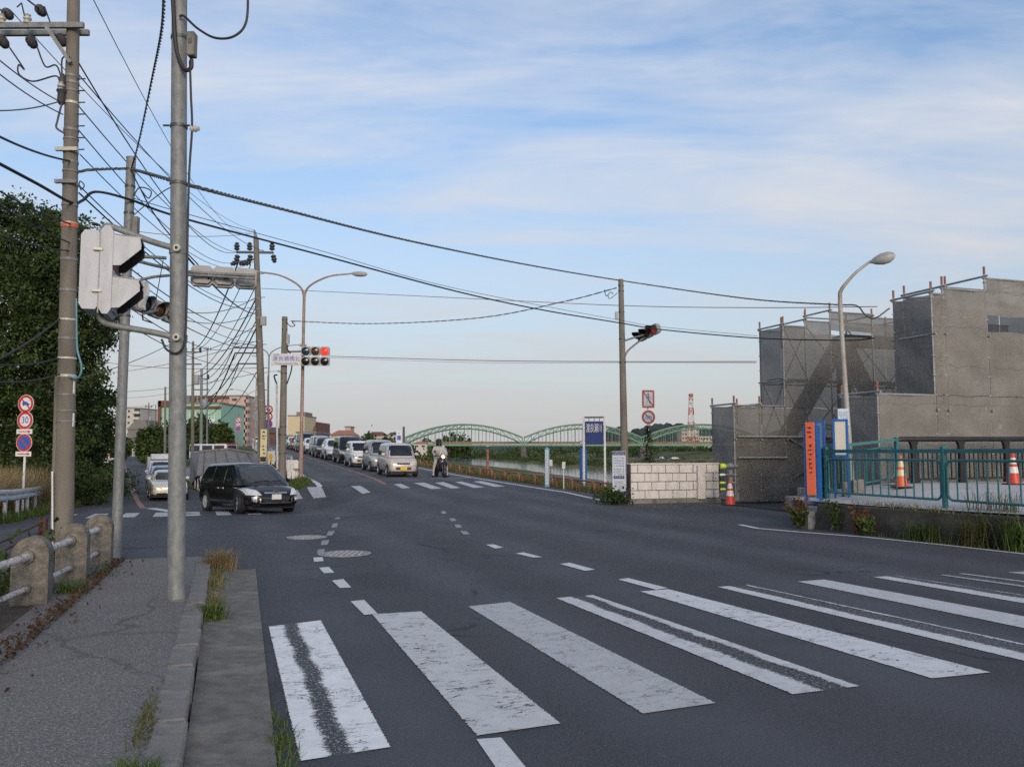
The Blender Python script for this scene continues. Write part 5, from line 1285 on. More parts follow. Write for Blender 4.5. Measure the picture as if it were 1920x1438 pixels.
MB().box((0, 0, hh / 2), (.42, .15, hh), bev=.02).build('pylon', m_white, t); MB().box((0, -.08, hh - .45), (.26, .02, .32)).build('emblem', m_blue, t); MB().prism([(-.08, 0), (.08, 0), (0, -.14)], -.1, -.08).build('mark', m_sigg, t).location = (0, 0, hh - .08)
g = at(757, 862, 64); g.z = gxy(g.x, g.y); P_ = Pole('marker_pole', 'short dark pole beside the white pylon sign', g, at(757, 800, 64), .1, .08, m_steel_dk)

# orange guard pipes, hoop after hoop along the bank
m_orail = M('orange_pipe', (.36, .11, .055), .6, .05, var=.2, scale=5, dirt=(.33, .26, .22), dirt_amt=.6, dirt_scale=4)
gp = T('guard_pipes', 'low orange-red hoop pipes lining the river side of the road', 'guard rail')
u = 25.2; k = 0
while u < 92:
    L = 1.55 if u < 60 else 2.2; a, b = G(u, 12.05), G(u + L, 12.05); hgt = .36
    pts = [a, a + Vector((0, 0, hgt - .12)), a + (b - a) * .03 + Vector((0, 0, hgt - .04)), a + (b - a) * .09 + Vector((0, 0, hgt)), b + (a - b) * .09 + Vector((0, 0, hgt)), b + (a - b) * .03 + Vector((0, 0, hgt - .04)), b + Vector((0, 0, hgt - .12)), b]
    MB().tube(pts, .034, 8).build('hoop', m_orail, gp, smooth=True); u += L + .45; k += 1
# ------------------------------------------------------------------ vehicles
def paint_mat(name, col, metal=.3, rough=.28):
    return M(name, col, rough, metal, var=.05, scale=2, coat=.35, dirt=[c * .8 for c in col], dirt_amt=.2, dirt_scale=3)
m_glass = M('car_glass', (.012, .016, .02), .04, var=.2, spec=.9)
m_chrome = M('chrome', (.62, .62, .63), .15, .9, var=.06)
m_rim = M('alloy_rim', (.62, .63, .65), .35, .35, var=.12, scale=8)
m_light = M('headlight_glass', (.50, .52, .54), .12, .2, var=.25, scale=12, spec=.8)
m_lightw = M('headlight_warm', (.62, .56, .46), .12, .1, var=.2, scale=12, spec=.8)
m_plate_w = M('plate_white', (.74, .74, .72), .45, var=.03); m_plate_y = M('plate_yellow', (.72, .48, .03), .45, var=.05)
m_trim = M('dark_trim', (.02, .02, .022), .5, var=.2)
m_lamp_on = emit('lamp_lit', (1.0, .82, .6), 2.2); m_amber = M('amber_lens', (.6, .22, .03), .2)
def catmull(P, k):
    P = np.array(P, float); Q = np.vstack([2 * P[0] - P[1], P, 2 * P[-1] - P[-2]]); out = []
    for i in range(1, len(Q) - 2):
        a, b, c, d = Q[i - 1:i + 3]
        for j in range(k):
            t = j / k; out.append(.5 * (2 * b + (c - a) * t + (2 * a - 5 * b + 4 * c - d) * t * t + (3 * b - a - 3 * c + d) * t ** 3))
    out.append(Q[-2]); return np.array(out)
def loft_body(st, k=3, m=2):
    """st: (x, half width, z bottom, z top, crown) from tail to nose"""
    S = catmull(st, k); rings = []
    for x, w, zb, zt, cr in S:
        h = zt - zb
        half = [(0, zb), (.70 * w, zb), (.90 * w, zb + .03 * h), (.985 * w, zb + .16 * h), (1.0 * w, zb + .45 * h), (.985 * w, zb + .72 * h), (.95 * w, zt - .10 * h), (.86 * w, zt - .02 * h), (.5 * w, zt + cr * .75), (0, zt + cr)]
        half = catmull(half, m)
        ring = [(x, y, z) for y, z in half] + [(x, -y, z) for y, z in half[::-1][1:-1]]
        rings.append(ring)
    n = len(rings[0]); vs = [p for r in rings for p in r]
    fs = [(i * n + j, i * n + (j + 1) % n, (i + 1) * n + (j + 1) % n, (i + 1) * n + j) for i in range(len(rings) - 1) for j in range(n)]
    fs += [tuple(range(n)), tuple(range((len(rings) - 1) * n, len(rings) * n))]
    return vs, fs
def loft_cabin(c):
    """c: dict xf0 xf1 xr0 xr1 (base and roof, front and rear), w0 w1, z0 z1, bow, crown"""
    lev = [0, .2, .45, .7, .88, .96, 1.0]; rings = []
    def ring(xf, xr, w, z, r, bow):
        pts = []
        corners = [(xf, w, 1, 1), (xr, w, -1, 1), (xr, -w, -1, -1), (xf, -w, 1, -1)]
        order = [(xf - r, w - r, 0, 90), (xr + r, w - r, 90, 180), (xr + r, -w + r, 180, 270), (xf - r, -w + r, 270, 360)]
        for cx, cy, a0, a1 in order:
            for j in range(5):
                a = RAD(a0 + (a1 - a0) * j / 4); x, y = cx + r * math.cos(a), cy + r * math.sin(a)
                pts.append((x, y))
            # straight runs get extra points for the bow
            nx = order[(order.index((cx, cy, a0, a1)) + 1) % 4]; x0, y0 = pts[-1]; b0 = RAD(nx[2]); x1, y1 = nx[0] + r * math.cos(b0), nx[1] + r * math.sin(b0)
            for t in (.2, .4, .6, .8): pts.append((x0 + (x1 - x0) * t, y0 + (y1 - y0) * t))
        out = []
        for x, y in pts:
            f = max(0, (x - (xf + xr) / 2) / ((xf - xr) / 2)); g = max(0, -(x - (xf + xr) / 2) / ((xf - xr) / 2))
            k = 1 - (y / w) ** 2
            out.append((x + bow * k * f ** 3 - bow * .5 * k * g ** 3, y * (1 - .05 * f ** 4), z))
        return out
    for t in lev:
        e = t if t < .9 else t
        z = c['z0'] + (c['z1'] - c['z0']) * t
        q = t ** 1.1
        xf = c['xf0'] + (c['xf1'] - c['xf0']) * q; xr = c['xr0'] + (c['xr1'] - c['xr0']) * t ** 1.5
        w = c['w0'] + (c['w1'] - c['w0']) * t ** 1.4
        s = 0 if t < .85 else ((t - .85) / .15) ** 2 * .05
        rings.append(ring(xf - s, xr + s, w - s, z, .13, c['bow'] * (1 - .3 * t)))
    top = rings[-1]; cxm = sum(p[0] for p in top) / len(top)
    for f, dz in ((.93, .35), (.75, .75), (.45, .95), (.15, 1.0)):
        rings.append([((p[0] - cxm) * f + cxm, p[1] * f, c['z1'] + c['crown'] * dz) for p in top])
    n = len(rings[0]); vs = [p for r in rings for p in r]
    fs = [(i * n + j, i * n + (j + 1) % n, (i + 1) * n + (j + 1) % n, (i + 1) * n + j) for i in range(len(rings) - 1) for j in range(n)]
    fs.append(tuple(range((len(rings) - 1) * n, len(rings) * n)))
    return vs, fs
class Skin:
    def __init__(s, vs, fs): s.b = BVHTree.FromPolygons([Vector(v) for v in vs], fs)
    def hit(s, o, d, off):
        r = s.b.ray_cast(Vector(o), Vector(d))
        if r[0] is None:
            r = s.b.find_nearest(Vector(o) + Vector(d) * max(0, (Vector(o).length - 0)))
            p, n = r[0], r[1]
        else: p, n = r[0], r[1]
        if n.dot(Vector(d)) > 0: n = -n
        return p + n * off
def patch(skin, side, quad, nx=8, nz=5, off=.006):
    """quad of four corners seen from 'front' (y, z), 'rear' (y, z), 'left'/'right' (x, z): bottom-a, bottom-b, top-b, top-a"""
    vs = []; fs = []
    for i in range(nz + 1):
        for j in range(nx + 1):
            s, t = j / nx, i / nz
            a = (quad[0][0] * (1 - s) + quad[1][0] * s) * (1 - t) + (quad[3][0] * (1 - s) + quad[2][0] * s) * t
            b = (quad[0][1] * (1 - s) + quad[1][1] * s) * (1 - t) + (quad[3][1] * (1 - s) + quad[2][1] * s) * t
            o, d = {'front': ((6, a, b), (-1, 0, 0)), 'rear': ((-6, a, b), (1, 0, 0)), 'left': ((a, 6, b), (0, -1, 0)), 'right': ((a, -6, b), (0, 1, 0))}[side]
            vs.append(skin.hit(o, d, off))
    w = nx + 1
    for i in range(nz):
        for j in range(nx): fs.append((i * w + j, i * w + j + 1, (i + 1) * w + j + 1, (i + 1) * w + j))
    # a rim so the piece has thickness
    n0 = len(vs); edge = [j for j in range(w)] + [i * w + nx for i in range(1, nz + 1)] + [nz * w + j for j in range(nx - 1, -1, -1)] + [i * w for i in range(nz - 1, 0, -1)]
    c = sum((Vector(v) for v in vs), Vector()) / len(vs); dvec = {'front': Vector((-1, 0, 0)), 'rear': Vector((1, 0, 0)), 'left': Vector((0, -1, 0)), 'right': Vector((0, 1, 0))}[side]
    for e in edge: vs.append(Vector(vs[e]) + dvec * (off + .006))
    for k in range(len(edge)): fs.append((edge[k], n0 + k, n0 + (k + 1) % len(edge), edge[(k + 1) % len(edge)]))
    return MB().add(vs, fs)
WHEELS = {}
def wheel_mesh(r, spokes, mat):
    key = (r, spokes, mat.name)
    if key not in WHEELS:
        ty = MB().lathe([(r * .64, -.08), (r * .66, -.095), (r * .93, -.10), (r, -.08), (r, .08), (r * .93, .10), (r * .66, .095), (r * .64, .07)], 28, 'Y', cap=False).mesh('tyre', m_rubber, 40)
        rb = MB().lathe([(r * .67, .082), (r * .66, .094), (r * .60, .096), (r * .585, .06)], 28, 'Y', cap=False)
        for k in range(spokes):
            a = 2 * math.pi * k / spokes; d = Vector((math.cos(a), 0, math.sin(a))); rb.beam(d * r * .1 + Vector((0, .065, 0)), d * r * .62 + Vector((0, .078, 0)), .055 * r / .3, .03, (0, 1, 0))
        rb.lathe([(r * .16, .03), (r * .16, .092), (.001, .096)], 16, 'Y')
        rd = MB().lathe([(r * .64, .03), (.001, .03)], 24, 'Y', cap=False).mesh('brake_disc', m_trim)
        WHEELS[key] = (ty, rb.mesh('rim', mat, 35), rd)
    return WHEELS[key]
def car(name, label, spec, loc, heading, cat='car', group=None):
    s = dict(L=3.4, W=1.475, H=1.6, wr=.28, spokes=7, plate='y', grille=True, steer=0.0); s.update(spec)
    loc = Vector(loc); fwd = Vector((math.cos(heading), math.sin(heading), 0)); lft = Vector((-fwd.y, fwd.x, 0))
    ax0, ax1 = min(s['axles']), max(s['axles']); tr2 = s['W'] / 2 - .1
    zz = {(a, b): gxy(*(loc + fwd * a + lft * b).xy) for a in (ax0, ax1) for b in (-tr2, tr2)}
    sf_ = (zz[ax1, -tr2] + zz[ax1, tr2] - zz[ax0, -tr2] - zz[ax0, tr2]) / 2 / (ax1 - ax0); sl_ = (zz[ax0, tr2] + zz[ax1, tr2] - zz[ax0, -tr2] - zz[ax1, -tr2]) / 2 / (2 * tr2)
    loc.z = sum(zz.values()) / 4 - sf_ * (ax0 + ax1) / 2 + .002
    t = T(name, label, cat, loc, heading, group)
    X = (fwd + Vector((0, 0, sf_))).normalized(); Z = X.cross(lft + Vector((0, 0, sl_))).normalized(); Yv = Z.cross(X)
    t.rotation_euler = Matrix((X, Yv, Z)).transposed().to_euler()
    hw = s['W'] / 2; L2 = s['L'] / 2; paint_ = s['paint']; detail = s.get('detail', 1)
    bv, bf = loft_body(s['body'], 3, 2); body = MB().add(bv, bf).build('body', paint_, t, smooth=35); sk = Skin(bv, bf)
    cv, cf_ = loft_cabin(s['cabin']); cab = MB().add(cv, cf_).build('cabin', s.get('roof', paint_), t, smooth=40); ck = Skin(cv, cf_)
    c = s['cabin']; zt, zb = c['z1'], c['z0']
    wtop = c['w1'] * .86; wbot = c['w0'] * .9
    patch(ck, 'front', [(-wbot, s['belt'] + .02), (wbot, s['belt'] + .02), (wtop, zt - .07), (-wtop, zt - .07)], 12, 7).build('windscreen', m_glass, t, smooth=True)
    patch(ck, 'rear', [(-wbot * .95, s['belt'] + .06), (wbot * .95, s['belt'] + .06), (wtop * .95, zt - .08), (-wtop * .95, zt - .08)], 8, 5).build('rear_window', m_glass, t, smooth=True)
    for sd in ('left', 'right'):
        for q in s['windows']: patch(ck, sd, [(q[0], s['belt'] + .035), (q[1], s['belt'] + .035 + q[4] if len(q) > 4 else s['belt'] + .035), (q[2], zt - .1), (q[3], zt - .1)], 6, 4).build('side_window', m_glass, t, smooth=True)
    # underside and sills
    MB().box((0, 0, .24), (s['L'] * .86, s['W'] * .84, .16)).build('underbody', m_trim, t)
    # wheels in dark arches
    tym, rmm, rdm = wheel_mesh(s['wr'], s['spokes'], s.get('rimmat', m_rim))
    for x in s['axles']:
        for sy in (-1, 1):
            ar = MB().lathe([(s['wr'] + .055, -.14), (s['wr'] + .055, .0), (s['wr'] + .03, .006), (.001, .006)], 28, 'Y').build('wheel_arch', m_trim, t); ar.location = (x, sy * (hw - .004), s['wr'] + .01); ar.scale = (1, sy, 1)
            w = bpy.data.objects.new('wheel', None); w.location = (x, sy * (hw - .075), s['wr']); w.scale = (1, sy, 1); link(w, t)
            if x > 0 and s['steer']: w.rotation_euler = (0, 0, s['steer'])
            for me in (tym, rmm, rdm): link(bpy.data.objects.new(me.name, me), w)
    zl = s.get('lights')
    if zl:
        for sy in (-1, 1):
            q = [(sy * a * hw, b) for a, b in zl['quad']]; patch(sk, 'front', q, 6, 5, .012).build('headlight', zl.get('mat', m_light), t, smooth=True)
    for q, mt, nm in s.get('front', []):
        patch(sk, 'front', [(a * hw, b) for a, b in q], 10, 4, .010).build(nm, mt, t, smooth=True)
    if s.get('plate'):
        px_ = sk.hit((6, 0, s['plate_z']), (-1, 0, 0), .02); p = MB().box((px_.x + .006, 0, s['plate_z']), (.012, .33, .165), bev=.003).build('number_plate', m_plate_w if s['plate'] == 'w' else m_plate_y, t)
        # plate characters are too small to read in the photograph: left plain
    for sy in (-1, 1):
        zx = s['cabin']['xf0'] - s.get('mirror_back', .42); yy = s['cabin']['w0'] + .02
        mr = bpy.data.objects.new('mirror', None); mr.location = (zx, sy * (yy + .09), s['belt'] + .1); link(mr, t)
        MB().lathe([(.03, -.06), (.085, -.03), (.09, .02), (.06, .05)], 12, 'X').build('shell', s.get('mirrormat', paint_), mr, smooth=True).scale = (1, 1.2, .85)
        MB().box((0, -sy * .09, -.02), (.05, .1, .04)).build('stalk', m_trim, mr)
    if detail > 1:
        for sd, sy in (('left', 1), ('right', -1)):
            for x in s.get('handles', []): patch(sk, sd, [(x - .09, s['belt'] - .16), (x + .09, s['belt'] - .16), (x + .09, s['belt'] - .125), (x - .09, s['belt'] - .125)], 3, 1, .02).build('door_handle', m_chrome, t)
            for x in s.get('seams', []): patch(sk, sd, [(x, .36), (x + .009, .36), (x + .009, s['belt'] - .03), (x, s['belt'] - .03)], 1, 10, .0015).build('door_gap', m_black, t)
            patch(sk, sd, [(-1.0, .33), (1.1, .33), (1.1, .345), (-1.0, .345)], 10, 1, .002).build('sill_gap', m_black, t)
            patch(sk, sd, [(-L2 + .4, s['belt'] - .02), (s['cabin']['xf0'] - .1, s['belt'] - .02), (s['cabin']['xf0'] - .1, s['belt'] - .004), (-L2 + .4, s['belt'] - .004)], 14, 1, .004).build('belt_moulding', m_trim, t)
        for y0 in (-.42, .05):      # wipers
            a = ck.hit((6, y0, s['belt'] + .05), (-1, 0, 0), .02); b = ck.hit((6, y0 + .5, s['belt'] + .09), (-1, 0, 0), .02); MB().tube([a, b], .012, 6).build('wiper', m_trim, t)
    return t

# --- the black minivan turning out of the side road
m_blackp = paint_mat('black_car_paint', (.010, .010, .013), .2, .18)
L2 = 2.43
van_body = [(-2.43, .62, .55, .80, .0), (-2.40, .78, .38, .95, .0), (-2.28, .88, .30, 1.02, .01), (-1.9, .925, .24, 1.03, .01), (-1.0, .925, .22, 1.02, .01), (0, .925, .22, 1.00, .01), (.85, .92, .22, .97, .02), (1.35, .915, .23, .93, .05), (1.85, .89, .25, .86, .06), (2.15, .84, .26, .78, .05), (2.34, .74, .28, .68, .03), (2.43, .52, .34, .56, .0)]
mp_ = dict(L=4.87, W=1.85, H=1.69, wr=.335, spokes=10, plate='w', plate_z=.55, belt=.97, paint=m_blackp, body=van_body, detail=2, axles=(-1.48, 1.47), steer=RAD(-14), rimmat=m_rim,
           cabin=dict(xf0=1.60, xf1=.48, xr0=-2.32, xr1=-1.98, w0=.89, w1=.69, z0=.92, z1=1.64, bow=.17, crown=.05),
           windows=[(.13, 1.10, .38, .11), (-.98, .09, .07, -.97), (-2.08, -1.02, -1.0, -1.86)], handles=(-.42, .02), seams=(-1.05, .05, 1.08), mirror_back=.62, mirrormat=m_blackp,
           lights=dict(quad=[(.52, .60), (.93, .62), (.96, .85), (.66, .77)], mat=M('headlight_bright', (.68, .70, .73), .15, .1, var=.25, scale=14, spec=.8)),
           front=[([(-.42, .655), (.42, .655), (.42, .70), (-.42, .70)], m_chrome, 'grille_bar'), ([(-.44, .36), (.44, .36), (.5, .50), (-.5, .50)], m_trim, 'lower_grille'), ([(-.55, .345), (.55, .345), (.55, .37), (-.55, .37)], m_chrome, 'lip_trim'), ([(-.5, .505), (.5, .505), (.5, .525), (-.5, .525)], m_chrome, 'upper_trim'), ([(-.44, .43), (.44, .43), (.44, .448), (-.44, .448)], m_chrome, 'grille_slat'),
                  ([(.56, .37), (.60, .36), (.60, .51), (.56, .50)], m_chrome, 'bracket_trim'), ([(-.60, .36), (-.56, .37), (-.56, .50), (-.60, .51)], m_chrome, 'bracket_trim'),
                  ([(.68, .38), (.84, .42), (.84, .56), (.70, .56)], m_chrome, 'fog_bezel'), ([(-.84, .42), (-.68, .38), (-.70, .56), (-.84, .56)], m_chrome, 'fog_bezel')])
ctr = at(463, 953, 30.0)
hd = math.atan2(-.775, .632)
MPV = car('minivan', 'black minivan turning out of the side road, nearest vehicle', mp_, (ctr.x, ctr.y, gxy(ctr.x, ctr.y)), hd)
bsk = Skin(*loft_body(van_body, 3, 2))
for sy in (-1, 1):
    p = bsk.hit((6, sy * .70, .47), (-1, 0, 0), .03); MB().lathe([(.055, -.012), (.055, .0), (.04, .012), (.001, .016)], 14, 'X', p).build('fog_lamp', m_light, MPV, smooth=True)
p = bsk.hit((6, 0, .69), (-1, 0, 0), .016)
e_ = MB().ring(.068, .088, -.01, .01, 24); e_.v = [(p.x + b, a * 1.15, .69 + c) for a, b, c in e_.v]; e_.build('emblem', m_chrome, MPV, smooth=True)
e_ = MB(); 
for a, b in (((-.075, .03), (-.03, .02)), ((-.03, .02), (0, -.03)), ((0, -.03), (.03, .02)), ((.03, .02), (.075, .03))): e_.beam((p.x + .004, a[0], .69 + a[1]), (p.x + .004, b[0], .69 + b[1]), .012, .014, (1, 0, 0))
e_.build('emblem_wing', m_chrome, MPV)
# --- the queue on the embankment, each kind with its own shape
def kei_box(paint_, H=1.62, warm=False, retro=False):
    bd = [(-1.69, .55, .50, .86, 0), (-1.66, .68, .32, .98, 0), (-1.5, .725, .25, 1.0, .01), (-.6, .735, .22, .99, .01), (.2, .737, .22, .97, .01), (.75, .735, .22, .95, .03), (1.2, .72, .23, .89, .04), (1.5, .68, .24, .80, .04), (1.64, .60, .27, .70, .02), (1.69, .44, .34, .60, 0)]
    fr = [([(-.42, .60), (.42, .60), (.44, .68), (-.44, .68)], m_trim, 'grille'), ([(-.5, .36), (.5, .36), (.5, .47), (-.5, .47)], m_trim, 'lower_grille'), ([(-.6, .27), (.6, .27), (.62, .31), (-.62, .31)], paint_, 'lip')]
    return dict(L=3.39, W=1.475, H=H, wr=.275, spokes=7, plate='y', plate_z=.41, belt=.98, paint=paint_, body=bd, axles=(-1.2, 1.2), cabin=dict(xf0=1.05, xf1=.55, xr0=-1.62, xr1=-1.5, w0=.71, w1=.60, z0=.93, z1=H - .05, bow=.10, crown=.05), windows=[(-.1, .62, .35, -.08), (-.95, -.16, -.16, -.93), (-1.45, -1.02, -1.0, -1.38)],
                lights=dict(quad=[(.52, .58), (.94, .60), (.94, .80), (.58, .78)], mat=m_lightw if warm else m_light), front=fr, mirror_back=.35)
def minivan(paint_, H=1.85, L=4.7, W=1.7, dark=False):
    k = L / 2; h = W / 2
    bd = [(-k, h * .72, .55, .95, 0), (-k + .04, h * .9, .35, 1.08, 0), (-k + .2, h * .98, .27, 1.1, .01), (-1, h, .23, 1.08, .01), (.5, h, .23, 1.06, .01), (k - 1.0, h * .99, .24, 1.03, .03), (k - .5, h * .96, .25, .97, .04), (k - .2, h * .9, .26, .87, .04), (k - .05, h * .78, .3, .74, .02), (k, h * .6, .36, .62, 0)]
    fr = [([(-.6, .64), (.6, .64), (.62, .76), (-.62, .76)], m_chrome if dark else m_trim, 'grille'), ([(-.55, .36), (.55, .36), (.58, .5), (-.58, .5)], m_trim, 'lower_grille')]
    return dict(L=L, W=W, H=H, wr=.315, spokes=8, plate='w', plate_z=.52, belt=1.07, paint=paint_, body=bd, axles=(-k + .95, k - .85), cabin=dict(xf0=k - .75, xf1=k - 1.5, xr0=-k + .08, xr1=-k + .2, w0=h * .965, w1=h * .82, z0=1.0, z1=H - .06, bow=.14, crown=.06), windows=[(k - 2.0, k - 1.35, k - 1.75, k - 2.0), (-.6, k - 2.08, k - 2.08, -.58), (-k + .35, -.68, -.66, -k + .4)],
                lights=dict(quad=[(.58, .66), (.94, .70), (.94, .88), (.62, .84)]), front=fr, mirror_back=.6)
def suv(paint_, H=1.65, L=4.6, W=1.88):
    k = L / 2; h = W / 2
    bd = [(-k, h * .7, .55, .92, 0), (-k + .05, h * .88, .42, 1.0, 0), (-k + .3, h * .97, .34, 1.04, .01), (-1, h, .3, 1.04, .01), (.4, h, .3, 1.03, .02), (1.2, h * .98, .31, 1.0, .05), (k - .55, h * .94, .33, .95, .06), (k - .2, h * .86, .35, .86, .04), (k - .04, h * .74, .38, .74, .02), (k, h * .55, .44, .62, 0)]
    fr = [([(-.36, .50), (.36, .50), (.42, .78), (-.42, .78)], m_trim, 'grille'), ([(-.85, .40), (-.5, .40), (-.5, .5), (-.8, .52)], m_trim, 'air_intake'), ([(.5, .40), (.85, .40), (.8, .52), (.5, .5)], m_trim, 'air_intake'), ([(-.5, .36), (.5, .36), (.5, .41), (-.5, .41)], m_trim, 'lower_grille')]
    return dict(L=L, W=W, H=H, wr=.36, spokes=10, plate='w', plate_z=.56, belt=1.03, paint=paint_, body=bd, axles=(-1.4, 1.4), cabin=dict(xf0=.95, xf1=.2, xr0=-k + .15, xr1=-1.6, w0=h * .93, w1=h * .68, z0=.98, z1=H - .06, bow=.15, crown=.05), windows=[(-.25, .55, .08, -.23), (-1.15, -.32, -.31, -1.1), (-1.9, -1.25, -1.2, -1.55)], lights=dict(quad=[(.5, .68), (.93, .72), (.93, .86), (.55, .80)]), front=fr, mirror_back=.5)
def sedan(paint_, H=1.42, L=4.7, W=1.72):
    k = L / 2; h = W / 2
    bd = [(-k, h * .75, .45, .80, 0), (-k + .08, h * .93, .32, .92, .01), (-k + .6, h * .98, .25, .96, .02), (-1.2, h, .22, .96, .02), (0, h, .22, .93, .02), (.9, h * .99, .22, .91, .03), (1.5, h * .97, .23, .86, .05), (k - .25, h * .92, .25, .76, .04), (k - .05, h * .82, .28, .68, .02), (k, h * .66, .34, .58, 0)]
    fr = [([(-.32, .55), (.32, .55), (.34, .68), (-.34, .68)], m_chrome, 'grille'), ([(-.7, .30), (.7, .30), (.7, .37), (-.7, .37)], m_trim, 'lower_grille'), ([(-.86, .40), (.86, .40), (.86, .50), (-.86, .50)], paint_, 'bumper')]
    return dict(L=L, W=W, H=H, wr=.30, spokes=9, plate='w', plate_z=.44, belt=.93, paint=paint_, body=bd, axles=(-1.35, 1.38), cabin=dict(xf0=.85, xf1=.05, xr0=-1.6, xr1=-.95, w0=h * .9, w1=h * .66, z0=.87, z1=H - .04, bow=.14, crown=.04), windows=[(-.2, .5, -.05, -.18), (-1.1, -.27, -.26, -.9)], lights=dict(quad=[(.42, .56), (.95, .57), (.95, .70), (.42, .69)], mat=m_lightw), front=fr, mirror_back=.45)
p_pink = paint_mat('pinkish_silver_paint', (.62, .56, .54), .3, .3); p_silver = paint_mat('silver_paint', (.42, .44, .47), .35, .3); p_white = paint_mat('white_car_paint', (.78, .79, .80), .0, .25)
p_black = paint_mat('black_van_paint', (.014, .014, .016), .2, .2); p_lav = paint_mat('lavender_silver_paint', (.46, .46, .53), .3, .3); p_cream = paint_mat('champagne_paint', (.66, .64, .56), .25, .3); p_blue = paint_mat('pale_blue_paint', (.25, .33, .42), .4, .3); p_red = paint_mat('red_car_paint', (.36, .06, .05), .2, .3); p_dgrey = paint_mat('dark_grey_paint', (.05, .053, .06), .4, .3)
g = 'queue of cars waiting on the embankment road'
HDG = U_ANG + math.pi
Q = [  # name, label, spec, u of the nose
    ('kei_car', 'pinkish silver small car with yellow plate, first in the queue', kei_box(p_pink, 1.62, True), 40.6),
    ('kei_car', 'boxy silver small car with yellow plate, second in the queue', kei_box(p_silver, 1.72, True), 46.4),
    ('kei_car', 'white rounded small car with round lamps, third in the queue', kei_box(p_white, 1.60), 52.6),
    ('minivan', 'black minivan fourth in the queue behind the white rounded car', minivan(p_black, 1.88, 4.65, 1.7, True), 58.8),
    ('suv', 'white sport utility vehicle with black grille fifth in the queue', suv(p_white), 66.0),
    ('station_wagon', 'dark grey tall car just behind the white sport utility vehicle', suv(p_dgrey, 1.7, 4.5, 1.8), 72.4),
    ('minivan', 'lavender silver minivan seventh in the queue', minivan(p_lav, 1.78, 4.6, 1.7), 78.6),
    ('hatchback', 'white hatchback eighth in the queue behind the lavender minivan', suv(p_white, 1.55, 4.3, 1.74), 85.2),
    ('minivan', 'tall black van behind the lamp post, ninth in the queue', minivan(p_black, 2.0, 4.8, 1.8, True), 91.5),
    ('minivan', 'white van right behind the tall black van in the queue', minivan(p_white, 1.95, 4.7, 1.75), 98.0),
    ('hatchback', 'small red car half hidden between the poles in the queue', kei_box(p_red, 1.5), 104.5),
    ('hatchback', 'white hatchback far back in the queue between the poles', suv(p_white, 1.55, 4.3, 1.74), 110.5),
    ('station_wagon', 'dark grey car far back in the queue left of the concrete pole', suv(p_dgrey, 1.62, 4.5, 1.75), 117.0),
    ('station_wagon', 'farthest dark car in the queue by the thin grey post', suv(p_dgrey, 1.6, 4.4, 1.75), 123.5),
]
for i, (nm, lb, sp_, u) in enumerate(Q):
    if i < 5: sp_['detail'] = 2; sp_['handles'] = (); sp_['seams'] = (-.1, .62)
    L = sp_['L']; p = G(u + L / 2, 8.05 + (.12 * math.sin(i * 2.3))); o = car(nm, lb, sp_, p, HDG, group=g)
for o in [o for o in COL.objects if o.get('group') == g and 'round lamps' in o.get('label', '')]:
    sk_ = Skin(*loft_body(kei_box(p_white)['body'], 3, 2))
    for sy in (-1, 1):
        p = sk_.hit((6, sy * .5, .70), (-1, 0, 0), .016); MB().lathe([(.10, -.02), (.10, .01), (.07, .03), (.001, .035)], 16, 'X', p).build('round_lamp', m_light, o, smooth=True)
car('hatchback', 'white car far up on the embankment beyond the white guard fence', suv(p_white, 1.55, 4.2, 1.7), G(150, 5.0), HDG)
# --- side road: saloon, pale blue car, truck
ps_ = at(308, 936, 41.0); us_, vs_s = uv(ps_.x, ps_.y)
SH = math.atan2(DY, DX) + math.pi + .112
sd1 = sedan(p_cream); car('saloon_car', 'champagne saloon waiting at the stop line behind the near pole', sd1, G(us_ + 2.2, vs_s), SH)
car('hatchback', 'pale blue car behind the champagne saloon', suv(p_blue, 1.55, 4.2, 1.7), G(us_ + 8.2, vs_s - .55), SH)
sp_ = kei_box(p_white, 1.78); sp_['cabin'] = dict(xf0=1.45, xf1=1.05, xr0=.05, xr1=.1, w0=.71, w1=.62, z0=.95, z1=1.75, bow=.08, crown=.03); sp_['windows'] = [(.3, 1.1, .9, .3)]
sp_['body'] = [(-1.69, .72, .45, .80, 0), (-1.66, .73, .4, .82, 0), (-.6, .737, .4, .82, .0), (-.05, .737, .25, .9, .0), (.1, .737, .22, .98, .0), (.9, .737, .22, .99, .01), (1.4, .73, .23, .98, .02), (1.6, .69, .25, .93, .02), (1.67, .62, .3, .86, .01), (1.69, .5, .36, .7, 0)]
for k_ in ('body',): sp_[k_] = [(x * 1.25, w * 1.18, a, b, c) for x, w, a, b, c in sp_[k_]]
sp_['W'] = 1.74; sp_['L'] = 4.24; sp_['axles'] = (-1.35, 1.25); sp_['cabin'].update(xf0=1.8, xf1=1.4, xr0=.2, xr1=.25, w0=.83, w1=.74); sp_['windows'] = [(.45, 1.4, 1.2, .45)]; sp_['plate'] = 'w'; sp_['belt'] = 1.0
tr = car('light_truck', 'white light truck with a raised cargo box waiting behind the saloons', sp_, G(us_ + 15.0, vs_s - 1.15), SH, 'truck')
MB().box((-.95, 0, 1.35), (2.2, 1.66, 1.25), bev=.03).build('cargo_box', p_white, tr); MB().box((.5, 0, 2.0), (1.1, 1.4, .34), bev=.05).build('roof_carrier', p_white, tr)
q = at(209, 884, 68); sp_ = kei_box(p_white, 1.75); sp_['paint'] = paint_mat('cream_van_paint', (.58, .54, .46), .0, .35)
mv = car('kei_van', 'small cream van driving away down the shady side road', sp_, (q.x, q.y, gxy(q.x, q.y)), SH + math.pi)
for sy in (-1, 1): MB().box((-1.68, sy * .6, .75), (.05, .16, .22)).build('tail_lamp', m_red, mv)
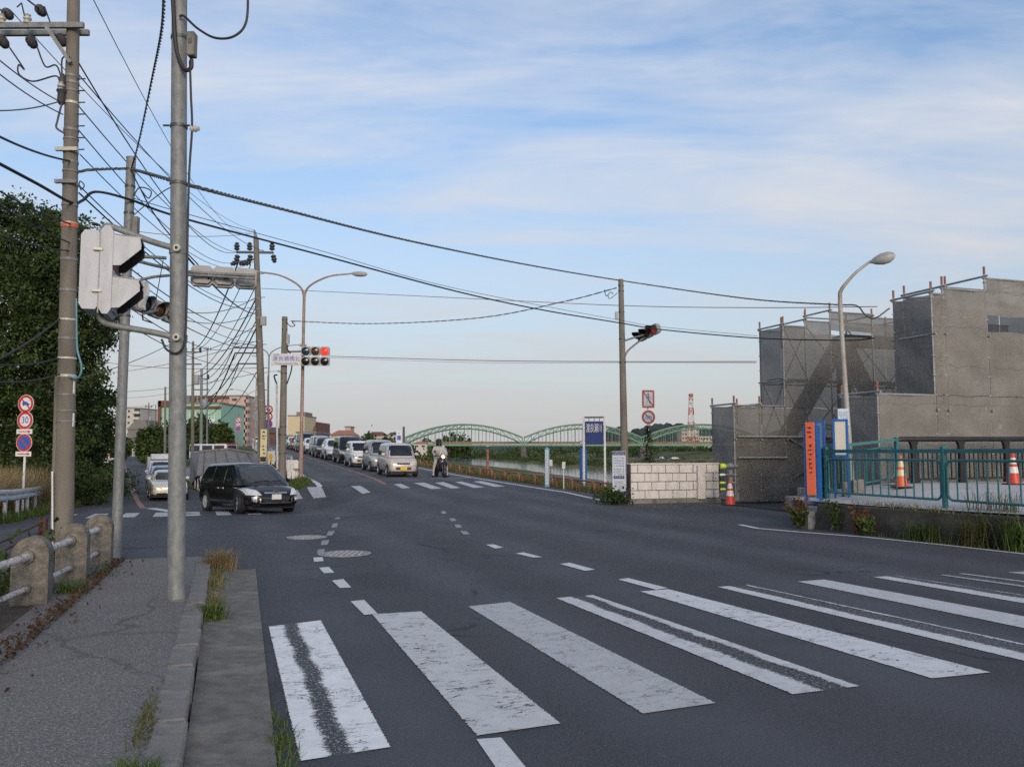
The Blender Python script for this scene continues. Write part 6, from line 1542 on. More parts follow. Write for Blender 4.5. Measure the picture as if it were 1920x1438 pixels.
# a white bus roof showing above the retaining slope
bs_ = at(400, 832, 74); tb = T('minibus', 'white minibus roof showing over the concrete slope behind the minivan', 'bus', (bs_.x, bs_.y, bs_.z - 2.02), SH + .9)
m_busred = M('bus_red', (.42, .08, .05), .4)
zb = gxy(bs_.x, bs_.y); 
MB().box((0, 0, 1.35), (3.6, 1.8, 1.3), bev=.12).build('body', p_white, tb); MB().box((1.25, 0, 2.02), (1.2, 1.5, .08)).build('roof_rack', m_busred, tb)
for y in (-.905, .905):
    for x in (-1.2, 0, 1.15): MB().box((x, y, 1.62), (.95, .02, .5)).build('window', m_glass, tb)
MB().box((1.805, 0, 1.6), (.02, 1.4, .55)).build('windscreen', m_glass, tb)
for x in (-1.1, 1.1):
    for y in (-.85, .85): MB().lathe([(.33, -.1), (.33, .1)], 18, 'Y', (x, y, .42)).build('wheel', m_rubber, tb)
MB().box((0, 0, .6), (3.3, 1.5, .35)).build('chassis', m_trim, tb)

# ------------------------------------------------------------------ scooter and rider
sc_p = hit(824, 895); zs = gxy(sc_p.x, sc_p.y)
sct = T('scooter', 'dark motor scooter with its headlamp lit, stopped beside the small car', 'scooter', (sc_p.x, sc_p.y + .45, zs), HDG + RAD(4))
m_scoot = paint_mat('scooter_paint', (.035, .037, .05), .3, .25)
for x in (.62, -.62):
    w = bpy.data.objects.new('wheel', None); w.location = (x, 0, .23); link(w, sct)
    MB().lathe([(.15, -.045), (.21, -.05), (.23, -.02), (.23, .02), (.21, .05), (.15, .045)], 24, 'Y').build('tyre', m_rubber, w, smooth=True); MB().lathe([(.15, -.03), (.15, .03), (.03, .04), (.03, -.04)], 20, 'Y').build('rim', m_steel_dk, w, smooth=True)
def shell2(st): return MB().add(*loft_body(st, 2, 1))
shell2([(-.95, .06, .62, .72, 0), (-.85, .13, .45, .76, .01), (-.5, .17, .32, .78, .01), (-.1, .16, .28, .72, .01), (.0, .12, .26, .40, 0), (.05, .1, .26, .34, 0)]).build('rear_body', m_scoot, sct, smooth=True)
MB().box((.12, 0, .28), (.42, .3, .07), bev=.02).build('floor_board', m_trim, sct)
fs_ = MB(); vs = []
fr_ = [(.26, .18, .30), (.33, .22, .50), (.40, .23, .68), (.38, .20, .84), (.30, .15, .96)]
for x, w, z in fr_:
    for k in range(7):
        a = -1 + 2 * k / 6; vs.append((x + .10 * (1 - a * a), a * w, z))
MB().add(vs, [(i * 7 + k, i * 7 + k + 1, (i + 1) * 7 + k + 1, (i + 1) * 7 + k) for i in range(4) for k in range(6)]).build('leg_shield', m_scoot, sct, smooth=True).modifiers.new('t', 'SOLIDIFY').thickness = .03
MB().lathe([(.25, -.055), (.27, .0), (.25, .055)], 20, 'Y', (.62, 0, .23)).build('front_mudguard', m_scoot, sct, smooth=True).scale = (1, 1, 1)
for sy in (-1, 1): MB().tube([(.62, sy * .07, .23), (.50, sy * .06, .62)], .025, 8).build('fork', m_steel_dk, sct)
MB().tube([(.42, 0, .6), (.30, 0, 1.0)], .03, 8).build('stem', m_steel_dk, sct)
MB().tube(curve_pts([(.18, -.34, 1.0), (.26, -.2, 1.03), (.32, 0, .98), (.26, .2, 1.03), (.18, .34, 1.0)]), .017, 8).build('handlebar', m_trim, sct, smooth=True)
shell2([(.22, .16, .93, 1.04, 0), (.32, .17, .92, 1.06, 0), (.42, .12, .93, 1.04, 0), (.46, .06, .95, 1.0, 0)]).build('handlebar_cowl', m_scoot, sct, smooth=True)
MB().lathe([(.075, -.02), (.075, .01), (.045, .035), (.001, .04)], 16, 'X', (.455, 0, .985)).build('headlamp', m_lamp_on, sct, smooth=True)
for sy in (-1, 1):
    MB().lathe([(.035, -.02), (.04, .0), (.001, .03)], 10, 'X', (.43, sy * .16, .96)).build('indicator', m_amber, sct)
    MB().tube([(.25, sy * .26, 1.02), (.24, sy * .34, 1.2)], .008, 6).build('mirror_stalk', m_trim, sct); MB().lathe([(.055, -.012), (.06, 0), (.055, .012)], 14, 'X', (.24, sy * .36, 1.24)).build('mirror', m_trim, sct)
MB().box((-.42, 0, .80), (.72, .27, .07), bev=.03).build('seat', m_trim, sct)
# clear windscreen
ws = MB(); vs = []
for x, w, z in ((.44, .20, 1.02), (.42, .22, 1.2), (.36, .20, 1.38), (.31, .12, 1.46)):
    for k in range(7):
        a = -1 + 2 * k / 6; vs.append((x + .05 * (1 - a * a), a * w, z))
m_clear, nt_, b_c, o_c = nt_new('clear_screen'); tr_ = nt_.nodes.new('ShaderNodeBsdfTransparent'); mx_ = nt_.nodes.new('ShaderNodeMixShader'); nt_.links.new(mixc(nt_, noise(nt_, 4), (.5, .52, .55), (.6, .6, .62)), b_c.inputs['Base Color']); b_c.inputs['Roughness'].default_value = .1
mx_.inputs[0].default_value = .68; nt_.links.new(b_c.outputs[0], mx_.inputs[1]); nt_.links.new(tr_.outputs[0], mx_.inputs[2]); nt_.links.new(mx_.outputs[0], o_c.inputs[0])
MB().add(vs, [(i * 7 + k, i * 7 + k + 1, (i + 1) * 7 + k + 1, (i + 1) * 7 + k) for i in range(3) for k in range(6)]).build('windscreen', m_clear, sct, smooth=True).modifiers.new('t', 'SOLIDIFY').thickness = .004
# the rider: one skinned body
m_shirt = M('grey_jacket', (.48, .44, .43), .85, var=.15, scale=9); m_trouser = M('pale_trousers', (.44, .41, .37), .85, var=.12, scale=8); m_skin = M('skin', (.42, .26, .19), .6, var=.08)
def skinned(name, chains, mat, parent, sub=1):
    vs = []; es = []; rs = []; key = {}
    for ch in chains:
        prev = None
        for (p, r) in ch:
            k = tuple(round(q, 4) for q in p)
            if k not in key: key[k] = len(vs); vs.append(p); rs.append(r)
            if prev is not None: es.append((prev, key[k]))
            prev = key[k]
    me = bpy.data.meshes.new(name); me.from_pydata(vs, es, []); me.materials.append(mat)
    o = link(bpy.data.objects.new(name, me), parent)
    m1 = o.modifiers.new('skin', 'SKIN'); m1.use_smooth_shade = True
    for i, sv_ in enumerate(me.skin_vertices[0].data):
        r = rs[i]; sv_.radius = r if isinstance(r, tuple) else (r, r); sv_.use_root = (i == 0)
    m2 = o.modifiers.new('sub', 'SUBSURF'); m2.levels = m2.render_levels = sub
    return o
rd = T('person', 'helmeted rider in grey jacket and pale trousers astride the scooter', 'person', sct.location, HDG + RAD(4))
pel = (-.42, 0, .93)
body_ch = [[(pel, .17), ((-.40, 0, 1.12), (.15, .19)), ((-.36, 0, 1.32), (.14, .21)), ((-.33, 0, 1.43), (.10, .13)), ((-.31, 0, 1.52), .06), ((-.28, 0, 1.62), .08)]]
for sy in (-1, 1):
    body_ch.append([((-.33, 0, 1.43), (.10, .13)), ((-.34, sy * .19, 1.41), .075), ((-.16, sy * .30, 1.20), .058), ((.02, sy * .32, 1.08), .045), ((.15, sy * .30, 1.03), .036), ((.20, sy * .30, 1.03), .04)])
    body_ch.append([(pel, .17), ((-.38, sy * .13, .88), .12), ((.02, sy * .24, .78), .092), ((-.02, sy * .33, .40), .068), ((-.02, sy * .35, .12), .05), ((.02, sy * .35, .07), .05), ((.14, sy * .37, .045), .04)])
skinned('body', body_ch, m_trouser, rd)
jk = [[((-.41, 0, 1.0), (.17, .20)), ((-.40, 0, 1.14), (.17, .21)), ((-.36, 0, 1.33), (.16, .23)), ((-.33, 0, 1.44), (.115, .15)), ((-.32, 0, 1.50), .07)]]
for sy in (-1, 1): jk.append([((-.36, 0, 1.33), (.16, .23)), ((-.34, sy * .20, 1.40), .09), ((-.16, sy * .31, 1.20), .072), ((.02, sy * .325, 1.085), .058), ((.10, sy * .315, 1.05), .05)])
skinned('jacket', jk, m_shirt, rd)
for sy in (-1, 1):       # gloved hands closed on the grips
    mb = MB()
    for k in range(4): mb.tube(curve_pts([(.16, sy * (.275 + k * .02), 1.03), (.21, sy * (.275 + k * .02), 1.045), (.225, sy * (.275 + k * .02), 1.015), (.20, sy * (.275 + k * .02), .99)], 3), .011 - .001 * (k == 3), 6)
    mb.tube(curve_pts([(.14, sy * .27, 1.02), (.17, sy * .255, 1.0), (.205, sy * .26, .992)], 3), .012, 6); mb.box((.14, sy * .305, 1.03), (.07, .085, .04), bev=.012)
    mb.build('glove', m_trim, rd, smooth=True)
    MB().box((.06, sy * .365, .05), (.27, .10, .09), bev=.03).build('shoe', m_trim, rd)
hl = MB().add(*loft_body([(-.43, .05, 1.60, 1.74, 0), (-.40, .10, 1.55, 1.80, .01), (-.30, .135, 1.50, 1.84, .02), (-.20, .13, 1.52, 1.83, .02), (-.14, .10, 1.60, 1.80, .01), (-.12, .05, 1.66, 1.76, 0)], 3, 2)).build('helmet', m_black, rd, smooth=True)
MB().lathe([(.001, -.09), (.05, -.085), (.088, -.04), (.095, .0), (.088, .05), (.05, .085)], 14, 'Z', (-.235, 0, 1.615)).build('face', m_skin, rd, smooth=True)
MB().box((-.135, 0, 1.61), (.025, .03, .05), bev=.008).build('nose', m_skin, rd)
for sy in (-1, 1): MB().lathe([(.012, -.006), (.012, .006)], 8, 'X', (-.146, sy * .035, 1.64)).build('eye', m_black, rd)
MB().box((-.148, 0, 1.565), (.012, .045, .01)).build('mouth', M('lips', (.3, .12, .1), .6), rd)
# ------------------------------------------------------------------ background: green arch bridge
m_brg = M('bridge_green', (.215, .35, .265), .6, .1, var=.12, scale=.3, dirt=(.20, .28, .22), dirt_amt=.5, dirt_scale=.2)
m_brd = M('bridge_deck_green', (.16, .30, .22), .7, var=.15, scale=.2); m_pier = M('pier_concrete', (.11, .10, .10), .9, var=.2, scale=.3); m_orb = M('orange_parapet', (.32, .12, .085), .7, var=.15, scale=.2)
YBR = 690.0
bz = at(870, 833, YBR).z; x0 = at(760, 833, YBR).x; SPAN = 94.5
ab = T('arch_bridge', 'long pale green steel arch bridge over the river', 'bridge', (x0, YBR, bz))
NP = 16
for k in range(4):
    ox = k * (SPAN + 1.5)
    def zu(s): return 5.5 + 10.6 * (1 - (2 * s - 1) ** 2)
    def zl_(s): return .4 + 12.4 * (1 - (2 * s - 1) ** 2)
    for yy in (0, 8.5):
        P = lambda s, z: Vector((ox + s * SPAN, yy, z))
        S = [i / NP for i in range(NP + 1)]
        up = [P(s, zu(s)) for s in S]; lo = [P(s, zl_(s)) for s in S]
        MB().tube(up, .62, 4).build('upper_chord', m_brg, ab); MB().tube(lo, .58, 4).build('lower_chord', m_brg, ab)
        for i in range(NP + 1):
            if i in (0, NP): MB().tube([P(S[i], 0), up[i]], .35, 4).build('end_post', m_brg, ab); continue
            MB().tube([up[i], lo[i]], .2, 4).build('web', m_brg, ab); MB().tube([lo[i], P(S[i], 0)], .22, 4).build('hanger', m_brg, ab)
        for i in range(NP):
            a, b = (lo[i], up[i + 1]) if i < NP / 2 else (up[i], lo[i + 1]); MB().tube([a, b], .26, 4).build('diagonal', m_brg, ab)
            if i < NP: MB().tube([P((S[i] + S[i + 1]) / 2, 0), (lo[i] + lo[i + 1]) / 2], .1, 4).build('hanger', m_brg, ab)
    for i in range(1, NP, 1):
        s = i / NP; MB().tube([(ox + s * SPAN, 0, zu(s)), (ox + s * SPAN, 8.5, zu(s))], .2, 4).build('cross_brace', m_brg, ab)
TL = 4 * (SPAN + 1.5)
MB().box((TL / 2, 4.2, -.7), (TL + 2, 9.5, 1.2)).build('deck', m_brd, ab); MB().box((TL / 2 + 10, 9.3, 1.5), (TL, .3, 1.6)).build('parapet', m_orb, ab); MB().box((TL / 2, -.6, .4), (TL, .15, .5)).build('rail', m_brd, ab)
for k in range(5):
    px_ = k * (SPAN + 1.5) - .7
    MB().box((px_, 4.2, -8), (4.5, 9, 13), bev=.6).build('pier', m_pier, ab)
# far bank dyke that carries the bridge approaches, and low hills
m_hill = M('wooded_hill', (.030, .042, .030), .95, var=.45, scale=.03, bmp=.8, bscale=.25)
def hill(name, px0, px1, y, prof, seed=1, mat=None):
    r = random.Random(seed); n = 90; m = 10; vs = []; fs = []
    for i in range(n + 1):
        t = i / n; px = px0 + (px1 - px0) * t; top = at(px, ip(t, prof), y).z + r.uniform(-1, 1) * y * .0012
        for j in range(m + 1):
            q = j / m; d = (q - .5) * y * .35; h = max(0.0, math.sin(math.pi * q)) ** .8
            b = at(px, HY, y); vs.append((b.x * (1 + d / y * .2), y + d, -2 + (top + 2) * h * (1 + r.uniform(-.05, .05))))
    for i in range(n):
        for j in range(m): fs.append((i * (m + 1) + j, (i + 1) * (m + 1) + j, (i + 1) * (m + 1) + j + 1, i * (m + 1) + j + 1))
    o = MB().add(vs, fs).build(name, mat or m_hill, smooth=60); o['kind'] = 'structure'; return o
hill('hills', 1160, 1500, 1500, [(0, 838), (.08, 806), (.2, 796), (.35, 797), (.5, 806), (.65, 815), (.8, 822), (1, 835)])
hill('hills', 1085, 1180, 1700, [(0, 842), (.3, 822), (.6, 805), (.8, 800), (1, 830)], 2)
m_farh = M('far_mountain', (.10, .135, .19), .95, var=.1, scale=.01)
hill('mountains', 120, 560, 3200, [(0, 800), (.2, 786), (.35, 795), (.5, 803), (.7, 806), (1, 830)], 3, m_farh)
hill('hills', 300, 1500, 2300, [(0, 832), (.2, 833), (.4, 836), (.6, 835), (.8, 832), (1, 830)], 4)

# ------------------------------------------------------------------ buildings
m_pinkw = M('pink_render', (.42, .29, .25), .85, var=.08, scale=.4, dirt=(.34, .24, .2), dirt_amt=.4, dirt_scale=.3); m_pinkl = M('pale_pink_render', (.50, .38, .34), .85, var=.06, scale=.4)
m_brownw = M('brown_band', (.16, .075, .055), .8, var=.15, scale=.6); m_greenp = M('mint_cladding', (.30, .52, .41), .6, var=.08, scale=.3, stretch=(3, 3, .4)); m_panew = M('white_panel', (.66, .67, .68), .6, var=.05, scale=.5)
m_wall_w = M('white_render', (.52, .51, .47), .85, var=.06, scale=.4); m_cream_w = M('cream_render', (.58, .50, .34), .85, var=.06, scale=.4); m_grey_w = M('grey_render', (.20, .19, .19), .85, var=.1, scale=.3); m_win = M('window_glass', (.035, .045, .055), .12, var=.3, scale=.8, spec=.8)
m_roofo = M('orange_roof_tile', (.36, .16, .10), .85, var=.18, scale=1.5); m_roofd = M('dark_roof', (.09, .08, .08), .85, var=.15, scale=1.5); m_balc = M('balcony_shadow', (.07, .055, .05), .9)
def block(px0, px1, top, y, depth, name, label, mat, rot=0.0, floors=0, cols=0, win=(.55, .5), extra=None, parapet=True, cat='building', base=None):
    a, b = at(px0, top, y), at(px1, top, y); w = b.x - a.x; cx = (a.x + b.x) / 2; z0 = (gxy(cx, y) if base is None else base) - .5; h = a.z - z0
    t = T(name, label, cat, (cx, y, z0), rot)
    MB().box((0, depth / 2, h / 2), (w, depth, h)).build('wall', mat, t)
    if parapet: MB().box((0, depth / 2, h + .15), (w + .3, depth + .3, .35)).build('roof', m_conc, t)
    if floors and cols:
        fh, cw_ = h / floors, w / cols; wm = MB().box((0, 0, 0), (cw_ * win[0], .16, fh * win[1])).mesh('window', m_win)
        for i in range(floors):
            for j in range(cols):
                o = link(bpy.data.objects.new('window', wm), t); o.location = (-w / 2 + (j + .5) * cw_, -.02, (i + .55) * fh)
    if extra: extra(t, w, h, depth)
    return t
def ex_pink(t, w, h, d):
    n = 7; fh = h / n
    for i in range(n):
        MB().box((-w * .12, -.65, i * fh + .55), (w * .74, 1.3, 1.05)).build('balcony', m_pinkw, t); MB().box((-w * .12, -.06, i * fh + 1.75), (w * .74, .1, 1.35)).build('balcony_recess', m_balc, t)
        for k in range(5): MB().box((-w * .45 + k * w * .165, -.7, i * fh + 1.55), (.18, 1.2, fh)).build('balcony_wall', m_pinkl, t)
    MB().box((0, d / 2, h + .55), (w + 1.2, d + 1, .7)).build('cornice', m_brownw, t)
block(338, 430, 748, 232, 14, 'apartment_building', 'pink apartment block with rows of balconies and brown cornice', m_pinkw, 0, 0, 0, extra=ex_pink)
def ex_end(t, w, h, d):
    n = 7; fh = h / n
    for i in range(n):
        MB().box((-w * .18, -.03, (i + .55) * fh), (w * .28, .14, fh * .32)).build('window', m_win, t); MB().box((w * .56, 1.2, i * fh + .7), (1.2, 2.4, .9)).build('balcony', m_pinkl, t)
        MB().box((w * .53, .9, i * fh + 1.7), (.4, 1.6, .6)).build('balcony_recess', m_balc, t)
block(430, 461, 743, 226, 16, 'apartment_building', 'pale pink end tower of flats with stacked corner balconies', m_pinkl, 0, 0, 0, extra=ex_end)
def ex_green(t, w, h, d):
    MB().box((w * .30, -.12, h * .60), (w * .20, .12, h * .2)).build('sign_panel', m_panew, t); MB().box((w * .15, -.3, h * .93), (w * .7, .5, .5)).build('cornice', m_brownw, t)
    MB().box((-w * .47, -.2, h * .75), (w * .05, .5, h * .62)).build('side_pier', m_brownw, t); MB().box((-w * .35, -.25, h * 1.0), (w * .28, .4, h * .12)).build('fascia', m_brownw, t)
    MB().box((-w * .3, 4, h * 1.16), (w * .13, 5, h * .34)).build('stair_tower', m_cream_w, t); MB().box((-w * .12, 3, h * 1.08), (w * .14, 3, h * .16)).build('rooftop_plant', m_grey_w, t)
    for k in range(9): MB().box((-w * .4 + k * w * .1, -.08, h * .45), (.12, .06, h * .8)).build('cladding_joint', m_panew, t)
block(297, 415, 757, 185, 16, 'green_building', 'mint green clad building with white sign panel and brown fascia', m_greenp, 0, 0, 0, extra=ex_green)
def ex_white(t, w, h, d):
    n = 8; fh = h / n
    for i in range(n):
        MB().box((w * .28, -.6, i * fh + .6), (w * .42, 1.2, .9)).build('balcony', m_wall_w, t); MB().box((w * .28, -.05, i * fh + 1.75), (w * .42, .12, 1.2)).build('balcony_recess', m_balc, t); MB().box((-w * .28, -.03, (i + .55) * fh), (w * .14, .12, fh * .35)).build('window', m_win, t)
block(236, 264, 766, 300, 14, 'apartment_building', 'cream white apartment tower far down the side road', m_wall_w, 0, 0, 0, extra=ex_white)
block(208, 226, 780, 420, 14, 'apartment_building', 'tiny white block of flats beside the big tree', m_wall_w, 0, 6, 3)
block(240, 276, 805, 200, 20, 'warehouse', 'grey windowless hall at the end of the side road', m_grey_w, 0, 0, 0, extra=lambda t, w, h, d: (MB().prism([(-w / 2 - .2, h), (w / 2 + .2, h), (w * .42, h + 2.2), (-w * .1, h + 2.2)], -.3, d).build('gable', m_grey_w, t), [MB().box((-w * .42 + k * w * .12, -.1, 1.6), (.3, .2, 3)).build('pilaster', m_wall_w, t) for k in range(8)]))
block(540, 571, 780, 300, 18, 'office_building', 'cream office block rising behind the twin lamp post', m_cream_w, 0, 0, 0, extra=lambda t, w, h, d: (MB().box((w * .12, d / 2, h + .8), (w * .55, d * .6, 1.6)).build('rooftop_plant', m_grey_w, t), MB().box((0, -.2, h * .52), (w, .5, .8)).build('ledge', m_conc, t)))
block(568, 578, 797, 330, 14, 'office_building', 'narrow grey block right of the cream office', m_conc, 0, 4, 2)
block(556, 592, 812, 180, 14, 'shed', 'dark grey shed with a steep gable end behind the queue', m_grey_w, 0, 0, 0, extra=lambda t, w, h, d: MB().prism([(w * .28, h), (w * .5, h), (w * .5, h + 2.4)], 0, d).build('gable', m_brownw, t))
def house(px0, px1, eave, ridge, y, label, wall, roof, wins=2):
    a, b = at(px0, eave, y), at(px1, eave, y); w = b.x - a.x; cx = (a.x + b.x) / 2; z0 = gxy(cx, y) - .5; h = a.z - z0; rh = at(px0, ridge, y).z - a.z; d = 8
    t = T('house', label, 'house', (cx, y, z0)); MB().box((0, d / 2, h / 2), (w, d, h)).build('wall', wall, t)
    MB().add([(-w / 2 - .4, -.5, h), (w / 2 + .4, -.5, h), (w / 2 + .4, d + .5, h), (-w / 2 - .4, d + .5, h), (-w / 2 + w * .2, d / 2, h + rh), (w / 2 - w * .2, d / 2, h + rh)], [(0, 1, 5, 4), (1, 2, 5), (2, 3, 4, 5), (3, 0, 4), (3, 2, 1, 0)]).build('roof', roof, t)
    for k in range(wins): MB().box((-w / 2 + (k + .5) * w / wins, -.03, h - 1.7), (w / wins * .5, .12, 1.2)).build('window', m_win, t)
for a in ((494, 516, 812, 800, 190, 'house with dark roof between the concrete poles', m_brownw, m_roofd), (584, 622, 826, 821, 200, 'low long house with brown roof behind the white cars', m_pinkl, m_roofo), (620, 662, 816, 806, 230, 'house with orange tiled roof behind the black van', m_pinkl, m_roofo), (640, 668, 823, 817, 190, 'second orange-roofed house lower behind the black van', m_wall_w, m_roofo), (688, 720, 816, 809, 260, 'brown roofed house right of the dome tree', m_pinkl, m_brownw), (705, 735, 828, 822, 210, 'grey roofed house beside the brown roofed one', m_wall_w, m_roofd), (728, 744, 815, 810, 420, 'tiny pale block left of the pylon sign', m_wall_w, m_roofd), (520, 545, 822, 815, 210, 'pale house with red roof behind the queue', m_wall_w, m_roofo), (775, 800, 832, 828, 600, 'tiny red roofed house under the left end of the bridge', m_wall_w, m_roofo)): house(*a)
block(647, 657, 801, 250, 6, 'stair_tower', 'square salmon tower above the orange roofs', m_pinkl, 0, 2, 1)
block(1278, 1310, 803, 1100, 30, 'apartment_building', 'distant pinkish flats seen through the right arch', m_pinkl, 0, 6, 6, base=2)
block(1312, 1335, 818, 1150, 30, 'apartment_building', 'low distant white block seen through the right arch', m_wall_w, 0, 3, 4, base=2)
# red and white radio mast
m_mr = M('mast_red', (.50, .09, .07), .6, var=.1); YM = 1000.0
b = at(1297, 832, YM); mt = T('radio_mast', 'red and white lattice radio mast beyond the bridge', 'mast', (b.x, YM, b.z))
Hm = at(1297, 738, YM).z - b.z; nS = 7
for i in range(nS):
    z0, z1 = Hm * i / nS, Hm * (i + 1) / nS; w0, w1 = 4.5 - 3.0 * i / nS, 4.5 - 3.0 * (i + 1) / nS; mb = MB(); mm = m_mr if i % 2 == 0 else m_panew
    for sx, sy in ((-1, -1), (1, -1), (1, 1), (-1, 1)): mb.tube([(sx * w0, sy * w0, z0), (sx * w1, sy * w1, z1)], .35, 4)
    for s0, s1 in (((-1, -1), (1, -1)), ((1, 1), (-1, 1)), ((1, -1), (1, 1)), ((-1, 1), (-1, -1))):
        mb.tube([(s0[0] * w0, s0[1] * w0, z0), (s1[0] * w1, s1[1] * w1, z1)], .22, 4); mb.tube([(s1[0] * w0, s1[1] * w0, z0), (s0[0] * w1, s0[1] * w1, z1)], .22, 4); mb.tube([(s0[0] * w1, s0[1] * w1, z1), (s1[0] * w1, s1[1] * w1, z1)], .22, 4)
    mb.build('lattice_section', mm, mt)
for z in (.82, .9, .97): MB().lathe([(2.5, -.6), (3.2, -.3), (3.2, .3), (2.5, .6)], 12, c=(0, 0, Hm * z)).build('antenna_ring', m_panew if z < .95 else m_mr, mt)

# ------------------------------------------------------------------ slope between the roads, guard rails
m_slope = M('sprayed_concrete', (.23, .22, .215), .92, var=.18, scale=1.2, bmp=.3)
def drape(name, us, vl, vr, nv, dz, mat): return sheet(name, us, vl, vr, nv, dz, mat)
sl = drape('concrete_slope', steps([(66, 96, 2)]), lambda u: ip(u, LO) + .35, lambda u: 2.7, 8, .03, m_slope)
# the slope that faces the junction: a slanted concrete face with a flat top behind
t = T('slope_wall', 'grey concrete slope wall between the side road and the embankment', 'wall')
F_ = [at(369, 892, 52), at(432, 892, 51), at(498, 880, 48), at(474, 851, 56), at(430, 843, 58), at(374, 848, 58)]
bk = [Vector((p.x - 4, p.y + 9, p.z)) for p in F_[3:]] ; lowb = [Vector((p.x, p.y, -1.2)) for p in bk]
vs = F_ + bk + lowb
MB().add(vs, [(0, 1, 4, 5), (1, 2, 3, 4), (3, 6, 7, 4), (4, 7, 8, 5), (0, 5, 8, 11), (2, 9, 6, 3), (6, 9, 10, 7), (7, 10, 11, 8)]).build('face', m_slope, t)
MB().tube([at(374, 847, 57.9), at(430, 842, 57.9), at(474, 850, 55.9)], .1, 6).build('coping', m_conc, t)
for k in range(5): MB().tube([F_[0].lerp(F_[2], (k + .5) / 5) + Vector((0, -.02, .02)), F_[5].lerp(F_[3], (k + .5) / 5) + Vector((0, -.03, .1 if 0 < k < 4 else .02))], .03, 5).build('joint', m_conc_dk, t)
m_grail = M('guard_rail_white', (.56, .58, .60), .45, .2, var=.1, scale=3, dirt=(.34, .33, .31), dirt_amt=.7, dirt_scale=2.5)
def guardrail(label, pts, h=.7):
    """W-beam along (u, v) points"""
    t = T('guard_rail', label, 'guard rail'); P = [G(*p) for p in pts]
    prof = [(.0, -.17), (.05, -.12), (.05, -.06), (.0, -.02), (.0, .02), (.05, .06), (.05, .12), (.0, .17)]
    vs = []; fs = []
    for i, p in enumerate(P):
        d = (P[min(i + 1, len(P) - 1)] - P[max(0, i - 1)]); d.z = 0; d.normalize(); nrm = Vector((d.y, -d.x, 0))
        for o_, z in prof: vs.append(p + nrm * o_ + Vector((0, 0, h + z)))
    for i in range(len(P) - 1):
        for j in range(7): fs.append((i * 8 + j, (i + 1) * 8 + j, (i + 1) * 8 + j + 1, i * 8 + j + 1))
    o = MB().add(vs, fs).build('beam', m_grail, t, smooth=30); o.modifiers.new('t', 'SOLIDIFY').thickness = .01
    for i, p in enumerate(P):
        if i % 2 == 0: MB().tube([p + Vector((0, 0, -.2)), p + Vector((0, 0, h + .1))], .06, 10).build('post', m_grail, t, smooth=True)
    return t
guardrail('white guard rail below the dry grass and round signs', [(18 + k, -5.95 + .03 * k * 1.0 - .0022 * k * k * 1.6) for k in range(0, 25)], .72)
guardrail('white guard rail running up the left edge of the embankment road', [(46 + 2 * k, 3.2) for k in range(0, 38)], .75)
guardrail('short white guard rail beside the concrete slope', [(50 + 1.2 * k, -.95 - .12 * k) for k in range(0, 10)], .75)
guardrail('far white guard rail along the shady side of the side road', [(58 + 3 * k, vc(58 + 3 * k) - 3.9) for k in range(0, 16)], .75)
# striped drums and markers far down the side road
m_str = M('marker_orange', (.6, .2, .05), .5)
for k, (px, lb) in enumerate(((198, 'white and orange marker post beside the shady side road'), (203, 'second white and orange marker post beside the shady side road'))):
    g_ = at(px, 868, 100); g_.z = gxy(g_.x, g_.y); t = T('marker_post', lb, 'post', g_); MB().tube([(0, 0, -.1), (0, 0, 1.3)], .14, 10).build('shaft', m_white, t); MB().lathe([(.15, 1.3), (.15, 1.6), (.1, 1.65)], 10).build('top', m_str, t)
# riverside lot with parked cars
m_lot = asphalt('lot_gravel', (.12, .115, .11)); 
o = sheet('riverside_lot', steps([(440, 640, 16)]), lambda u: 235 + (u - 440) * .1, lambda u: 325, 6, .05, m_lot)
o = sheet('riverside_path', steps([(60, 150, 6)]), lambda u: 46 + (u - 60) * .12, lambda u: 50 + (u - 60) * .12, 2, .05, m_lot)
src = [o for o in COL.objects if o.get('label', '').startswith('white hatchback eighth')][0]
for k, (u, v, a) in enumerate(((470, 262, .4), (482, 270, .5), (520, 280, 2.0))):
    c = copy_tree(src); c.location = G(u, v, .06); c.rotation_euler = (0, 0, a); c['label'] = ('white car parked on the gravel lot by the river', 'second white car on the riverside gravel lot', 'lone white car at the far end of the riverside lot')[k]; c['group'] = 'cars parked on the riverside lot'
for k, (px, lb) in enumerate(((1094, 'white van crossing the arch bridge behind the river sign'), (808, 'white car crossing the arch bridge above the scooter'))):
    c = copy_tree(src); q = at(px, 830, YBR + 4); c.location = (q.x, YBR + 4, bz - .1); c.rotation_euler = (0, 0, 0); c['label'] = lb; c['group'] = 'cars crossing the arch bridge'; c.scale = (1.3, 1.3, 1.4) if k == 0 else (1, 1, 1)
# ------------------------------------------------------------------ vegetation
def leaf_mat(name, a, b, c=None, trans=.25):
    m, nt, bs, o = nt_new(name)
    gi = nt.nodes.new('ShaderNodeNewGeometry'); col = mixc(nt, gi.outputs['Random Per Island'], a, b)
    col = mixc(nt, mth(nt, 'MULTIPLY', ramp(nt, noise(nt, .55, 4), .42, .6), .75), col, c or [x * .5 for x in a])
    nt.links.new(col, bs.inputs['Base Color']); bs.inputs['Roughness'].default_value = .6; bs.inputs['Specular IOR Level'].default_value = .25
    tl = nt.nodes.new('ShaderNodeBsdfTranslucent'); nt.links.new(col, tl.inputs[0]); mx = nt.nodes.new('ShaderNodeMixShader'); mx.inputs[0].default_value = trans
    nt.links.new(bs.outputs[0], mx.inputs[1]); nt.links.new(tl.outputs[0], mx.inputs[2]); nt.links.new(mx.outputs[0], o.inputs[0]); MATS[name] = m; return m
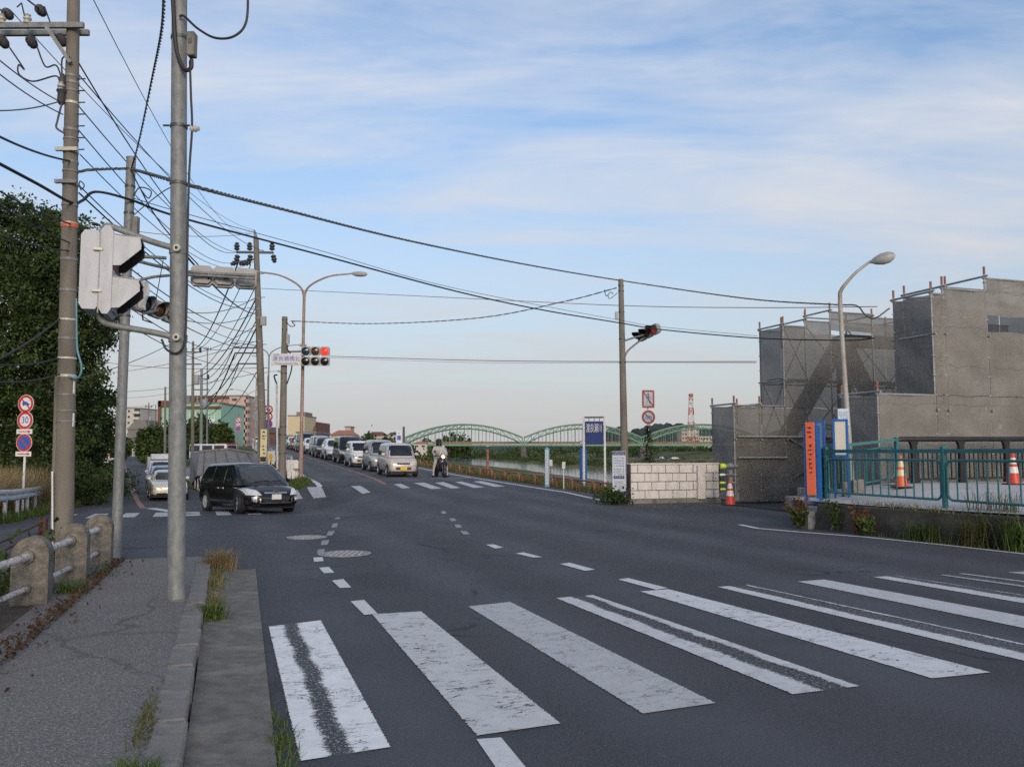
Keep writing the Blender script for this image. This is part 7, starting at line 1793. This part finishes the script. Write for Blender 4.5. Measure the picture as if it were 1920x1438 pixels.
m_leaf = leaf_mat('dark_leaves', (.040, .072, .022), (.105, .155, .045)); m_leaf2 = leaf_mat('mid_leaves', (.045, .075, .02), (.09, .13, .035)); m_leaf_y = leaf_mat('fresh_grass', (.07, .13, .025), (.13, .19, .05), (.09, .11, .04)); m_dry = leaf_mat('dry_grass', (.28, .21, .10), (.42, .33, .18), (.20, .15, .07)); m_dryg = leaf_mat('half_dry_grass', (.12, .13, .045), (.30, .25, .12), (.09, .10, .035)); m_redl = leaf_mat('reddish_weed', (.24, .08, .035), (.16, .12, .04)); m_deadl = leaf_mat('dead_leaves', (.09, .058, .036), (.15, .095, .058), (.05, .033, .022))
m_bark = M('bark', (.07, .058, .045), .95, var=.35, scale=5, bmp=.6, bscale=18, stretch=(1, 1, .3))
def np_mesh(name, V, F, mat, parent=None, smooth=False):
    """V (n,3), F (m,k) all faces the same size"""
    me = bpy.data.meshes.new(name); n, (m, k) = len(V), F.shape
    me.vertices.add(n); me.vertices.foreach_set('co', np.asarray(V, np.float32).ravel()); me.loops.add(m * k); me.loops.foreach_set('vertex_index', F.astype(np.int32).ravel())
    me.polygons.add(m); me.polygons.foreach_set('loop_start', np.arange(0, m * k, k, dtype=np.int32)); me.update(calc_edges=True); me.materials.append(mat); me.validate()
    return link(bpy.data.objects.new(name, me), parent)
def leaves(centres, size, rng, aspect=1.7, droop=.2):
    """a folded two-triangle leaf blade at each centre: 4 verts"""
    n = len(centres); d = rng.normal(size=(n, 3)); d[:, 2] -= droop; d /= np.linalg.norm(d, axis=1)[:, None]; u = rng.normal(size=(n, 3)); s = np.cross(d, u); s /= np.linalg.norm(s, axis=1)[:, None]; nn = np.cross(s, d)
    L = (size * rng.uniform(.6, 1.3, n))[:, None]; w = L / aspect / 2
    a = centres - d * L / 2; b = centres + s * w + nn * L * .08; c = centres + d * L / 2; e = centres - s * w + nn * L * .08
    V = np.stack([a, b, c, e], 1).reshape(-1, 3); F = np.arange(4 * n).reshape(n, 4); return V, F
def blob_points(blobs, n, rng, clumps=90, clump_r=.16):
    """points gathered in clumps near the surface of ellipsoids"""
    vol = np.array([b[1][0] * b[1][1] * b[1][2] for b in blobs]) ** .67; vol /= vol.sum(); out = []
    for (c, r), f in zip(blobs, vol):
        k = max(6, int(clumps * f * len(blobs) / 1.5)); q = rng.normal(size=(k, 3)); q /= np.linalg.norm(q, axis=1)[:, None]; q *= (rng.uniform(.35, 1.0, k) ** .45 * np.where(rng.random(k) < .12, 1.22, 1.0))[:, None]
        m = int(n * f); idx = rng.integers(0, k, m); p = q[idx] + rng.normal(size=(m, 3)) * clump_r * rng.uniform(.5, 1.2, (k, 1))[idx]
        out.append(np.array(c) + p * np.array(r))
    return np.vstack(out)
def tree(name, label, base, blobs, n, leaf, mat, trunk_r=.25, seed=1, limbs=6, group=None, clumps=90, clump_r=.16):
    rng = np.random.default_rng(seed); base = Vector(base); t = T(name, label, 'tree', base, group=group)
    V, F = leaves(blob_points(blobs, n, rng, clumps, clump_r), leaf, rng); V = V - np.array(base); np_mesh('crown', V, F, mat, t)
    top = Vector(blobs[0][0]); tr_top = base + (top - base) * .75
    MB().tube(curve_pts([base - Vector((0, 0, .3)), base + (tr_top - base) * .35 + Vector((.15 * trunk_r * 4, 0, 0)), tr_top], 5), [trunk_r * (1 - .7 * k / 10) for k in range(11)], 10).build('trunk', m_bark, t, smooth=True, world=True)
    r = random.Random(seed)
    for k in range(limbs):
        c, rad = blobs[k % len(blobs)]; s = base + (tr_top - base) * r.uniform(.4, .95); e = Vector(c) + Vector((r.uniform(-.6, .6) * rad[0], r.uniform(-.6, .6) * rad[1], r.uniform(-.3, .7) * rad[2]))
        m_ = (s + e) / 2 + Vector((0, 0, .2 * (e - s).length * .3)); MB().tube(curve_pts([s, m_, e], 4), [trunk_r * .45 * (1 - .8 * i / 8) for i in range(9)], 7).build('limb', m_bark, t, smooth=True, world=True)
    return t
def B(px, py, y, rx, ry, rz): p = at(px, py, y); return ((p.x, p.y, p.z), (rx, ry, rz))
b0 = at(60, 905, 38); b0.z = gxy(b0.x, b0.y)
tree('broadleaf_tree', 'big dark broadleaf tree filling the left edge behind the signs', b0, [B(40, 574, 38, 4.0, 4.2, 3.2), B(100, 494, 38, 2.7, 3.4, 2.2), B(10, 469, 39, 3.4, 3.5, 2.3), B(130, 584, 37, 2.1, 2.8, 2.3), B(120, 655, 38, 1.4, 2.2, 1.4), B(60, 700, 37, 2.7, 3.4, 2.6), B(-20, 640, 38, 3.6, 3.5, 3.6), B(142, 765, 39, 1.25, 2.2, 1.1), B(60, 810, 38, 2.5, 3, 1.8), B(-30, 800, 38, 3.2, 3.4, 2.3), B(140, 504, 38, 1.3, 2, 1.1), B(192, 600, 38, .75, 1, .55), B(185, 439, 38, .8, 1, .4), B(170, 700, 38, .6, 1, .4), B(120, 429, 38, 1.1, 1.5, .6), B(30, 404, 38, 1.6, 1.5, .7)], 120000, .165, m_leaf, .42, 5, 16, clumps=260, clump_r=.105)
b0 = at(150, 900, 44); b0.z = gxy(b0.x, b0.y)
tree('broadleaf_tree', 'shaggy tree with hanging twigs beyond the big dark one', b0, [B(165, 800, 44, 1.3, 2, 1.6), B(178, 740, 44, .8, 1.5, 1.2), B(150, 850, 44, 1.7, 2, 1.4), B(120, 880, 42, 1.6, 2, .9)], 9000, .22, m_leaf2, .2, 9, 6)
for k, (px, lb) in enumerate(((120, 'dark leafy shrub at the foot of the big left tree'), (165, 'leafy shrub at the shady edge of the side road'), (30, 'dark shrub behind the post with round signs'))):
    y = (36, 46, 34)[k]; g_ = at(px, 905, y); g_.z = gxy(g_.x, g_.y); tree('shrub', lb, g_, [((g_.x, g_.y, g_.z + .9), (1.7, 1.6, 1.1)), ((g_.x + 1, g_.y + 1, g_.z + .7), (1.2, 1.2, .8))], 6500, .12, m_leaf, .08, 20 + k, 3, 'shrubs along the shady side road')
# trees between the roads and in the distance
def mid_tree(px, top, base, y, w, label, n=2600, mat=None, seed=3, leaf=None):
    g_ = at(px, base, y); g_.z = gxy(g_.x, g_.y); tp = at(px, top, y).z; h = tp - g_.z; q = y / 1600 * w / 2
    bl = [((g_.x, g_.y, g_.z + h * .62), (q * .75, q * .75, h * .36)), ((g_.x - q * .5, g_.y, g_.z + h * .45), (q * .55, q * .6, h * .3)), ((g_.x + q * .5, g_.y, g_.z + h * .48), (q * .55, q * .6, h * .3)), ((g_.x + q * .1, g_.y - q * .3, g_.z + h * .3), (q * .8, q * .5, h * .24))]
    return tree('tree', label, g_, bl, n, leaf or max(.25, y * .0042), mat or m_leaf, h * .03, seed, 5, clumps=60)
mid_tree(285, 795, 858, 110, 62, 'round dark tree left of the near steel pole', 5200, seed=31)
mid_tree(330, 784, 866, 100, 60, 'dark tree behind the near steel pole', 3600, seed=32)
mid_tree(372, 778, 862, 105, 62, 'dark tree behind the thin side road poles', 4200, seed=33)
mid_tree(410, 790, 850, 120, 56, 'bushy tree in front of the mint green building', 4200, m_leaf2, seed=34)
mid_tree(225, 815, 862, 150, 46, 'tree at the far bend of the side road', 2600, seed=35)
mid_tree(180, 830, 880, 70, 40, 'low tree at the left of the small cream van', 2600, m_leaf2, seed=36)
mid_tree(690, 806, 836, 170, 44, 'dome-shaped tree behind the queue of cars', 2600, seed=37)
mid_tree(722, 822, 846, 130, 40, 'low green tree left of the pylon sign', 2200, m_leaf2, seed=38)
mid_tree(768, 830, 862, 110, 40, 'bush growing at the bank behind the first small car', 2400, m_leaf2, seed=39)
mid_tree(845, 808, 842, 800, 34, 'big tree seen through the left arch', 1400, seed=40, leaf=2.6)
mid_tree(870, 812, 842, 820, 30, 'second tree seen through the left arch', 1200, seed=41, leaf=2.6)
mid_tree(800, 820, 842, 760, 30, 'small tree under the rising left arch', 900, seed=42, leaf=2.4)
# vine round the sign post
rng = np.random.default_rng(77); zv = np.linspace(0, 1, 300) ** 1.4; base_v = np.array(at(1217, 872, 36.9)); top_v = np.array(at(1214, 800, 36.9))
C = base_v + (top_v - base_v) * zv[:, None] + rng.normal(size=(300, 3)) * np.array([.13, .1, .1]) * (1.35 - zv[:, None]); V, F = leaves(C, .13, rng); o = np_mesh('climbing_vine', V, F, m_leaf2); tag(o, 'green vine climbing the post of the no-cycling sign', 'vine')
rng = np.random.default_rng(78)
g_ = at(1150, 925, 24.0); C = np.array(g_) + rng.normal(size=(700, 3)) * np.array([.24, .2, .12]); C[:, 2] = np.abs(C[:, 2] - g_.z) + gxy(g_.x, g_.y) + .03 + rng.uniform(0, .22, 700) * (rng.random(700) > .5); V, F = leaves(C, .095, rng); o = np_mesh('bramble', V, F, m_leaf2); tag(o, 'leafy bramble at the foot of the information sign', 'shrub')
# shrubs dotted over the flood plain, river bank scrub
def scrub(name, label, pts, mat, rng, leaf, n_each, spread, hgt):
    C = []
    for (u, v, s) in pts:
        p = np.array(G(u, v)); q = rng.normal(size=(n_each, 3)) * np.array([spread * s, spread * s, 0]); q[:, 2] = np.abs(rng.normal(size=n_each)) * hgt * s * np.exp(-(q[:, 0] ** 2 + q[:, 1] ** 2) / (2.2 * (spread * s) ** 2)); C.append(p + q)
    V, F = leaves(np.vstack(C), leaf, rng); o = np_mesh(name, V, F, mat); o['kind'] = 'stuff'; tag(o, label, 'vegetation'); return o
rng = np.random.default_rng(5); pts = []
for k in range(150):
    u = rng.uniform(90, 620); s = 1; m_, wd = river_mid(u), river_w(u); pts.append((u, m_ + s * (wd * 1.12 + abs(rng.normal()) * 14), rng.uniform(.5, 1.3)))
scrub('river_scrub', 'green scrub growing along both river banks', pts, m_leaf2, rng, .6, 150, 2.2, 1.0)
pts = [(rng.uniform(160, 680), rng.uniform(60, 330), rng.uniform(.4, 1.1)) for _ in range(200)]
pts = [p for p in pts if p[1] - river_mid(p[0]) > river_w(p[0]) * 1.3]
scrub('plain_scrub', 'scattered low bushes over the flood plain', pts, m_leaf2, rng, .6, 110, 2.4, .9)
pts = [(rng.uniform(60, 420), rng.uniform(26, 300), rng.uniform(.6, 1.4)) for _ in range(260)]; pts = [p for p in pts if p[1] - river_mid(p[0]) > river_w(p[0]) * 1.3]
scrub('plain_reeds', 'tan dry reeds in patches on the flood plain', pts, m_dryg, rng, .5, 120, 3.4, .45)
pts = [(rng.uniform(72, 140), rng.uniform(15, 20), rng.uniform(.4, .9)) for _ in range(50)]
scrub('bank_scrub', 'green bushes on the embankment slope left of the river', pts, m_leaf2, rng, .4, 160, 1.3, 1.3)
# distant tree belt on the far bank
pts = []
for k in range(260):
    px = rng.uniform(590, 1500); y = rng.uniform(760, 1250); q = at(px, HY, y); pts.append((*uv(q.x, q.y), rng.uniform(.5, 1.3)))
scrub('far_trees', 'distant belt of trees beyond the arch bridge', pts, m_leaf, rng, 3.2, 60, 7, 5.5)
def blades(name, label, roots, hgt, rng, mat, lean=.35, w=.012, parent=None, kind='stuff'):
    """grass blades as bent two-segment strips; roots (n,3)"""
    n = len(roots); a = rng.uniform(0, 2 * np.pi, n); d = np.stack([np.cos(a), np.sin(a), np.zeros(n)], 1); s = np.stack([-np.sin(a), np.cos(a), np.zeros(n)], 1)
    h = (hgt * rng.uniform(.5, 1.25, n))[:, None]; l = (lean * rng.uniform(.2, 1.4, n))[:, None] * h; up = np.array([0, 0, 1.])
    m_ = roots + up * h * .6 + d * l * .35; tip = roots + up * h * (1 - .15 * lean) + d * l
    V = np.stack([roots - s * w, roots + s * w, m_ + s * w * .7, m_ - s * w * .7, tip], 1).reshape(-1, 3); k = np.arange(n)[:, None] * 5
    F = np.vstack([np.hstack([k, k + 1, k + 2]), np.hstack([k, k + 2, k + 3]), np.hstack([k + 3, k + 2, k + 4])]); o = np_mesh(name, V, F, mat, parent)
    if kind: o['kind'] = kind
    if parent is None: tag(o, label, 'grass')
    return o
def roots_on(fn, n, rng):
    P = []
    for _ in range(n):
        u, v = fn(); x, y = xy(u, v); P.append((x, y, gz(u, v) - .05))
    return np.array(P)
rng = np.random.default_rng(11)
blades('dry_grass', 'tall dry grass behind the white guard rail', roots_on(lambda: (rng.uniform(22, 40), -6.4 - abs(rng.normal()) * 1.1), 7500, rng), 1.55, rng, m_dry, .5, .012)
blades('verge_grass', 'green grass along the white guard rail', roots_on(lambda: (rng.uniform(18, 42), -5.6 - abs(rng.normal()) * .5), 2600, rng), .36, rng, m_leaf_y, .5, .012)
blades('bank_grass', 'mixed dry and green grass on the river side verge', roots_on(lambda: (23.5 + 40 * rng.random() ** 1.6, 12.0 + abs(rng.normal()) * 1.1), 9000, rng), .27, rng, m_dryg, .5, .012)
blades('slope_grass', 'rough grass on the bank between the two roads', roots_on(lambda: (rng.uniform(38, 60), rng.uniform(.2, 3.1)), 3500, rng), .35, rng, m_dryg, .5, .014)
blades('tip_grass', 'green grass tuft at the tip under the twin lamp', roots_on(lambda: (rng.uniform(36.4, 39.5), rng.uniform(2.6, 3.4)), 1500, rng), .25, rng, m_leaf_y, .4, .012)
# foreground weeds
def tuft(label, u, v, n, hgt, r, mat, z=0.0, lean=.6, w=.005, seed=1, name='grass_tuft', stretch=1.0):
    g2 = np.random.default_rng(seed); P = []
    for _ in range(n):
        a, b = g2.normal() * r * stretch, g2.normal() * r; x, y = xy(u + a, v + b); P.append((x, y, z - .01))
    o = blades(name, label, np.array(P), hgt, g2, mat, lean, w, kind='stuff' if stretch > 3 else None); return o
tuft('straw-coloured grass tuft at the far end of the kerb', 11.55, -.05, 420, .28, .09, m_dry, .03, .9, .004, 1)
tuft('dry grass in the crack between kerb and gutter', 10.4, -.10, 420, .12, .06, m_dryg, .03, .9, .004, 2, stretch=8)
tuft('bright green weed tuft beside the kerb past the pole', 8.15, -.10, 260, .16, .055, m_leaf_y, .03, .9, .006, 3)
tuft('green and dry weeds trailing along the kerb joint', 8.9, -.10, 300, .10, .05, m_dryg, .03, .9, .004, 4, stretch=5)
tuft('green weed tuft at the bottom edge by the kerb', 4.05, -.34, 220, .10, .05, m_leaf_y, WALK, .9, .005, 5)
tuft('small dry weeds along the inner side of the kerb', 4.9, -.36, 260, .05, .03, m_dryg, WALK, .9, .004, 6, stretch=9)
tuft('low green weeds at the right edge of the gutter', 4.7, .31, 260, .06, .035, m_leaf_y, .0, 1.0, .004, 7, stretch=8)
tuft('weed tuft beside the middle concrete railing post', 9.6, -1.45, 160, .18, .06, m_leaf_y, .08, .8, .006, 8)
tuft('thin weeds by the far concrete railing post', 11.0, -1.35, 120, .12, .08, m_leaf_y, .08, .8, .005, 9, stretch=3)
# fallen leaves along the railing, scrub left of it
rng = np.random.default_rng(21); n = 900; C = []
for _ in range(n):
    u = rng.uniform(5.5, 12.2); v = -1.30 + .022 * (u - 8) - abs(rng.normal()) * .09 + (rng.random() < .06) * rng.uniform(0, .3); x, y = xy(u, v); C.append((x, y, WALK + .015 + rng.random() * .025))
V, F = leaves(np.array(C), .042, rng, 1.5); o = np_mesh('fallen_leaves', V, F, m_deadl); o['kind'] = 'stuff'; tag(o, 'brown fallen leaves drifted along the concrete railing', 'leaves')
o = sheet('verge', steps([(-10, 12.4, .6)]), lambda u: -2.1, lambda u: -1.22, 4, WALK - .012, m_soil)
C = []
for _ in range(2600):
    u = rng.uniform(5, 13); v = -2.0 - abs(rng.normal()) * .5; x, y = xy(u, v); C.append((x, y, gz(u, v) + abs(rng.normal()) * .28))
V, F = leaves(np.array(C), .11, rng); o = np_mesh('ivy', V, F, m_leaf2); o['kind'] = 'stuff'; tag(o, 'leafy scrub growing below the concrete railing', 'vegetation')
# weeds on and below the mossy wall
def wv(u): return ip(u, sorted([(q[0], q[1]) for q in PW]))
def wtuft(label, u, dv, z, n, hgt, r, mat, seed, lean=.6, stretch=1.0, w=.006): return tuft(label, u, wv(u) + dv, n, hgt, r, mat, z, lean, w, seed, stretch=stretch)
wtuft('big arching grass clump hanging before the mossy wall', 11.65, -.10, .0, 300, .40, .10, m_leaf_y, 31, 1.2, 1.8)
wtuft('tall half-dry grass clump at the mossy wall by the fence post', 10.75, -.12, .0, 340, .55, .09, m_dryg, 32, 1.0, 1.5)
wtuft('leafy green weed at the right end of the mossy wall', 10.05, -.10, .0, 200, .55, .10, m_leaf_y, 33, .6, 1.2, .012)
wtuft('dry weeds growing along the top of the mossy wall', 12.3, .2, PZ, 320, .13, .06, m_dryg, 34, .9, 12)
wtuft('thin grass along the foot of the mossy wall', 12.2, -.05, .0, 300, .09, .05, m_dryg, 35, .9, 18)
wtuft('tall grass standing behind the teal fence panel', 10.7, .35, PZ, 110, .45, .08, m_dryg, 36, .6, 4)
def weed(label, u, v, z, h, mat, n, seed):
    g2 = np.random.default_rng(seed); x, y = xy(u, v); t = T('weed', label, 'weed', (x, y, z)); C = []
    for k in range(7):
        a = g2.uniform(0, 6.28); tip = Vector((math.cos(a) * .22 * h / .6, math.sin(a) * .22 * h / .6, h * g2.uniform(.6, 1.1))); MB().tube([(0, 0, 0), tip * .5 + Vector((0, 0, .05)), tip], .006, 5).build('stem', mat, t)
        for _ in range(n): q = g2.uniform(.15, 1.0); C.append(np.array(tip) * q + g2.normal(size=3) * .035)
    V, F = leaves(np.array(C), .075, g2, 2.2); np_mesh('leaves', V, F, mat, t); return t
weed('reddish weed at the broken corner of the mossy wall', 14.5, 10.82, .02, .62, m_redl, 40, 51); weed('green weed beside the reddish one at the wall corner', 14.35, 10.75, .02, .42, m_leaf2, 40, 52); weed('reddish leaning weed at the foot of the mossy wall', 13.0, 11.0, .02, .5, m_redl, 40, 53); weed('upright green weed against the mossy wall', 13.5, 10.98, .02, .62, m_leaf2, 36, 54); weed('low green weed at the wall foot left of the grass clump', 12.75, 11.0, .02, .3, m_leaf_y, 40, 55)
m_litter = M('litter_white', (.6, .6, .58), .6)
for k, (px, py, lb) in enumerate(((1768, 1017, 'crumpled white litter at the foot of the mossy wall'), (1820, 1022, 'second scrap of white litter near the dry grass clump'))):
    g_ = hit(px, py); mb = MB(); r = random.Random(k); 
    mb.add([(r.uniform(-.09, .09), r.uniform(-.04, .04), r.uniform(0, .045)) for _ in range(9)], [(0, 1, 2), (1, 2, 3), (2, 3, 4), (3, 4, 5), (4, 5, 6), (5, 6, 7), (6, 7, 8), (0, 3, 6), (1, 4, 7)]); o = mb.build('litter', m_litter); o.location = (g_.x, g_.y, gxy(g_.x, g_.y) + .005); tag(o, lb, 'litter')

# each wire of a bundle told apart by its order from the top
ORD = ['topmost', 'second', 'third', 'fourth', 'fifth', 'sixth', 'seventh', 'eighth', 'ninth', 'tenth', 'eleventh', 'twelfth', 'lowest']
for g_, txt in (('power lines between the near and far utility poles', 'power line from the top of those joining the near and far utility poles'), ('power lines reaching the near pole from behind the camera', 'power line from the top of those entering at the left edge'), ('cables fanning down the side road', 'cable from the top of the fan running down the side road'), ('faint wires over the side road', 'faint wire from the top of those crossing above the side road')):
    ws_ = [o for o in COL.objects if o.get('group') == g_]; ws_.sort(key=lambda o: -max(v.co.z / max(1, v.co.y) for v in o.data.vertices))
    for k, o in enumerate(ws_): o['label'] = ('%s %s' % (ORD[k] if k < len(ws_) - 1 else 'lowest', txt)) if k and k < len(ws_) - 1 else ('%s %s' % ('topmost' if k == 0 else 'lowest', txt.replace(' from the top', '', 1)))
for o in COL.objects:
    if o.get('group') == 'double cable' and o.data.vertices and len(o.data.vertices): o['label'] = ('thicker' if max((o.data.vertices[i].co - o.data.vertices[i + 3].co).length for i in (0,)) > .02 else 'thinner') + ' strand of the level double cable from the red signal to the scaffolding'
